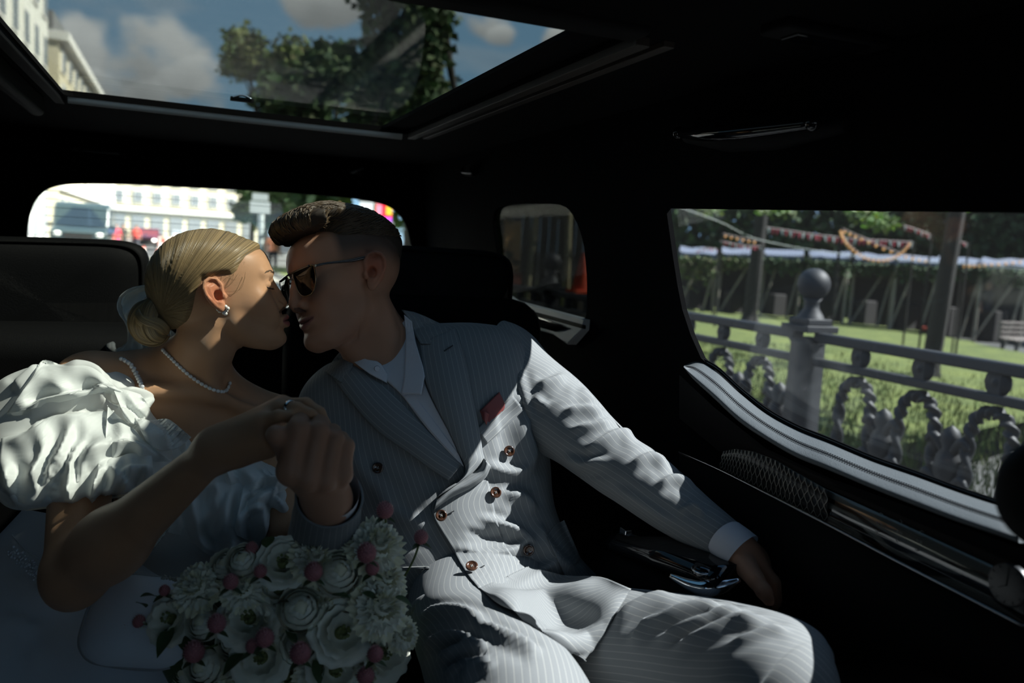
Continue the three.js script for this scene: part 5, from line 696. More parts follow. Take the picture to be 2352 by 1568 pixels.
{ const l = V(), hb = boxOf([HM.at(-0.1, -0.135, -0.12), HM.at(0.1, 0.13, 0.13), HM.at(0, -0.135, 0.13), HM.at(0, 0.13, -0.12)], 0.015), fb = boxOf([HM.at(-0.05, -0.12, 0.05), HM.at(0.05, 0.045, 0.125)], 0.006), eb = boxOf([HM.at(0.065, -0.045, -0.045), HM.at(0.1, 0.045, 0.02)], 0.004);
  const hR = boxOf([P(600, 940, 0.94), P(840, 1160, 1.06), P(600, 1160, 0.94), P(840, 940, 1.06)], 0.01), hL = boxOf([P(1660, 1230, 1.1), P(1830, 1430, 1.27)], 0.02), allB = boxOf([P(640, 760, 1.6), P(1900, 1700, 0.95), P(600, 1400, 1.2), P(1250, 760, 1.65), P(1200, 1800, 0.9), P(1830, 1250, 1.3)], 0.06);
  const tint = (q) => { HM.toLocal(q, l); let c = SK.m; if (l.length() < 0.17) { c = faceTint(l, HEADS.m, SK.m, SK.lipM, false); const x = Math.abs(l.x);
      const side = sstep(0.054, 0.035, l.z) * sstep(-0.005, 0.052, l.y + 0.35 * Math.max(0, -0.03 - l.z)) * sstep(-0.04, 0.01, l.y + (l.z < -0.03 ? 0.06 : 0)); if (x > 0.02 || l.z < -0.03) c = mix3(c, [0.03, 0.024, 0.02], 0.9 * side);
      const beard = sstep(-0.02, -0.05, l.y) * sstep(-0.135, -0.11, l.y) * sstep(-0.01, 0.02, l.z); c = mix3(c, [c[0] * 0.82, c[1] * 0.84, c[2] * 0.9], 0.4 * beard); }
    const n = 1 + 0.05 * noise3(q.x * 40, q.y * 40, q.z * 40); return [c[0] * n, c[1] * n, c[2] * n]; };
  const g = bodyMesh(mField, [[fb, 0.0017], [hb, 0.0021], [hR, 0.0024], [hL, 0.003], [allB, 0.007]], tint); part(man, 'body', skinUV(g), skinM); }
// ---------- hair ----------
const polyDist = (poly, a, b) => { let d = 9, ins = false; for (let i = 0, j = poly.length - 1; i < poly.length; j = i++) { const [x0, y0] = poly[j], [x1, y1] = poly[i], dx = x1 - x0, dy = y1 - y0, t = clamp(((a - x0) * dx + (b - y0) * dy) / (dx * dx + dy * dy)); d = Math.min(d, Math.hypot(a - x0 - t * dx, b - y0 - t * dy)); if (y1 > b !== y0 > b && a < ((x0 - x1) * (b - y1)) / (y0 - y1) + x1) ins = !ins; } return ins ? d : -d; };
const streakTex = (seed, lo, hi, base) => dataTex(1024, 64, (x, y) => { const n = 0.5 + 0.5 * (0.5 * noise3(x / 2.2, y / 50, seed) + 0.35 * noise3(x / 7, y / 40, seed + 3) + 0.3 * noise3(x / 40, y / 60, seed + 5)), k = lerp(lo, hi, clamp(n)); return base.map((c) => c * k); });
const bumpStreak = dataTex(1024, 64, (x, y) => { const n = 0.5 + 0.35 * noise3(x / 2, y / 60, 2) + 0.25 * noise3(x / 6, y / 60, 6); return [n, n, n]; }, false);
const blonde = mat('blonde_hair', 0xffffff, 0.36, { map: streakTex(3, 0.55, 1.12, [0.66, 0.56, 0.4]), bumpMap: bumpStreak, bumpScale: 0.0012, specularIntensity: 0.8 }), brownHair = mat('brown_hair', [0.03, 0.02, 0.012], 0.7);
{ const line = [[0.13, 0.078], [0.087, 0.0695], [0.072, 0.066], [0.0537, 0.0585], [0.0414, 0.046], [0.0355, 0.037], [0.024, 0.03], [0.0075, 0.0336], [-0.02, 0.031], [-0.034, 0.014], [-0.0445, -0.0128], [-0.056, -0.0355], [-0.075, -0.052], [-0.2, -0.06], [-0.2, 0.3], [0.13, 0.3]], bz = -0.098, by = -0.012, l = V();
  const f = (q) => { HW.toLocal(q, l); const hd = polyDist(line, l.z, l.y), a = Math.atan2(l.y - by, l.z - bz), th = lerp(-0.004, 0.0075, sstep(-0.004, 0.013, hd)), ridge = (0.0007 * noise3(a * 60, l.x * 12, 3) + 0.0006 * noise3(a * 22, l.x * 20, 9)) * sstep(0, 0.01, hd); let d = skullField(l, HEADS.w) - th - ridge; d = smin(d, ell(l, 0, -0.005, -0.088, 0.04, 0.035, 0.02) , 0.02); return d * HW.s; };
  const c = HW.at(0, 0.02, -0.02), g = surfaceNet(f, c.clone().addScalar(-0.155), c.clone().addScalar(0.155), 0.0021), p = g.attributes.position, uv = new Float32Array(p.count * 2), q = V();
  for (let i = 0; i < p.count; i++) { HW.toLocal(q.fromBufferAttribute(p, i), l); uv[i * 2] = Math.atan2(l.y - by, l.z - bz) * 0.9; uv[i * 2 + 1] = l.x * 6; } g.setAttribute('uv', new THREE.BufferAttribute(uv, 2));
  const hair = part(woman, 'hair', g, blonde);
  // the bun: twisted coils
  const B = (x, y, z) => HW.at(x, y, z), coil = [], R = rng(4);
  const bunTube = (pts, r) => { const s = sweep(pts, (t, a) => r * (0.55 + 0.5 * Math.sin(Math.PI * clamp(t * 0.9 + 0.06))) * (1 + 0.05 * Math.sin(a * 9 + t * 8)), 20, { n: 60 }), u = s.attributes.uv; for (let i = 0; i < u.count; i++) u.setXY(i, u.getX(i) * 0.35, u.getY(i) * 0.4); return s; };
  const ring = (t, rr, off) => { const a = t * 6.2832 + off; return B(0.004 * Math.sin(a * 2) - 0.004, -0.026 + rr * 1.18 * Math.sin(a), -0.113 + rr * Math.cos(a)); };
  coil.push(bunTube([0, 0.13, 0.27, 0.4, 0.54, 0.68, 0.82].map((t) => ring(t, 0.0205, 0.4)), 0.0185)); coil.push(bunTube([B(-0.006, 0.008, -0.088), B(-0.022, 0.002, -0.108), B(-0.026, -0.02, -0.118), B(-0.022, -0.042, -0.116), B(-0.012, -0.052, -0.104)], 0.016)); coil.push(bunTube([B(-0.012, -0.002, -0.126), B(-0.027, -0.016, -0.124), B(-0.027, -0.03, -0.106), B(-0.014, -0.044, -0.098)], 0.0145)); coil.push(bunTube([B(-0.02, -0.012, -0.1), B(-0.03, -0.026, -0.112), B(-0.024, -0.04, -0.126)], 0.011));
  coil.push(new THREE.SphereGeometry(0.026, 20, 16).translate(...B(0, -0.026, -0.112).toArray()));
  part(hair, 'bun', merge(coil), blonde);
  // fine loose hairs over the temple and ear
  const wis = []; for (let k = 0; k < 34; k++) { const z0 = 0.05 - 0.06 * R(), y0 = 0.055 - 0.03 * R(), a = hitSkin(z0, y0), b = hitSkin(z0 - 0.012 - 0.012 * R(), y0 - 0.012 - 0.016 * R()), e = hitSkin(z0 - 0.02 - 0.035 * R(), y0 - 0.015 - 0.02 * R()); wis.push(sweep([a, b, e], [0.00014, 0.00012, 0.00006], 4, { n: 8, caps: false })); }
  function hitSkin(z, y) { for (let x = -0.12; x < 0; x += 0.0008) { if (skullField({ x, y, z }, HEADS.w) < 0.0005) return HW.at(x - 0.0008, y, z); } return HW.at(-0.06, y, z); }
  part(hair, 'loose_hairs', merge(wis), mat('loose_blonde', [0.34, 0.24, 0.13], 0.4)).userData.kind = 'stuff';
  // brow and lashes on the side that is seen
  const browM = mat('brow_hair', [0.09, 0.055, 0.03], 0.7), lashM = mat('black_lash', [0.006, 0.005, 0.005], 0.5), br = [], la = [], F = (x, y) => { for (let z = 0.125; z > 0.05; z -= 0.0006) if (headField({ x, y, z }, HEADS.w) < 0.0003) return [x, y, z]; return [x, y, 0.07]; };
  for (let k = 0; k < 90; k++) { const u = R(), x = -(0.012 + 0.034 * u), y = 0.0245 + 0.006 * Math.sin(u * 2.2) + (R() - 0.5) * 0.0045 * (1 - 0.6 * u), a = F(x, y), b = F(x - 0.0035, y + 0.0022 - 0.004 * u); br.push(sweep([B(a[0], a[1], a[2] + 0.0002), B((a[0] + b[0]) / 2, (a[1] + b[1]) / 2, (a[2] + b[2]) / 2 + 0.0009), B(b[0], b[1], b[2] + 0.0004)], [0.0003, 0.00028, 0.0001], 4, { n: 4, caps: false })); }
  part(woman, 'eyebrow', merge(br), browM);
  const e = HEADS.w.eye; for (let k = 0; k < 22; k++) { const u = k / 21, x = e[0] - 0.012 + 0.025 * u, y = e[1] - 0.0042 - 0.0026 * (1 - ((x - e[0]) / 0.013) ** 2), a = F(-x, y - 0.0006), o = 0.4 + u; la.push(sweep([B(a[0], a[1], a[2]), B(a[0] - 0.0012 * o, a[1] - 0.0026, a[2] + 0.0035), B(a[0] - 0.0028 * o, a[1] - 0.0024, a[2] + 0.0072)], [0.00042, 0.00032, 0.0001], 4, { n: 5, caps: false })); }
  la.push(sweep(Array.from({ length: 9 }, (_, k) => { const x = e[0] - 0.012 + 0.0032 * k, y = e[1] - 0.0042 - 0.0026 * (1 - ((x - e[0]) / 0.013) ** 2), a = F(-x, y); return B(a[0], a[1], a[2] + 0.0002); }), 0.0006, 5, { n: 20 }));
  part(woman, 'eyelashes', merge(la), lashM);
}
{ // the man: short at the sides, long and swept back on top
  const line = [[0.14, 0.088], [0.088, 0.077], [0.07, 0.08], [0.05, 0.075], [0.03, 0.062], [0.0, 0.062], [-0.03, 0.06], [-0.06, 0.045], [-0.085, 0.02], [-0.2, 0.0], [-0.2, 0.3], [0.14, 0.3]], l = V();
  const thick = (l) => { const hd = polyDist(line, l.z, l.y), fr = sstep(-0.04, 0.085, l.z), t = lerp(0.012, 0.034, fr) * sstep(0.0, 0.045, hd + (l.z > 0.06 ? 0.022 : 0)); return [hd, t]; };
  const f = (q) => { HM.toLocal(q, l); const [hd, t] = thick(l), cl = 0.003 * noise3(l.x * 110 + l.z * 20, l.y * 30, l.z * 16) + 0.0015 * noise3(l.x * 260 + l.z * 50, l.y * 40, l.z * 30); let d = skullField({ x: l.x * 1.0, y: l.y, z: l.z - 0.25 * Math.max(0, t - 0.012) }, HEADS.m) - lerp(-0.004, t + 0.002, sstep(-0.003, 0.006, hd)) - cl * sstep(0.004, 0.02, t); return d * HM.s * 0.85; };
  const c = HM.at(0, 0.04, 0), g = surfaceNet(f, c.clone().addScalar(-0.17), c.clone().addScalar(0.17), 0.0026), hair = part(man, 'hair', g, brownHair);
  const R = rng(9), st = [], gN = (p) => { const e = 0.002, v = f(p); return V(f(V(p.x + e, p.y, p.z)) - v, f(V(p.x, p.y + e, p.z)) - v, f(V(p.x, p.y, p.z + e)) - v).normalize(); }, on = (p, lift) => { for (let i = 0; i < 5; i++) p.addScaledVector(gN(p), -(f(p) - lift)); return p; };
  for (let k = 0; k < 1500; k++) { const lx = (R() - 0.5) * 0.13, lz = 0.1 - 0.19 * R(), p = HM.at(lx, 0.17, lz); let ok = false; for (let i = 0; i < 60; i++) { const v = f(p); if (v < 0.0008) { ok = true; break; } p.addScaledVector(HM.y, -Math.max(0.001, v)); }
    if (!ok) continue; HM.toLocal(p, l); const [hd, t] = thick(l); if (hd < 0.004) continue; const pts = [on(p.clone(), -0.001)], L = (0.018 + 0.022 * R()) * (t > 0.015 ? 1 : 0.5), sd = 0.35 * (R() - 0.3); for (let j = 1; j <= 4; j++) { const q = pts[j - 1].clone().addScaledVector(HM.z, (-L / 4) * (l.z > 0.075 ? 0.75 : 1)).addScaledVector(HM.x, (sd * L) / 4); pts.push(on(q, 0.0006 + 0.0016 * Math.sin(j * 0.9) + (j === 4 ? 0.002 * R() : 0))); }
    st.push(sweep(pts, [0.001, 0.001, 0.0008, 0.0006, 0.00012], 4, { n: 7, caps: false })); }
  for (let k = 0; k < 800; k++) { const lz = 0.07 - 0.16 * R(), ly = 0.058 + 0.05 * R(), p = HM.at(0.14, ly, lz); let ok = false; for (let i = 0; i < 70; i++) { const v = f(p); if (v < 0.0008) { ok = true; break; } p.addScaledVector(HM.x, -Math.max(0.001, v)); } if (!ok) continue; const pts = [on(p.clone(), -0.001)], up = (ly - 0.06) * 8, L = 0.012 + 0.014 * R(); for (let j = 1; j <= 3; j++) pts.push(on(pts[j - 1].clone().addScaledVector(HM.z, -L / 3).addScaledVector(HM.y, ((up + 0.4 * R()) * L) / 4), 0.0005 + 0.0006 * j * R())); st.push(sweep(pts, [0.0007, 0.0008, 0.0006, 0.0001], 4, { n: 5, caps: false })); }
  for (let k = 0; k < 420; k++) { const lx = (R() - 0.5) * 0.115, p = HM.at(lx, 0.082 + 0.022 * R(), 0.15); let ok = false; for (let i = 0; i < 60; i++) { const v = f(p); if (v < 0.0008) { ok = true; break; } p.addScaledVector(HM.z, -Math.max(0.001, v)); } if (!ok) continue; const pts = [on(p.clone(), -0.001)], sd = 0.5 * (R() - 0.35); for (let j = 1; j <= 4; j++) pts.push(on(pts[j - 1].clone().addScaledVector(HM.y, 0.008).addScaledVector(HM.x, sd * 0.007).addScaledVector(HM.z, j < 3 ? 0.001 : -0.005), 0.0008 + 0.001 * R())); st.push(sweep(pts, [0.0011, 0.0011, 0.001, 0.0007, 0.00015], 4, { n: 7, caps: false })); }
  part(hair, 'strands', merge(st), mat('brown_strands', [0.075, 0.048, 0.025], 0.42)).userData.kind = 'stuff';
}
// ---------- sunglasses on the man ----------
{ const o = thing('sunglasses', 'black sunglasses with thin metal rims on the groom, lenses opaque', 'sunglasses', HM.at(0, 0, 0.1)), fr = mat('black_frame', [0.012, 0.012, 0.013], 0.25, { clearcoat: 0.6 }), lens = mat('black_lens', [0.003, 0.003, 0.0035], 0.08, { specularIntensity: 0.5 }), wire = mat('dark_metal_rim', [0.2, 0.17, 0.12], 0.25, { metalness: 0.9 });
  for (const s of [1, -1]) { const cx = 0.0335 * s, L = (u, v, w = 0) => { const X = cx + u * s, ang = Math.abs(X); return HM.at(X, -0.0015 + v, 0.1045 + w - 0.9 * ang * ang * 6 * 0.55); };
    const out = roundedPoly([[-0.0245, 0.0185], [0.0305, 0.0205], [0.029, -0.006], [0.017, -0.0265], [-0.008, -0.0265], [-0.0205, -0.012]], [0.008, 0.006, 0.012, 0.016, 0.014, 0.014], 6);
    const rows = [1, 0.75, 0.5, 0.25, 0.02].map((k) => out.map(([a, b]) => L(a * k, b * k, 0.0022 * (1 - k * k)))); part(o, 'lens', grid(rows, true), lens); part(o, 'rim', sweep(out.map(([a, b]) => L(a, b, 0)), 0.0011, 6, { closed: true, n: 120 }), wire);
    part(o, 'temple', sweep([L(0.031, 0.017), HM.at(0.0725 * s, 0.0165, 0.075), HM.at(0.079 * s, 0.017, 0.03), HM.at(0.08 * s, 0.019, -0.002), HM.at(0.081 * s, 0.008, -0.02)], (t) => lerp(0.0016, 0.0026, sstep(0.3, 0.6, t)), 8, { n: 30, ny: 1.2 }), fr);
    part(o, 'hinge', box(0.004, 0.005, 0.005, ...L(0.0315, 0.0175, -0.001).toArray(), 0.001), wire); part(o, 'nose_pad', new THREE.SphereGeometry(0.003, 8, 6).translate(...HM.at(0.009 * s, -0.006, 0.095).toArray()), fr); }
  part(o, 'brow_bar', sweep([HM.at(0.055, 0.0188, 0.096), HM.at(0.02, 0.0178, 0.104), HM.at(0, 0.0175, 0.1065), HM.at(-0.02, 0.0178, 0.104), HM.at(-0.055, 0.0188, 0.096)], 0.0018, 8, { n: 30 }), fr); part(o, 'bridge', sweep([HM.at(0.0105, 0.006, 0.1035), HM.at(0, 0.0095, 0.1075), HM.at(-0.0105, 0.006, 0.1035)], 0.0014, 8, { n: 14 }), fr); }
// ---------- cloth tools ----------
// folds are ridges drawn as strokes over the picture and raised on the cloth along its normal
const strokeSet = (list) => list.map(([pts, w, a]) => ({ w, a, pts: new THREE.CatmullRomCurve3(pts.map(([x, y]) => V(x, y, 0)), false, 'centripetal').getPoints(14), bb: [Math.min(...pts.map((p) => p[0])) - 4 * w, Math.max(...pts.map((p) => p[0])) + 4 * w, Math.min(...pts.map((p) => p[1])) - 4 * w, Math.max(...pts.map((p) => p[1])) + 4 * w] }));
function strokeHeight(S, x, y) { let h = 0; for (const s of S) { if (x < s.bb[0] || x > s.bb[1] || y < s.bb[2] || y > s.bb[3]) continue; let best = 1e9, bt = 0, side = 0; const n = s.pts.length - 1; for (let i = 0; i < n; i++) { const a = s.pts[i], b = s.pts[i + 1], dx = b.x - a.x, dy = b.y - a.y, t = clamp(((x - a.x) * dx + (y - a.y) * dy) / (dx * dx + dy * dy)), ex = x - a.x - t * dx, ey = y - a.y - t * dy, d = Math.hypot(ex, ey); if (d < best) { best = d; bt = (i + t) / n; side = ex * dy - ey * dx; } } const w = side > 0 ? s.w * 0.8 : s.w * 1.5; h += s.a * (Math.exp(-((best / w) ** 2)) - 0.35 * Math.exp(-(((best - 2.2 * w) / (1.2 * w)) ** 2))) * sstep(-0.02, 0.28, bt) * sstep(1.02, 0.75, bt); } return h; }
function displace(g, fn) { // moves vertices that face the camera along their normals
  g.computeVertexNormals(); const p = g.attributes.position, n = g.attributes.normal, q = V(), m = V(), out = []; for (let i = 0; i < p.count; i++) { q.fromBufferAttribute(p, i); m.fromBufferAttribute(n, i); const f = m.dot(camera.position.clone().sub(q).normalize()); const h = fn(q, f); out.push(q.x + m.x * h, q.y + m.y * h, q.z + m.z * h); } g.setAttribute('position', new THREE.Float32BufferAttribute(out, 3)); g.computeVertexNormals(); return g; }
function flip(g) { const I = g.index.array; for (let k = 0; k < I.length; k += 3) { const t = I[k + 1]; I[k + 1] = I[k + 2]; I[k + 2] = t; } g.computeVertexNormals(); return g; }
const toCam = (g) => { const p = g.attributes.position, n = g.attributes.normal; let s = 0; for (let i = 0; i < p.count; i += 5) s += (camera.position.x - p.getX(i)) * n.getX(i) + (camera.position.y - p.getY(i)) * n.getY(i) + (camera.position.z - p.getZ(i)) * n.getZ(i); return s < 0 ? flip(g) : g; };
const crInterp = (rows, n) => { const out = [], m = rows.length; for (let j = 0; j <= n; j++) { const x = (j / n) * (m - 1), i = Math.min(m - 2, Math.floor(x)), t = x - i; out.push(rows[0].map((_, k) => { const a = rows[i][k], b = rows[i + 1][k], p = rows[Math.max(0, i - 1)][k], s = rows[Math.min(m - 1, i + 2)][k]; return 0.5 * (2 * a + (b - p) * t + (2 * p - 5 * a + 4 * b - s) * t * t + (3 * a - p - 3 * b + s) * t * t * t); })); } return out; };
// a tube whose two outlines are given as pixels with a depth: rows of [xa, ya, xb, yb, depth, thickness share]
function tubePix(rows, n, m, opt = {}) {
  const R = crInterp(rows, n), C = R.map((r) => P((r[0] + r[2]) / 2, (r[1] + r[3]) / 2, r[4])), E = R.map((r) => P(r[2], r[3], r[4]).sub(P(r[0], r[1], r[4])).multiplyScalar(0.5)), out = [], uvs = []; let v = 0;
  for (let j = 0; j <= n; j++) { const T = C[Math.min(n, j + 1)].clone().sub(C[Math.max(0, j - 1)]).normalize(), e1 = E[j], rad = e1.length(), toC = camera.position.clone().sub(C[j]).normalize(), e2 = V().crossVectors(e1.clone().normalize(), T); if (e2.dot(toC) < 0) e2.negate(); if (opt.facing) e2.lerp(toC, opt.facing).addScaledVector(e1, -e2.dot(e1) / e1.lengthSq()); e2.normalize().multiplyScalar(rad * (R[j][5] ?? 1)); if (j) v += C[j].distanceTo(C[j - 1]); const row = [], ur = []; let arc = 0, prev = null;
    for (let i = 0; i <= m; i++) { const a = (i / m) * 2 * Math.PI - Math.PI / 2, ex = opt.square ?? 1, ca = Math.cos(a), sa = Math.sin(a), q = C[j].clone().addScaledVector(e1, Math.sign(sa) * Math.pow(Math.abs(sa), ex)).addScaledVector(e2, Math.sign(ca) * Math.pow(Math.abs(ca), ex) * (ca < 0 ? opt.back ?? 1 : 1)); if (prev) arc += q.distanceTo(prev); prev = q; row.push(q); ur.push(arc); }
    const mid = ur[Math.floor(m / 4)]; out.push(row); uvs.push(ur.map((x) => [(x - mid + (opt.u0 ?? 0)) / 0.0092, v / 0.0092])); }
  const g = grid(out, false, uvs); { const p = g.attributes.position, nn = g.attributes.normal; let sgn = 0; for (let j = 2; j < n - 1; j++) for (let i = 0; i < m; i += 3) { const k = j * (m + 1) + i; sgn += (p.getX(k) - C[j].x) * nn.getX(k) + (p.getY(k) - C[j].y) * nn.getY(k) + (p.getZ(k) - C[j].z) * nn.getZ(k); } if (sgn < 0) flip(g); } return g;
}
class DepthMap { // nearest depth of a set of meshes, by pixel, at half size
  constructor(geos) { this.w = 1300; this.h = 950; this.z = new Float32Array(this.w * this.h).fill(0); for (const g of geos) this.add(g); }
  add(g) { const p = g.attributes.position, I = g.index ? g.index.array : null, n = I ? I.length : p.count, q = []; const v = V(); for (let i = 0; i < p.count; i++) { const a = pix(v.fromBufferAttribute(p, i)); q.push([a[0] / 2 + 50, a[1] / 2 + 20, 1 / a[2]]); }
    for (let k = 0; k < n; k += 3) { const A = q[I ? I[k] : k], B = q[I ? I[k + 1] : k + 1], C = q[I ? I[k + 2] : k + 2], d = (B[0] - A[0]) * (C[1] - A[1]) - (B[1] - A[1]) * (C[0] - A[0]); if (Math.abs(d) < 1e-9) continue; const x0 = Math.max(0, Math.floor(Math.min(A[0], B[0], C[0]))), x1 = Math.min(this.w - 1, Math.ceil(Math.max(A[0], B[0], C[0]))), y0 = Math.max(0, Math.floor(Math.min(A[1], B[1], C[1]))), y1 = Math.min(this.h - 1, Math.ceil(Math.max(A[1], B[1], C[1])));
      for (let y = y0; y <= y1; y++) for (let x = x0; x <= x1; x++) { const b = ((x - A[0]) * (C[1] - A[1]) - (y - A[1]) * (C[0] - A[0])) / d, c = ((B[0] - A[0]) * (y - A[1]) - (B[1] - A[1]) * (x - A[0])) / d; if (b < -0.01 || c < -0.01 || b + c > 1.01) continue; const z = A[2] + b * (B[2] - A[2]) + c * (C[2] - A[2]); if (z > this.z[y * this.w + x]) this.z[y * this.w + x] = z; } } return this; }
  at(px, py, fallback) { const X = px / 2 + 50, Yy = py / 2 + 20; for (let r = 0; r < 40; r++) { let s = 0, n = 0; const x0 = Math.floor(X), y0 = Math.floor(Yy); for (let y = y0 - r; y <= y0 + 1 + r; y++) for (let x = x0 - r; x <= x0 + 1 + r; x++) { if (x < 0 || y < 0 || x >= this.w || y >= this.h) continue; const z = this.z[y * this.w + x]; if (z > 0) { const w = 1 / (0.05 + Math.hypot(x - X, y - Yy)); s += z * w; n += w; } } if (n) return n / s; } return fallback ?? 1.3; }
}
const pl = (pts, n) => new THREE.CatmullRomCurve3(pts.map(([x, y]) => V(x, y, 0)), false, 'centripetal').getSpacedPoints(n).map((p) => [p.x, p.y]);
const plS = (pts, n) => { const L = [0]; for (let i = 1; i < pts.length; i++) L.push(L[i - 1] + Math.hypot(pts[i][0] - pts[i - 1][0], pts[i][1] - pts[i - 1][1])); return Array.from({ length: n + 1 }, (_, k) => { const t = (k / n) * L[L.length - 1]; let i = 1; while (i < L.length - 1 && L[i] < t) i++; const f = (t - L[i - 1]) / (L[i] - L[i - 1]); return [lerp(pts[i - 1][0], pts[i][0], f), lerp(pts[i - 1][1], pts[i][1], f)]; }); };
// a piece of cloth between two outlines, lying on a depth function with a lift towards the camera; its rim is folded down by thick
function patch(A, B, nu, nv, depth, lift, opt = {}) {
  const a = (opt.sharp ? plS : pl)(A, nv), b = (opt.sharp ? plS : pl)(B, nv), th = opt.thick ?? 0.004, rows = [], uvs = []; let vv = 0, prev = null;
  const mk = (u, v, j, k) => { const q = [lerp(a[j][0], b[j][0], u), lerp(a[j][1], b[j][1], u)]; return P(q[0], q[1], depth(q[0], q[1]) - lift(u, v, q) + k); };
  for (let j = 0; j <= nv; j++) { const row = [], ur = [], v = j / nv; row.push(mk(0, v, j, th)); for (let i = 0; i <= nu; i++) row.push(mk(i / nu, v, j, 0)); row.push(mk(1, v, j, th)); let arc = 0; const mid = row[Math.floor(row.length / 2)]; if (prev) vv += mid.distanceTo(prev); prev = mid; for (let i = 0; i < row.length; i++) { if (i) arc += row[i].distanceTo(row[i - 1]); ur.push([(arc + (opt.u0 ?? 0)) / 0.0092, vv / 0.0092]); } if (opt.right) { const e = ur[ur.length - 1][0]; ur.forEach((t) => (t[0] -= e)); } rows.push(row); uvs.push(ur); }
  const drop = (j) => rows[j].map((p) => { const c = pix(p); return P(c[0], c[1], c[2] + th); }); rows.unshift(drop(0)); uvs.unshift(uvs[0]); rows.push(drop(rows.length - 1)); uvs.push(uvs[uvs.length - 1]);
  return toCam(grid(rows, false, uvs));
}
// ---------- suit cloth ----------
const suitTex = dataTex(128, 128, (x, y) => { const t = ((x + y) % 8) / 8, n = 0.02 * (h3(x, y, 7) - 0.5) + 0.012 * Math.sin(t * 6.283), s = Math.exp(-(((x - 64) / 5) ** 2)) * (0.75 + 0.25 * ((y >> 2) & 1)); return [0.475 + n + 0.2 * s, 0.485 + n + 0.185 * s, 0.49 + n + 0.15 * s]; });
const suit = mat('grey_pinstripe_wool', 0xffffff, 0.82, { map: suitTex, sheen: 0.35, sheenRoughness: 0.5, sheenColor: new THREE.Color(0.6, 0.62, 0.65) }), suitDark = mat('dark_suit_lining', [0.02, 0.021, 0.025], 0.6), shirtM = mat('white_shirt_cotton', [0.62, 0.62, 0.66], 0.75, { transmission: 0.05 });
// torso of the jacket
const jacketFolds = strokeSet([[[[1214, 935], [1206, 985], [1221, 1039], [1210, 1092]], 15, 0.014], [[[1112, 1060], [1150, 1078], [1190, 1082], [1214, 1070]], 11, 0.011], [[[1094, 1187], [1150, 1202], [1203, 1225], [1236, 1266]], 10, 0.013], [[[1155, 1132], [1204, 1140], [1232, 1176]], 11, 0.011], [[[1036, 1256], [1110, 1270], [1180, 1262], [1216, 1232]], 12, 0.014], [[[1090, 1338], [1170, 1336], [1240, 1312], [1290, 1285]], 13, 0.014], [[[1236, 1196], [1250, 1240], [1290, 1290], [1330, 1320]], 13, 0.011], [[[1180, 905], [1204, 925], [1214, 960]], 12, 0.009], [[[1060, 1215], [1120, 1230], [1180, 1216]], 9, -0.006], [[[860, 1130], [920, 1180], [1000, 1210]], 14, 0.006], [[[800, 1010], [850, 1100], [930, 1160]], 16, 0.005]]);
const torsoRows = [[828, 812, 985, 742, 1.535, 0.75], [752, 838, 1100, 742, 1.535, 0.5], [700, 890, 1178, 762, 1.525, 0.48], [684, 960, 1228, 835, 1.515, 0.52], [694, 1060, 1252, 950, 1.5, 0.54], [742, 1160, 1264, 1062, 1.48, 0.56], [800, 1255, 1276, 1170, 1.45, 0.58], [850, 1330, 1322, 1266, 1.42, 0.56], [890, 1410, 1395, 1345, 1.4, 0.5]];
const torsoG = displace(tubePix(torsoRows, 150, 150, { facing: 0.9, square: 0.85, back: 0.8 }), (q, f) => { const [x, y] = pix(q); return f > -0.1 ? strokeHeight(jacketFolds, x, y) * sstep(0, 0.3, f) + 0.0016 * fbm(q.x * 14, q.y * 14, q.z * 14, 3) : 0; });
const DT = new DepthMap([torsoG]);
const jacket = part(man, 'jacket', torsoG, suit), onT = (x, y) => DT.at(x, y, 1.4);
// legs
const legFolds = strokeSet([[[[1490, 1436], [1554, 1402], [1620, 1389], [1670, 1397]], 7.5, 0.009], [[[1496, 1477], [1572, 1438], [1663, 1406], [1722, 1404]], 7.5, 0.01], [[[1530, 1494], [1609, 1456], [1681, 1424], [1768, 1421]], 8, 0.011], [[[1660, 1486], [1717, 1460], [1775, 1442], [1814, 1448]], 7, 0.006], [[[1402, 1440], [1440, 1400], [1500, 1372], [1560, 1368]], 9, 0.009], [[[1450, 1480], [1470, 1440], [1530, 1400]], 8, 0.008], [[[966, 1490], [1015, 1462], [1053, 1457], [1100, 1472]], 7.5, 0.011], [[[998, 1522], [1040, 1495], [1079, 1477], [1125, 1475]], 7.5, 0.011], [[[1015, 1555], [1058, 1525], [1094, 1514], [1130, 1516]], 7.5, 0.01], [[[1046, 1562], [1091, 1533], [1140, 1530]], 7.5, 0.009], [[[1090, 1425], [1150, 1452], [1210, 1480], [1240, 1500]], 9, 0.012], [[[960, 1418], [1010, 1398], [1070, 1402], [1120, 1430]], 9, 0.01]]);
const legFn = (q, f) => { const [x, y] = pix(q); return f > -0.1 ? strokeHeight(legFolds, x, y) * sstep(0, 0.25, f) + 0.0012 * fbm(q.x * 16, q.y * 16, q.z * 16, 3) : 0; };
const legL = displace(tubePix([[1170, 1330, 1250, 1640, 1.36, 0.9], [1330, 1345, 1330, 1650, 1.27, 0.95], [1440, 1352, 1420, 1670, 1.2, 1], [1600, 1370, 1570, 1700, 1.09, 1], [1720, 1392, 1690, 1720, 1.01, 1], [1830, 1425, 1740, 1740, 0.96, 1], [1896, 1476, 1730, 1720, 0.945, 0.95], [1920, 1545, 1720, 1700, 0.94, 0.9], [1918, 1640, 1690, 1720, 0.945, 0.85], [1900, 1800, 1690, 1850, 0.96, 0.8]], 120, 90, { u0: 0.004 }), legFn);
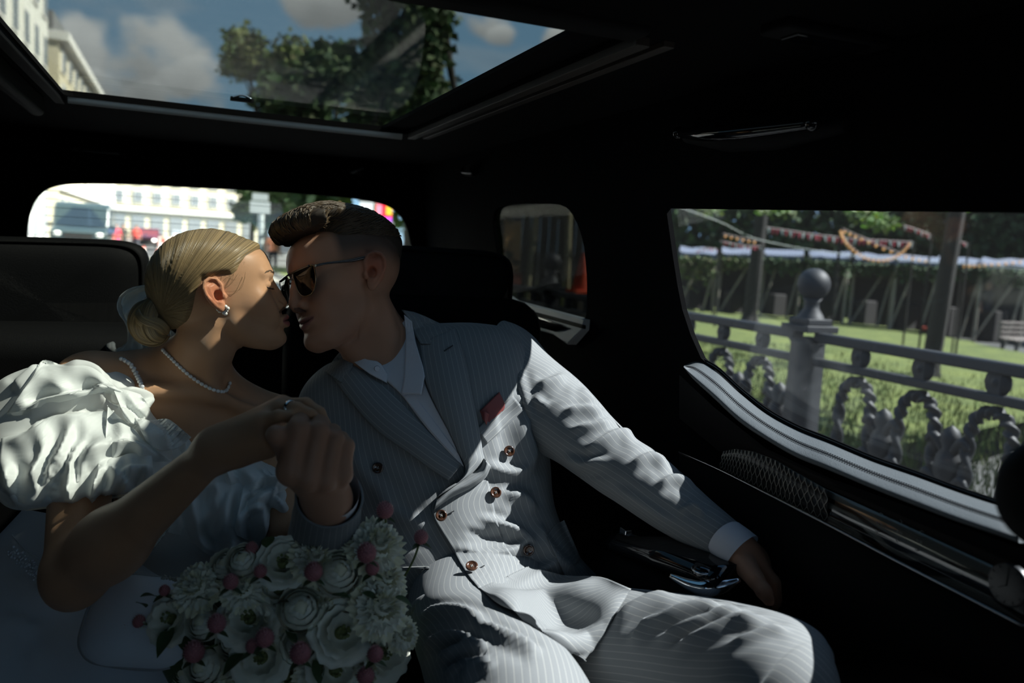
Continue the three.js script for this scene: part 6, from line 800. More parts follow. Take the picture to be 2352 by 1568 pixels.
const legR = displace(tubePix([[950, 1330, 1290, 1340, 1.4, 0.7], [935, 1400, 1270, 1420, 1.3, 0.75], [948, 1440, 1225, 1480, 1.2, 0.85], [965, 1490, 1270, 1535, 1.13, 0.95], [985, 1560, 1330, 1600, 1.06, 1], [1010, 1650, 1390, 1680, 1.0, 1], [1040, 1780, 1420, 1790, 0.96, 1]], 100, 90, {}), legFn);
{ const roll = tubePix([[918, 1412, 934, 1446, 1.262, 1], [970, 1366, 985, 1412, 1.235, 1.1], [1040, 1348, 1046, 1398, 1.225, 1.2], [1110, 1362, 1090, 1408, 1.215, 1.2], [1180, 1402, 1150, 1440, 1.2, 1], [1260, 1448, 1240, 1478, 1.18, 0.9], [1330, 1490, 1310, 1512, 1.165, 0.8]], 60, 24); for (let i = 0; i < roll.attributes.uv.count; i++) { const u = roll.attributes.uv.getX(i), v = roll.attributes.uv.getY(i); roll.attributes.uv.setXY(i, v, u); }
  const lap = displace(tubePix([[1100, 1380, 1420, 1360, 1.4, 0.35], [1110, 1450, 1400, 1440, 1.33, 0.4], [1180, 1530, 1400, 1540, 1.26, 0.4], [1260, 1620, 1420, 1620, 1.2, 0.4]], 30, 50, { facing: 0.9 }), legFn);
  part(man, 'trousers', merge([legL, legR, roll, lap]), suit); DT.add(legL).add(legR).add(roll).add(lap); }
// left front of the jacket lying over the right one, and its skirt spread over the lap
const edgeF = [[1018, 1128], [996, 1151], [991, 1169], [996, 1191], [1014, 1222], [1034, 1253], [1056, 1292], [1078, 1325], [1100, 1350], [1180, 1404], [1262, 1462], [1345, 1521]];
part(jacket, 'front_panel', displace(patch(edgeF.slice(0, 9), [[1120, 1100], [1128, 1130], [1134, 1160], [1140, 1190], [1150, 1220], [1160, 1250], [1180, 1280], [1200, 1310], [1230, 1330]], 26, 60, onT, (u) => 0.0065 * (1 - sstep(0.35, 1, u)) + 0.0012, { u0: 0.002, thick: 0.006 }), () => 0), suit);
const skirtLit = strokeSet([[[[1110, 1352], [1200, 1372], [1300, 1360], [1400, 1330]], 16, 0.01], [[[1180, 1395], [1260, 1420], [1380, 1400]], 20, -0.008], [[[1240, 1440], [1320, 1470], [1390, 1430]], 16, 0.007]]);
{ const A = edgeF.slice(8), B = [[1212, 1300], [1290, 1318], [1345, 1318], [1398, 1330], [1450, 1352]], N = 50, a = plS(A, N), b = plS(B, N), D = [];
  for (let j = 0; j <= N; j++) { const r = []; for (let i = 0; i <= N; i++) { const x = lerp(a[j][0], b[j][0], i / N), y = lerp(a[j][1], b[j][1], i / N); r.push(DT.at(x, y)); } D.push(r); }
  const env = D.map((r, j) => r.map((_, i) => { let m = 9; for (let k = -5; k <= 5; k++) for (let l = -5; l <= 5; l++) m = Math.min(m, D[clamp(j + k, 0, N)][clamp(i + l, 0, N)]); return m; })); let S = env;
  for (let it = 0; it < 40; it++) S = S.map((r, j) => r.map((_, i) => (S[clamp(j - 1, 0, N)][i] + S[clamp(j + 1, 0, N)][i] + S[j][clamp(i - 1, 0, N)] + S[j][clamp(i + 1, 0, N)]) / 4));
  part(jacket, 'skirt', displace(patch(A, B, N, N, () => 0, (u, v) => { const j = v * N, i = u * N, j0 = Math.min(N - 1, Math.floor(j)), i0 = Math.min(N - 1, Math.floor(i)), f = j - j0, e = i - i0, s = lerp(lerp(S[j0][i0], S[j0][i0 + 1], e), lerp(S[j0 + 1][i0], S[j0 + 1][i0 + 1], e), f), top = sstep(0.0, 0.16, v); return -lerp(D[j0][i0] - 0.008, s - 0.006, top); }, { u0: 0.002, thick: 0.006, sharp: true }), (q, f) => { const [x, y] = pix(q); return strokeHeight(skirtLit, x, y); }), suit); }
// lapels and collar
const lapR = patch([[748, 850], [762, 864], [788, 899], [835, 958], [879, 999], [937, 1040], [990, 1078], [1030, 1104]], [[792, 803], [805, 829], [849, 864], [893, 896], [937, 940], [981, 987], [1025, 1031], [1062, 1064]], 22, 60, onT, (u, v) => 0.006 + 0.011 * Math.sin(Math.PI * (0.15 + 0.85 * u)) * (1 - 0.3 * v), { thick: 0.007 });
part(jacket, 'lapel', lapR, suit);
const lapL = patch([[964, 787], [978, 876], [1002, 935], [1025, 979], [1050, 1032], [1069, 1080], [1052, 1108], [1010, 1136]], [[1046, 753], [1060, 796], [1071, 840], [1085, 905], [1097, 964], [1109, 1037], [1112, 1062], [1004, 1142]], 22, 70, onT, (u, v) => 0.008 + 0.013 * Math.sin(Math.PI * (0.85 - 0.8 * u)) * (1 - 0.2 * v) + 0.006 * sstep(0.75, 0.95, v), { thick: 0.008, right: true, sharp: false });
part(jacket, 'lapel', lapL, suit);
part(jacket, 'lapel_roll', displace(patch([[1112, 1052], [1104, 1072], [1070, 1096], [1026, 1122], [1002, 1146]], [[1128, 1070], [1116, 1096], [1080, 1122], [1038, 1142], [996, 1172]], 14, 40, onT, (u) => 0.012 + 0.012 * Math.sin(Math.PI * u), { thick: 0.012 }), () => 0), suit);
part(jacket, 'collar', patch([[922, 711], [934, 728], [948, 760], [966, 790]], [[950, 716], [985, 730], [1034, 762], [1006, 792]], 16, 30, (x, y) => DT.at(x, y, 1.48), (u, v) => 0.012 + 0.008 * Math.sin(Math.PI * (0.2 + 0.7 * u)), { thick: 0.008 }), suit);
part(jacket, 'collar', patch([[788, 800], [770, 820], [752, 846], [746, 852]], [[800, 806], [812, 832], [800, 862], [784, 880]], 14, 24, onT, (u, v) => 0.014 + 0.006 * Math.sin(Math.PI * u), { thick: 0.008 }), suit);
part(jacket, 'buttonhole', cyl(P(1020, 806, onT(1020, 806) - 0.021), P(1040, 793, onT(1040, 793) - 0.02), 0.0011, 0.0011, 5), suitDark); for (const [x, y] of [[1028, 1178], [1098, 1303]]) part(jacket, 'buttonhole', cyl(P(x, y + 3, onT(x, y) - 0.0085), P(x + 15, y - 5, onT(x + 15, y) - 0.0085), 0.0008, 0.0008, 5), suitDark);
// breast pocket
part(jacket, 'breast_pocket', patch([[1094, 986], [1136, 947], [1178, 908]], [[1118, 1020], [1160, 982], [1204, 940]], 12, 20, onT, () => 0.0035, { thick: 0.004 }), suit);
part(jacket, 'hip_pocket', patch([[1256, 1232], [1276, 1206], [1296, 1194]], [[1300, 1330], [1316, 1300], [1334, 1282]], 10, 14, onT, () => 0.003, { thick: 0.004 }), suit);
part(jacket, 'hip_pocket', patch([[905, 1303], [945, 1301], [985, 1300]], [[906, 1309], [946, 1307], [986, 1306]], 4, 10, onT, () => 0.003, { thick: 0.004 }), suit);
{ const rose = mat('dusty_rose_silk', [0.24, 0.05, 0.045], 0.6, { sheen: 0.6, sheenColor: new THREE.Color(0.6, 0.25, 0.22) }), o = thing('pocket_square', 'folded dusty rose pocket square in the breast pocket of the groom jacket', 'pocket square', P(1130, 940, 1.36)); 
  part(o, 'fold', patch([[1102, 944], [1124, 922], [1147, 900]], [[1117, 976], [1140, 956], [1164, 936]], 10, 14, onT, (u, v) => 0.0035 + 0.004 * Math.sin(Math.PI * v) * (1 - u), { thick: 0.004 }), rose); part(o, 'fold', patch([[1103, 942], [1112, 944], [1124, 950]], [[1108, 962], [1113, 968], [1118, 976]], 8, 10, onT, (u, v) => 0.0075 * Math.sin(Math.PI * v) + 0.005, { thick: 0.004 }), rose); }
// buttons
{ const horn = mat('brown_horn', 0xffffff, 0.22, { map: dataTex(64, 64, (x, y) => { const n = fbm(x / 14, y / 22, 4, 3); return [0.24 + 0.16 * n, 0.15 + 0.11 * n, 0.1 + 0.08 * n]; }), clearcoat: 0.6 }), thr = mat('grey_thread', [0.25, 0.24, 0.22], 0.8);
  [[868, 1074], [1015, 1184], [1084, 1313], [1168, 1036], [1138, 1132], [1212, 1261]].forEach(([x, y], i) => { const D = (a, b) => P(a, b, onT(a, b)), n = V().crossVectors(D(x + 16, y).sub(D(x - 16, y)), D(x, y - 16).sub(D(x, y + 16))).normalize(), tc = camera.position.clone().sub(D(x, y)).normalize(), c0 = n.lerp(tc, 0.45).normalize(), c = D(x, y).addScaledVector(n, [0, 0.012, 0.012, 0.005, 0.004, 0.005][i] + 0.001), g = lathe([[0, 0.0012], [0.0052, 0.0014], [0.0062, 0.0026], [0.008, 0.0032], [0.0092, 0.0022], [0.0094, 0.0008], [0.008, -0.0006], [0, -0.0006]], 28), q = new THREE.Quaternion().setFromUnitVectors(V(0, 1, 0), n), M = new THREE.Matrix4().compose(c, q, V(1, 1, 1)); const b = part(jacket, 'button', g.applyMatrix4(M), horn); const h = []; for (let k = 0; k < 4; k++) { const a = k * Math.PI / 2 + 0.8; h.push(new THREE.SphereGeometry(0.0009, 6, 5).translate(0.0018 * Math.cos(a), 0.0015, 0.0018 * Math.sin(a))); } h.push(sweep([V(-0.0013, 0.0016, -0.0013), V(0, 0.0022, 0), V(0.0013, 0.0016, 0.0013)], 0.0005, 4, { n: 4 }), sweep([V(-0.0013, 0.0016, 0.0013), V(0, 0.0022, 0), V(0.0013, 0.0016, -0.0013)], 0.0005, 4, { n: 4 })); part(b, 'thread', merge(h).applyMatrix4(M), thr); }); }
// sleeves
const sleeveFolds = strokeSet([[[[1232, 884], [1262, 876], [1300, 862]], 9, 0.009], [[[1222, 905], [1245, 925], [1262, 930]], 7, 0.006], [[[1290, 948], [1337, 936], [1392, 952]], 7, 0.009], [[[1304, 990], [1360, 973], [1402, 966]], 6.5, 0.008], [[[1340, 1040], [1369, 1019], [1422, 994], [1466, 1010]], 9, 0.011], [[[1440, 1074], [1494, 1047], [1540, 1072]], 7.5, 0.009], [[[1504, 1120], [1547, 1096], [1600, 1120]], 7, 0.008], [[[1558, 1178], [1596, 1159], [1620, 1186]], 6.5, 0.007], [[[1290, 1040], [1340, 1062], [1400, 1050]], 9, 0.008], [[[1330, 890], [1350, 906], [1368, 930]], 9, 0.006], [[[1400, 1110], [1470, 1150], [1560, 1210]], 10, 0.004], [[[1185, 830], [1205, 900], [1222, 960]], 9, 0.006]]);
const sleeveL = displace(tubePix([[1158, 736, 1158, 930, 1.545, 0.7], [1192, 752, 1186, 985, 1.53, 0.8], [1236, 802, 1216, 1026, 1.505, 0.9], [1296, 850, 1256, 1046, 1.475, 1], [1342, 892, 1292, 1066, 1.445, 1], [1392, 946, 1330, 1094, 1.41, 1], [1450, 1000, 1376, 1128, 1.375, 1], [1512, 1040, 1432, 1164, 1.335, 1], [1570, 1090, 1494, 1206, 1.295, 1], [1624, 1140, 1552, 1240, 1.26, 0.95], [1676, 1184, 1606, 1268, 1.23, 0.9], [1719, 1221, 1652, 1292, 1.205, 0.85]], 130, 80, { u0: 0.003 }), (q, f) => { const [x, y] = pix(q); return f > -0.1 ? strokeHeight(sleeveFolds, x, y) * sstep(0, 0.25, f) + 0.0012 * fbm(q.x * 15, q.y * 15, q.z * 15, 3) : 0; });
part(jacket, 'sleeve', sleeveL, suit);
const ringTube = (list, n = 40, m = 40, t = 0.003) => { const pts = list.map((l) => l[0]), g = sweep(pts, list.map((l) => l[1]), m, { n, caps: false }), u = g.attributes.uv; const L = new THREE.CatmullRomCurve3(pts).getLength(); for (let i = 0; i < u.count; i++) u.setXY(i, (u.getX(i) * 0.3) / 0.0092, (u.getY(i) * L) / 0.0092); return g; };
const sR = [[P(757, 1140, 1.025), 0.041], [P(749, 1185, 1.07), 0.044], [P(738, 1255, 1.15), 0.049], [P(730, 1315, 1.24), 0.054], [P(733, 1250, 1.37), 0.062], [P(738, 1080, 1.49), 0.064], [P(748, 960, 1.545), 0.062], [P(765, 905, 1.56), 0.05]];
part(jacket, 'sleeve', displace(ringTube(sR, 90, 48), (q) => 0.003 * fbm(q.x * 22, q.y * 12, q.z * 22, 3)), suit); part(jacket, 'sleeve_lining', ringTube([[P(757, 1140, 1.025), 0.0395], [P(746, 1190, 1.08), 0.042]], 8, 40), suitDark);
part(jacket, 'cuff_edge', (() => { const c = P(757, 1140, 1.025), t = P(757, 1140, 1.025).sub(P(747, 1185, 1.07)).normalize(), pts = [], a = V().crossVectors(t, V(0, 0, 1)).normalize(), b = V().crossVectors(t, a); for (let k = 0; k < 24; k++) { const w = (k / 24) * 6.2832; pts.push(c.clone().addScaledVector(a, 0.0405 * Math.cos(w)).addScaledVector(b, 0.0405 * Math.sin(w))); } return sweep(pts, 0.0016, 6, { closed: true, n: 60 }); })(), suit);
// shirt
{ const V0 = patch([[846, 826], [866, 850], [886, 872], [920, 905], [968, 968], [1010, 1016], [1060, 1068]], [[930, 735], [946, 770], [970, 845], [976, 880], [1002, 938], [1030, 990], [1066, 1072]], 20, 50, (x, y) => DT.at(x, y, 1.45), (u, v) => 0.003 + 0.004 * v, { thick: 0.01 });
  const shirt = part(man, 'shirt', displace(V0, (q) => 0.001 * fbm(q.x * 30, q.y * 30, q.z * 30, 3)), shirtM), dC = (x, y) => DT.at(x, y, 1.44);
  part(shirt, 'collar', patch([[928, 722], [932, 770], [931, 820], [928, 868], [921, 905]], [[946, 738], [956, 790], [972, 842], [976, 864], [968, 906]], 12, 40, (x, y) => lerp(dC(x, y), 1.43, 0.3), (u, v) => 0.012 + 0.006 * u + 0.006 * v, { thick: 0.005, sharp: true }), shirtM);
  part(shirt, 'collar', patch([[797, 806], [822, 818], [846, 826], [866, 829], [876, 836], [890, 860]], [[804, 824], [826, 842], [848, 858], [862, 866], [874, 872], [889, 880]], 10, 40, (x, y) => lerp(dC(x, y), 1.44, 0.3), (u, v) => 0.012 + 0.008 * Math.sin(Math.PI * v), { thick: 0.005, sharp: true }), shirtM);
  const b = P(866, 846, lerp(dC(866, 846), 1.44, 0.3) - 0.021); part(shirt, 'button', lathe([[0, 0.001], [0.004, 0.0015], [0.005, 0], [0, -0.001]], 16).rotateX(Math.PI / 2).translate(b.x, b.y, b.z), shirtM);
  part(shirt, 'placket', patch([[925, 908], [985, 985], [1045, 1050]], [[948, 902], [1000, 970], [1052, 1040]], 6, 24, (x, y) => DT.at(x, y, 1.45), (u, v) => 0.0045 + 0.004 * v, { thick: 0.003 }), shirtM);
  part(shirt, 'cuff', ringTube([[P(758, 1126, 1.012), 0.0362], [P(754, 1150, 1.04), 0.0366], [P(748, 1180, 1.07), 0.037]], 10, 40), shirtM);
  part(shirt, 'cuff', tubePix([[1700, 1202, 1632, 1274, 1.215, 1], [1724, 1219, 1652, 1294, 1.2, 1], [1740, 1232, 1668, 1309, 1.192, 1]], 10, 40), shirtM); }
// ---------- the bride's dress ----------
const organza = mat('white_organza', [0.8, 0.83, 0.82], 0.55, { transmission: 0.28, sheen: 0.4, sheenRoughness: 0.4, sheenColor: new THREE.Color(0.9, 1, 0.98) }), satin = mat('white_satin', [0.62, 0.66, 0.7], 0.38, { sheen: 0.5, sheenColor: new THREE.Color(0.8, 0.9, 1) });
const puffFolds = strokeSet([[[[60, 945], [95, 930], [158, 916], [221, 901], [285, 893]], 12.15, 0.016], [[[4, 1023], [71, 1001], [119, 966], [178, 960], [253, 944]], 12.15, 0.016], [[[218, 893], [245, 930], [318, 970]], 10.8, 0.014], [[[110, 970], [95, 1057], [66, 1118]], 10.8, 0.016], [[[176, 962], [142, 1033], [104, 1128]], 10.8, 0.018], [[[200, 968], [160, 1080], [168, 1160]], 9.45, 0.016], [[[290, 1000], [206, 1049], [190, 1104], [172, 1160]], 12.15, 0.018], [[[243, 1062], [221, 1116], [208, 1152]], 9.45, 0.016], [[[254, 1064], [272, 1092], [296, 1126]], 9.45, 0.016], [[[270, 1082], [310, 1076], [350, 1080]], 10.8, 0.014], [[[232, 1040], [297, 1022], [362, 1055]], 10.8, 0.015], [[[30, 900], [60, 870], [100, 840]], 13.5, 0.012], [[[140, 845], [205, 850], [255, 880]], 13.5, 0.012], [[[260, 905], [300, 902], [335, 918], [330, 950]], 9.45, 0.014], [[[300, 975], [340, 985], [385, 1020]], 10.8, 0.014], [[[20, 1060], [34, 1110], [60, 1165]], 12.15, 0.013], [[[130, 880], [190, 872], [230, 885]], 18.9, -0.008]]);
const puffFn = (q, f) => { const [x, y] = pix(q); return (f > -0.2 ? strokeHeight(puffFolds, x, y) * sstep(-0.1, 0.25, f) : 0) + 0.005 * fbm(q.x * 7, q.y * 6, q.z * 7, 2); };
const puffG = displace(tubePix([[120, 838, 210, 836, 1.35, 0.8], [60, 848, 272, 850, 1.34, 0.7], [2, 880, 318, 890, 1.33, 0.62], [-40, 950, 340, 945, 1.31, 0.58], [-55, 1030, 384, 1000, 1.28, 0.56], [-30, 1100, 386, 1060, 1.25, 0.56], [20, 1160, 360, 1110, 1.22, 0.56], [62, 1172, 320, 1130, 1.21, 0.5]], 130, 130, { facing: 0.95 }), puffFn);
const DW = new DepthMap([puffG]);
const dress = part(woman, 'dress', (() => { // bodice with the far sleeve
  const bf = strokeSet([[[[519, 1048], [527, 1086], [536, 1116]], 7, 0.013], [[[560, 1176], [604, 1134], [642, 1124]], 8, 0.014], [[[512, 1086], [492, 1150], [478, 1210]], 9, 0.013], [[[536, 1114], [522, 1180], [500, 1240]], 8, 0.013], [[[541, 1225], [565, 1176], [604, 1164], [612, 1202], [588, 1258]], 6, 0.013], [[[590, 1070], [620, 1100], [664, 1110]], 7, 0.012], [[[620, 1140], [650, 1160], [668, 1190]], 7, 0.012], [[[440, 1140], [470, 1120], [500, 1100]], 9, 0.01], [[[340, 960], [380, 966], [420, 1000]], 8, 0.01], [[[600, 1090], [590, 1120], [560, 1140]], 6, 0.01], [[[450, 1230], [500, 1262], [560, 1246]], 8, 0.01], [[[640, 1085], [626, 1130], [640, 1170]], 6, 0.01]]);
  return displace(tubePix([[262, 950, 412, 984, 1.43, 0.5], [255, 1000, 520, 1030, 1.42, 0.5], [262, 1070, 650, 1080, 1.4, 0.5], [275, 1130, 676, 1130, 1.385, 0.5], [285, 1190, 664, 1196, 1.375, 0.52], [300, 1240, 606, 1254, 1.37, 0.55], [285, 1300, 560, 1310, 1.365, 0.6], [262, 1380, 560, 1390, 1.35, 0.6], [240, 1460, 580, 1470, 1.33, 0.6]], 110, 120, { facing: 0.95, square: 0.9 }), (q, f) => { const [x, y] = pix(q); return (f > -0.2 ? strokeHeight(bf, x, y) * sstep(-0.1, 0.2, f) : 0) + 0.004 * fbm(q.x * 8, q.y * 8, q.z * 8, 2); }); })(), organza);
part(dress, 'puff_sleeve', puffG, organza);
{ const DB = new DepthMap([dress.geometry.clone().translate(woman.position.x, woman.position.y, woman.position.z)]), db = (x, y) => DB.at(x, y, 1.32), fr = (A, B, n, amp, seed, lift = 0.006, bul = 0.02) => displace(patch(A, B, 60, 50, db, (u, v) => lift + bul * Math.sin(Math.PI * clamp(u * 0.85 + 0.12)) + amp * sstep(0, 0.6, u) * Math.sin(v * n * 6.283 + 1.7 * Math.sin(u * 3 + seed) + seed), { thick: 0.006 }), (q) => 0.003 * fbm(q.x * 11 + seed, q.y * 11, q.z * 11, 2));
  part(dress, 'frill', fr([[360, 985], [430, 1010], [500, 1040], [560, 1060], [620, 1080]], [[360, 1220], [430, 1238], [480, 1276], [545, 1290], [604, 1250]], 3.2, 0.012, 1.1), organza);
  part(dress, 'frill', fr([[500, 1040], [560, 1050], [620, 1062], [664, 1088]], [[520, 1110], [572, 1128], [624, 1134], [678, 1128]], 2.6, 0.009, 2.7, 0.016), organza);
  part(dress, 'frill', fr([[560, 1110], [600, 1104], [640, 1110], [670, 1116]], [[536, 1226], [590, 1246], [640, 1218], [674, 1190]], 2.4, 0.011, 0.4, 0.014), organza);
  part(dress, 'frill', fr([[330, 958], [356, 966], [384, 962], [410, 975]], [[340, 1010], [376, 1040], [410, 1052], [452, 1036]], 2.1, 0.009, 3.4, 0.012), organza); }
{ const dw = (x, y) => DW.at(x, y, 1.25), ruffle = (A, B, n, amp, seed, lift = 0.01) => displace(patch(A, B, 60, 40, dw, (u, v) => lift + 0.016 * Math.sin(Math.PI * clamp(u * 0.9 + 0.1)) + amp * u * Math.sin(v * n * 6.283 + 1.7 * Math.sin(u * 3 + seed) + seed), { thick: 0.006 }), (q) => 0.003 * fbm(q.x * 10 + seed, q.y * 10, q.z * 10, 2));
  // overlapping frills of the near sleeve: the first outline is where the frill is gathered, the second is its free edge
  part(dress, 'frill', ruffle([[70, 868], [100, 826], [146, 838], [206, 842], [262, 884]], [[14, 950], [92, 936], [158, 920], [222, 904], [292, 908]], 2.2, 0.007, 1, 0.004), organza);
  part(dress, 'frill', ruffle([[2, 1005], [71, 985], [119, 956], [178, 950], [262, 942]], [[-6, 1120], [60, 1160], [112, 1156], [176, 1158], [256, 1142]], 3.5, 0.01, 2.4, 0.006), organza);
  part(dress, 'frill', ruffle([[246, 930], [280, 960], [310, 985], [330, 1010]], [[236, 1060], [290, 1046], [340, 1060], [392, 1058]], 2.5, 0.009, 4.1, 0.008), organza);
  part(dress, 'frill', ruffle([[258, 890], [282, 894], [306, 900], [322, 905]], [[290, 968], [312, 974], [334, 962], [346, 934]], 1.6, 0.008, 0.7, 0.012), organza);
  part(dress, 'frill', ruffle([[230, 1040], [262, 1050], [300, 1040], [350, 1046]], [[206, 1148], [246, 1146], [292, 1126], [352, 1096]], 3.2, 0.01, 3.3, 0.012), organza);
  part(dress, 'frill', ruffle([[310, 960], [345, 965], [385, 962], [405, 975]], [[340, 1020], [370, 1034], [404, 1030], [438, 1004]], 2, 0.008, 5.2, 0.012), organza); }
// skirt towards the camera
const skirtFolds = strokeSet([[[[20, 1290], [110, 1370], [250, 1410]], 14, 0.008], [[[0, 1400], [80, 1450], [120, 1560]], 16, 0.008]]);
part(dress, 'skirt', displace(tubePix([[60, 1170, 420, 1240, 1.43, 0.5], [10, 1230, 440, 1290, 1.41, 0.55], [-60, 1310, 480, 1360, 1.36, 0.55], [-140, 1420, 560, 1450, 1.3, 0.5], [-200, 1560, 640, 1580, 1.22, 0.45], [-240, 1750, 700, 1760, 1.12, 0.4]], 70, 90, { facing: 0.9, square: 0.9 }), (q, f) => { const [x, y] = pix(q); return (f > 0 ? strokeHeight(skirtFolds, x, y) : 0) + 0.004 * fbm(q.x * 9, q.y * 9, q.z * 9, 3); }), satin);
{ const DS = new DepthMap([dress.children.find((c) => c.name === 'skirt').geometry.clone().translate(woman.position.x, woman.position.y, woman.position.z)]), ds = (x, y) => DS.at(x, y, 1.3), R = rng(12), g = []; for (let k = 0; k < 110; k++) { const t = R(), x = lerp(26, 108, t) + (R() - 0.5) * 26, y = lerp(1262, 1338, t) + (R() - 0.5) * 26, p = P(x, y, ds(x, y) - 0.003); g.push(new THREE.SphereGeometry(0.0012 + 0.0014 * R(), 6, 5).translate(p.x, p.y, p.z)); }
  part(dress, 'bead_trim', merge(g), mat('clear_beads', [0.7, 0.75, 0.8], 0.1, { clearcoat: 1 })).userData.kind = 'stuff';
  part(dress, 'waist_seam', sweep([[28, 1228], [60, 1262], [100, 1290]].map(([x, y]) => P(x, y, ds(x, y) - 0.001)), 0.0014, 5, { n: 12 }), satin); }
// ---------- veil and comb ----------
{ const o = thing('veil', 'short sheer white tulle veil tied with a comb at the bun', 'veil', HW.at(0, -0.01, -0.13)), tulle = mat('white_tulle', [0.72, 0.77, 0.75], 0.8, { transparent: true, opacity: 0.5 }), tulle2 = mat('white_tulle_double', [0.72, 0.77, 0.75], 0.8, { transparent: true, opacity: 0.38 });
  const sheet = (A, B, d, seed, m, amp = 0.012) => part(o, 'layer', displace(patch(A, B, 40, 50, () => d, (u, v) => amp * Math.sin(u * 7 + seed + 2 * v) + 0.5 * amp * Math.sin(v * 9 + seed * 2), { thick: 0.0005 }), (q) => 0.006 * fbm(q.x * 22 + seed, q.y * 22, q.z * 22, 3)), m);
  sheet([[362, 652], [330, 654], [296, 664], [272, 684], [270, 712], [292, 750], [290, 790], [268, 812]], [[362, 660], [352, 690], [336, 722], [328, 752], [330, 784], [336, 806], [330, 824], [316, 830]], 1.40, 1, tulle);
  sheet([[355, 656], [318, 662], [286, 680], [278, 700]], [[352, 672], [330, 700], [308, 730], [296, 744]], 1.385, 2.2, tulle2); sheet([[300, 740], [296, 780], [262, 806], [204, 826]], [[392, 770], [396, 790], [372, 812], [290, 828]], 1.44, 3.1, tulle); sheet([[340, 690], [320, 740], [330, 800]], [[372, 700], [392, 770], [384, 812]], 1.47, 4.4, tulle2);
  const co = thing('hair_comb', 'small sparkling bead comb above the bun', 'comb', P(358, 654, 1.36)), R = rng(3), bd = mat('crystal_beads', [0.75, 0.75, 0.72], 0.08, { clearcoat: 1 }); for (let k = 0; k < 26; k++) { const p = P(340 + 34 * R(), 650 + 12 * R() - 2, 1.372 + 0.02 * R()); part(co, 'bead', new THREE.SphereGeometry(0.0026 + 0.0012 * R(), 8, 6).translate(p.x, p.y, p.z), bd); } }
// ---------- pearls ----------
const pearlM = mat('white_pearl', [0.74, 0.72, 0.68], 0.2, { clearcoat: 1, clearcoatRoughness: 0.12, sheen: 0.3, sheenColor: new THREE.Color(0.9, 0.8, 0.9) }), greyPearl = mat('silver_pearl', [0.5, 0.52, 0.56], 0.18, { clearcoat: 1, clearcoatRoughness: 0.1 });
function pearls(o, path, r, fld, m, d0 = 1.2, gap = 2.02, long = 1) { const c = new THREE.CatmullRomCurve3(path.map(([x, y]) => hitField(fld, x, y, d0, 1.7, r * 0.8)), false, 'centripetal'), n = Math.floor(c.getLength() / (r * gap)), g = new THREE.SphereGeometry(r, 14, 10).scale(1, 1, long); for (let k = 0; k <= n; k++) { const t = k / n, p = c.getPointAt(t), T = c.getTangentAt(t), q = g.clone(); q.applyQuaternion(new THREE.Quaternion().setFromUnitVectors(V(0, 0, 1), T)); part(o, 'pearl', q.translate(p.x, p.y, p.z), m); } part(o, 'thread', sweep(c.getPoints(40), 0.0006, 4, { n: 60 }), m); }
pearls(thing('pearl_necklace', 'necklace of small white pearls round the neck of the bride', 'necklace', WJ.neck.clone()), [[374, 804], [388, 818], [410, 840], [436, 863], [462, 881], [488, 894], [508, 899], [522, 894], [528, 880]], 0.0031, wTorso, pearlM, 1.2, 2.3, 1.25);
pearls(thing('pearl_strap', 'strand of larger pearls running over the shoulder of the bride to her neckline', 'pearl strand', P(320, 880, 1.3)), [[278, 824], [296, 834], [310, 856], [322, 880], [332, 910], [340, 940], [347, 970], [352, 992]], 0.0036, wTorso, pearlM);
pearls(thing('pearl_strap', 'darker silver strand beside the pearl strand on the shoulder of the bride', 'pearl strand', P(312, 870, 1.3)), [[284, 826], [302, 838], [316, 862], [326, 886], [333, 908]], 0.0036, wTorso, greyPearl);
{ const o = thing('earring', 'cluster earring of small white pearls on the ear of the bride', 'earring', P(512, 711, 1.32)), R = rng(6), c = P(512, 710, 1.318); [[0, 0], [6, -6], [-6, -5], [8, 3], [-7, 4], [2, 8], [-2, -9], [11, -2], [-11, 0], [6, 10]].forEach(([x, y], i) => { const p = P(512 + x, 710 + y, 1.318 - 0.003 * Math.cos(i)); part(o, 'pearl', new THREE.SphereGeometry(0.0033, 14, 10).translate(p.x, p.y, p.z), pearlM); }); part(o, 'setting', new THREE.SphereGeometry(0.006, 10, 8).translate(c.x, c.y, c.z - 0.004), mat('gold', [0.7, 0.5, 0.25], 0.25, { metalness: 1 })); }
{ const p = between(wFing[1][0], wFing[1][1], 0.66), t = wFing[1][1].clone().sub(wFing[1][0]).normalize(); solo('ring', new THREE.TorusGeometry(0.0094, 0.0013, 8, 32).scale(1, 1, 2.2).applyQuaternion(new THREE.Quaternion().setFromUnitVectors(V(0, 0, 1), t)).translate(p.x, p.y, p.z), mat('silver', [0.8, 0.8, 0.8], 0.18, { metalness: 1 }), 'silver ring on the finger of the bride', 'ring'); }
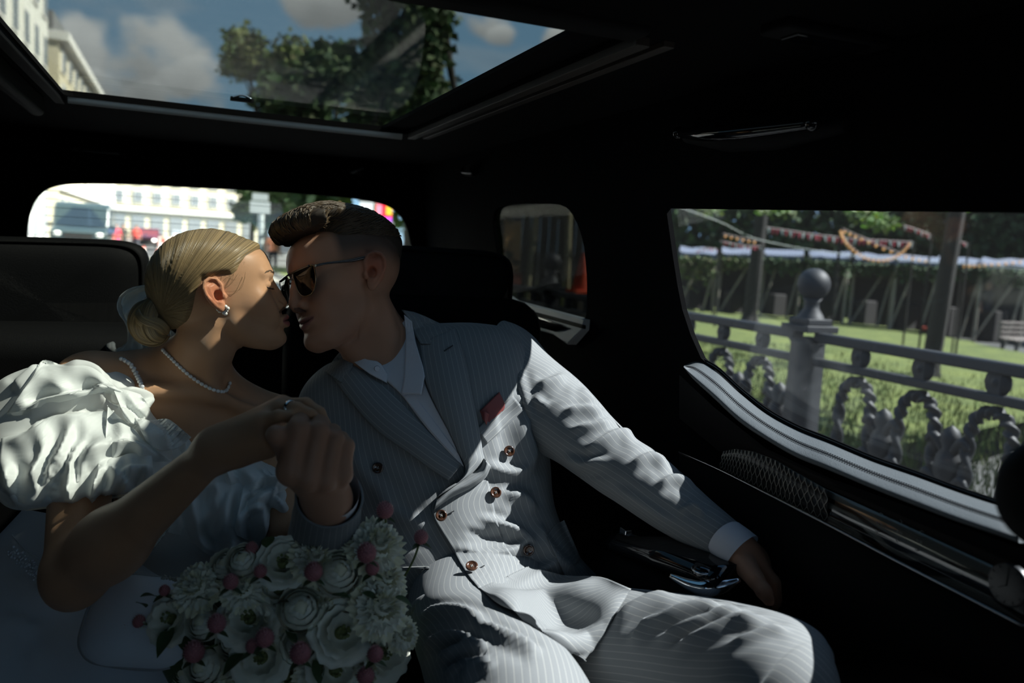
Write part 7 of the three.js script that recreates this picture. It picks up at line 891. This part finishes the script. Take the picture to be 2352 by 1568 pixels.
// ---------- handbag ----------
{ const o = thing('handbag', 'soft white satin handbag with a bead chain on the lap of the bride', 'bag', P(320, 1430, 1.13)), out = roundedPoly([[176, 1480], [204, 1388], [240, 1344], [300, 1314], [366, 1326], [440, 1336], [500, 1400], [520, 1500], [360, 1540], [206, 1524]], [30, 30, 20, 20, 20, 20, 30, 30, 30, 40], 5), c = [340, 1430], rings = [0.02, 0.25, 0.5, 0.72, 0.88, 0.97, 1], rows = [];
  for (const k of rings) rows.push(out.map(([x, y]) => P(lerp(c[0], x, k), lerp(c[1], y, k), 1.12 - 0.035 * Math.sqrt(Math.max(0, 1 - k * k)) - (y - 1430) * 0.0004 * k))); for (const k of [...rings].reverse()) rows.push(out.map(([x, y]) => P(lerp(c[0], x, k), lerp(c[1], y, k), 1.121 + 0.035 * Math.sqrt(Math.max(0, 1 - k * k)) - (y - 1430) * 0.0004 * k)));
  part(o, 'pouch', displace(grid(rows, true), (q) => 0.004 * fbm(q.x * 14, q.y * 14, q.z * 14, 3)), satin); part(o, 'piping', sweep(out.filter((_, i) => i % 3 === 0).map(([x, y]) => P(x, y, 1.118 - (y - 1430) * 0.0004)), 0.0022, 6, { closed: true, n: 120 }), mat('grey_piping', [0.3, 0.31, 0.31], 0.5));
  const bd = mat('dull_beads', [0.3, 0.3, 0.26], 0.25, { clearcoat: 0.8 }); for (let k = 0; k < 24; k++) { const t = k / 23, p = P(lerp(386, 312, t) + 4 * Math.sin(t * 3), lerp(1212, 1300, t), lerp(1.2, 1.13, t)); part(o, 'chain_bead', new THREE.SphereGeometry(0.0022, 8, 6).translate(p.x, p.y, p.z), bd); } const R = rng(2), fr = []; for (let k = 0; k < 60; k++) { const t = R(), p = P(lerp(372, 436, t), lerp(1326, 1338, t) + 8 * R() - 6, 1.085); fr.push(new THREE.SphereGeometry(0.0016, 6, 5).translate(p.x, p.y, p.z)); } part(o, 'bead_clasp', merge(fr), bd).userData.kind = 'stuff'; }
// ---------- bouquet ----------
{ const o = thing('bouquet', 'bouquet of white lisianthus, ranunculus and carnations with pink globe amaranth held on the lap', 'bouquet', P(660, 1420, 1.08));
  const petal = mat('white_petal', [0.74, 0.74, 0.62], 0.6, { sheen: 0.3 }), cream = mat('cream_petal', [0.72, 0.7, 0.5], 0.6), heart = mat('green_heart', [0.16, 0.18, 0.06], 0.6), pink = mat('pink_amaranth', [0.36, 0.13, 0.14], 0.7), pinkT = mat('pink_bract_tips', [0.5, 0.25, 0.25], 0.7), leafG = mat('bouquet_leaf', [0.05, 0.09, 0.03], 0.5, { transmission: 0.15 }), stemG = mat('green_stem', [0.09, 0.13, 0.04], 0.6);
  const centre = P(660, 1500, 1.2), R = rng(31);
  const frame = (px, py, d) => { const p = P(px, py, d), n = p.clone().sub(centre).normalize().lerp(camera.position.clone().sub(p).normalize(), 0.35).normalize(), a = V(n.y, -n.x, 0.1).cross(n).normalize(), b = V().crossVectors(n, a); return { p, n, a, b, at: (u, v, w) => p.clone().addScaledVector(a, u).addScaledVector(b, v).addScaledVector(n, w) }; };
  const depthOf = (px, py) => 1.03 + 0.00000042 * ((px - 690) ** 2) + 0.0000007 * ((py - 1440) ** 2);
  // one cupped petal: width, height, how far it opens, frill
  // one petal: a rounded sheet round the flower axis; prof(v) gives [radius, height] from its foot to its rim
  const petalGeo = (f, ang, wide, prof, fr, seed, N = 10, M = 8) => { const rows = []; for (let j = 0; j <= M; j++) { const row = []; for (let i = 0; i <= N; i++) { const u = (2 * i) / N - 1, v = (j / M) * (1 - 0.2 * Math.pow(Math.abs(u), 3)), [r, z] = prof(v), w = wide * (0.55 + 0.45 * Math.sin(Math.PI * (0.1 + 0.62 * v))) * (1 - 0.22 * sstep(0.75, 1, v)), a = ang + u * w, q = fr * v * v; row.push(f.at(Math.cos(a) * (r + q * Math.sin(u * 9 + seed)), Math.sin(a) * (r + q * Math.sin(u * 9 + seed)), z + q * Math.cos(u * 7 + seed * 2))); } rows.push(row); } return grid(rows); };
  // a ball of petals lying over one another (ranunculus), or an open bowl (lisianthus)
  function rose(px, py, s, open, greenish, name, dd = 0) { const f = frame(px, py, depthOf(px, py) + dd), Rb = 0.0195 * s;
    const b = part(o, name, new THREE.SphereGeometry(Rb * (open ? 0.3 : 0.5), 16, 12).translate(...f.at(0, 0, open ? -Rb * 0.2 : Rb * 0.25).toArray()), greenish || open ? heart : cream);
    if (open) { for (let k = 0; k < 3; k++) for (let i = 0; i < 4 + k; i++) part(b, 'petal', petalGeo(f, (i / (4 + k)) * 6.283 + k * 0.8 + 0.3 * R(), 1.05 - 0.12 * k, (v) => { const e = 0.45 + 0.28 * k; return [Rb * (0.28 + e * Math.sin(v * 1.45) + 0.22 * v * v * v * (0.4 + 0.5 * k)), Rb * (-0.35 + (1.05 - 0.2 * k) * (1 - Math.cos(v * 1.6)) - 0.35 * Math.pow(v, 6) * (0.5 + 0.4 * k))]; }, Rb * 0.05, R() * 6), petal); const g = []; for (let i = 0; i < 9; i++) g.push(new THREE.SphereGeometry(Rb * 0.09, 6, 5).translate(...f.at(Rb * 0.25 * Math.cos(i * 2.4), Rb * 0.25 * Math.sin(i * 2.4), Rb * 0.36).toArray())); part(b, 'stamens', merge(g), heart); return; }
    for (let k = 0; k < 5; k++) { const n = 3 + k, r = Rb * (0.55 + 0.125 * k), rim = 0.12 + 0.27 * k; for (let i = 0; i < n; i++) part(b, 'petal', petalGeo(f, (i / n) * 6.283 + k * 0.9 + 0.25 * R(), 1.25 - 0.13 * k, (v) => { const t = lerp(2.1, rim, v), lip = 1 + 0.06 * Math.pow(v, 5) * (1 + k * 0.4); return [r * lip * Math.sin(t), r * lip * Math.cos(t) + Rb * (0.12 - 0.05 * k)]; }, Rb * 0.025, R() * 6), k < 1 ? cream : petal); } }
  function carnation(px, py, s, dd = 0) { const f = frame(px, py, depthOf(px, py) + dd), Rb = 0.021 * s, b = part(o, 'carnation', new THREE.SphereGeometry(Rb * 0.62, 16, 12).translate(...f.at(0, 0, -Rb * 0.1).toArray()), petal);
    for (let k = 0; k < 5; k++) { const n = 5 + 2 * k; for (let i = 0; i < n; i++) { const e = 0.12 + 0.2 * k + 0.06 * R(), hh = 1.02 - 0.19 * k + 0.08 * R(); part(b, 'petal', petalGeo(f, (i / n) * 6.283 + k * 0.6 + 0.4 * R(), 0.62 - 0.05 * k, (v) => [Rb * (0.06 + e * v * 1.15), Rb * (-0.1 + hh * v - 0.12 * v * v * k * 0.5)], Rb * 0.075, R() * 6, 12, 6), k % 3 === 1 ? cream : petal); } } }
  function amaranth(px, py, r, dd = -0.02, stem) { const f = frame(px, py, depthOf(px, py) + dd), a = part(o, 'globe_amaranth', new THREE.SphereGeometry(r * 0.86, 18, 14).scale(1, 1, 1).translate(f.p.x, f.p.y, f.p.z), pink), g = []; const n = 130; for (let i = 0; i < n; i++) { const y = 1 - (2 * (i + 0.5)) / n, t = i * 2.39996, q = Math.sqrt(1 - y * y), d = V(Math.cos(t) * q, y, Math.sin(t) * q), e = V(-Math.sin(t), 0.2, Math.cos(t)).multiplyScalar(r * 0.13), c = f.p.clone().addScaledVector(d, r * 0.78), tip = f.p.clone().addScaledVector(d, r * 1.03).add(V(0, r * 0.07, 0)); const bg = new THREE.BufferGeometry(), up = d.clone().cross(e).multiplyScalar(0.6); const A = c.clone().add(e), B = c.clone().sub(e), C = c.clone().add(up); bg.setAttribute('position', new THREE.Float32BufferAttribute([...A.toArray(), ...B.toArray(), ...tip.toArray(), ...B.toArray(), ...C.toArray(), ...tip.toArray(), ...C.toArray(), ...A.toArray(), ...tip.toArray()], 3)); bg.computeVertexNormals(); g.push(bg); } part(a, 'bracts', merge(g), pinkT).userData.kind = 'stuff'; if (stem) part(a, 'stem', sweep([f.p, P(stem[0], stem[1], depthOf(stem[0], stem[1]) + 0.01), P(stem[2], stem[3], depthOf(stem[2], stem[3]) + 0.05)], 0.0016, 6, { n: 14 }), stemG); for (let k = 0; k < 2; k++) part(a, 'leaf', leafGeo3(f.p.clone().add(V(0, -r * 0.8, 0)), V(k ? 1 : -1, -0.15, 0.5), 0.016), leafG); }
  function leafGeo3(p, d, L) { d = d.clone().normalize(); const s = V(0, 1, 0).cross(d).normalize(), n = d.clone().cross(s), rows = []; for (let j = 0; j <= 6; j++) { const v = j / 6, w = L * 0.3 * Math.sin(Math.PI * Math.pow(v, 0.8)), c = p.clone().addScaledVector(d, L * v).addScaledVector(n, -L * 0.25 * v * v); rows.push([-1, 0, 1].map((k) => c.clone().addScaledVector(s, k * w).addScaledVector(n, Math.abs(k) * w * 0.3))); } return grid(rows); }
  // open lisianthus and tight ranunculus
  [[572, 1418, 1.35, 1, 0], [786, 1452, 1.4, 1, 1], [776, 1318, 1.35, 0, 0], [690, 1400, 1.35, 0, 0], [560, 1290, 1.05, 0, 0], [650, 1290, 1.2, 1, 0], [470, 1430, 1.1, 0, 0], [390, 1420, 1.2, 1, 0], [470, 1530, 1.2, 0, 0], [600, 1510, 1.3, 1, 0], [770, 1540, 1.2, 1, 1], [690, 1480, 1.2, 0, 0], [520, 1300, 1.0, 0, 0], [640, 1350, 1.2, 1, 0], [540, 1470, 1.1, 0, 0], [880, 1500, 1.35, 1, 0], [660, 1555, 1.3, 1, 0], [430, 1540, 1.0, 0, 0]].forEach(([x, y, s, op, gr], i) => rose(x, y, s, op, gr, op ? 'lisianthus' : 'ranunculus', i > 10 ? 0.02 : 0));
  [[862, 1258, 1.75], [725, 1285, 1.45], [455, 1352, 1.5], [870, 1400, 1.7], [560, 1355, 1.25], [880, 1330, 1.4], [610, 1440, 1.2], [350, 1440, 0.9], [740, 1400, 1.2], [830, 1540, 1.5], [720, 1540, 1.2], [920, 1455, 1.1], [540, 1545, 1.2]].forEach(([x, y, s], i) => carnation(x, y, s, i > 4 ? 0.018 : 0.004));
  [[884, 1172, 0.0125, -0.02, [886, 1200, 880, 1260]], [967, 1234, 0.0105, -0.01, [952, 1280, 920, 1340]], [788, 1216, 0.0112, -0.01, [790, 1240, 800, 1300]], [842, 1270, 0.0135, -0.06], [720, 1313, 0.0125, -0.045], [530, 1336, 0.0105, -0.04], [498, 1432, 0.0125, -0.045], [608, 1465, 0.0125, -0.045], [580, 1484, 0.0095, -0.035], [690, 1500, 0.014, -0.045], [862, 1502, 0.011, -0.04], [446, 1497, 0.0145, -0.03, [500, 1480, 560, 1460]], [296, 1446, 0.0135, 0.0, [400, 1470, 520, 1500]], [320, 1428, 0.0095, 0.0, [400, 1450, 500, 1470]], [855, 1305, 0.0098, -0.03], [578, 1260, 0.0095, 0.0], [598, 1312, 0.009, -0.02], [840, 1552, 0.012, -0.04], [378, 1356, 0.008, 0]].forEach((a) => amaranth(...a));
  for (const [x, y, dx, dy, L] of [[612, 1258, 0.1, 1, 0.022], [400, 1440, -0.6, -0.6, 0.03], [760, 1366, 0.8, 0.2, 0.02], [655, 1446, 0.6, -0.5, 0.02], [840, 1508, 0.8, 0.5, 0.024], [480, 1380, -0.5, 0.6, 0.02], [360, 1370, -0.6, 0.5, 0.02], [335, 1395, -0.4, 0.8, 0.018], [905, 1370, 0.9, -0.2, 0.02], [560, 1500, -0.8, -0.3, 0.026], [720, 1515, 0.3, -0.7, 0.024], [630, 1390, 0.4, 0.5, 0.02], [830, 1360, 0.7, -0.1, 0.02]]) part(o, 'leaf', leafGeo3(P(x, y, depthOf(x, y) - 0.01), V(dx, dy, 0.5), L * 1.3), leafG);
  part(o, 'stems', merge(Array.from({ length: 14 }, (_, k) => sweep([P(560 + 18 * k, 1460, 1.13), P(600 + 10 * k, 1560, 1.16), P(640 + 6 * k, 1760, 1.15)], 0.003, 6, { n: 8 }))), stemG); part(o, 'ribbon', sweep([P(690, 1640, 1.16), P(690, 1720, 1.15)], 0.026, 16, { n: 4 }), petal);
  part(o, 'filler', displaceBall(P(640, 1430, 1.14)), leafG); function displaceBall(c) { const g = new THREE.IcosahedronGeometry(1, 5).scale(0.15, 0.1, 0.05).translate(c.x, c.y - 0.03, c.z); return g; } }
renderer.render(scene, camera);
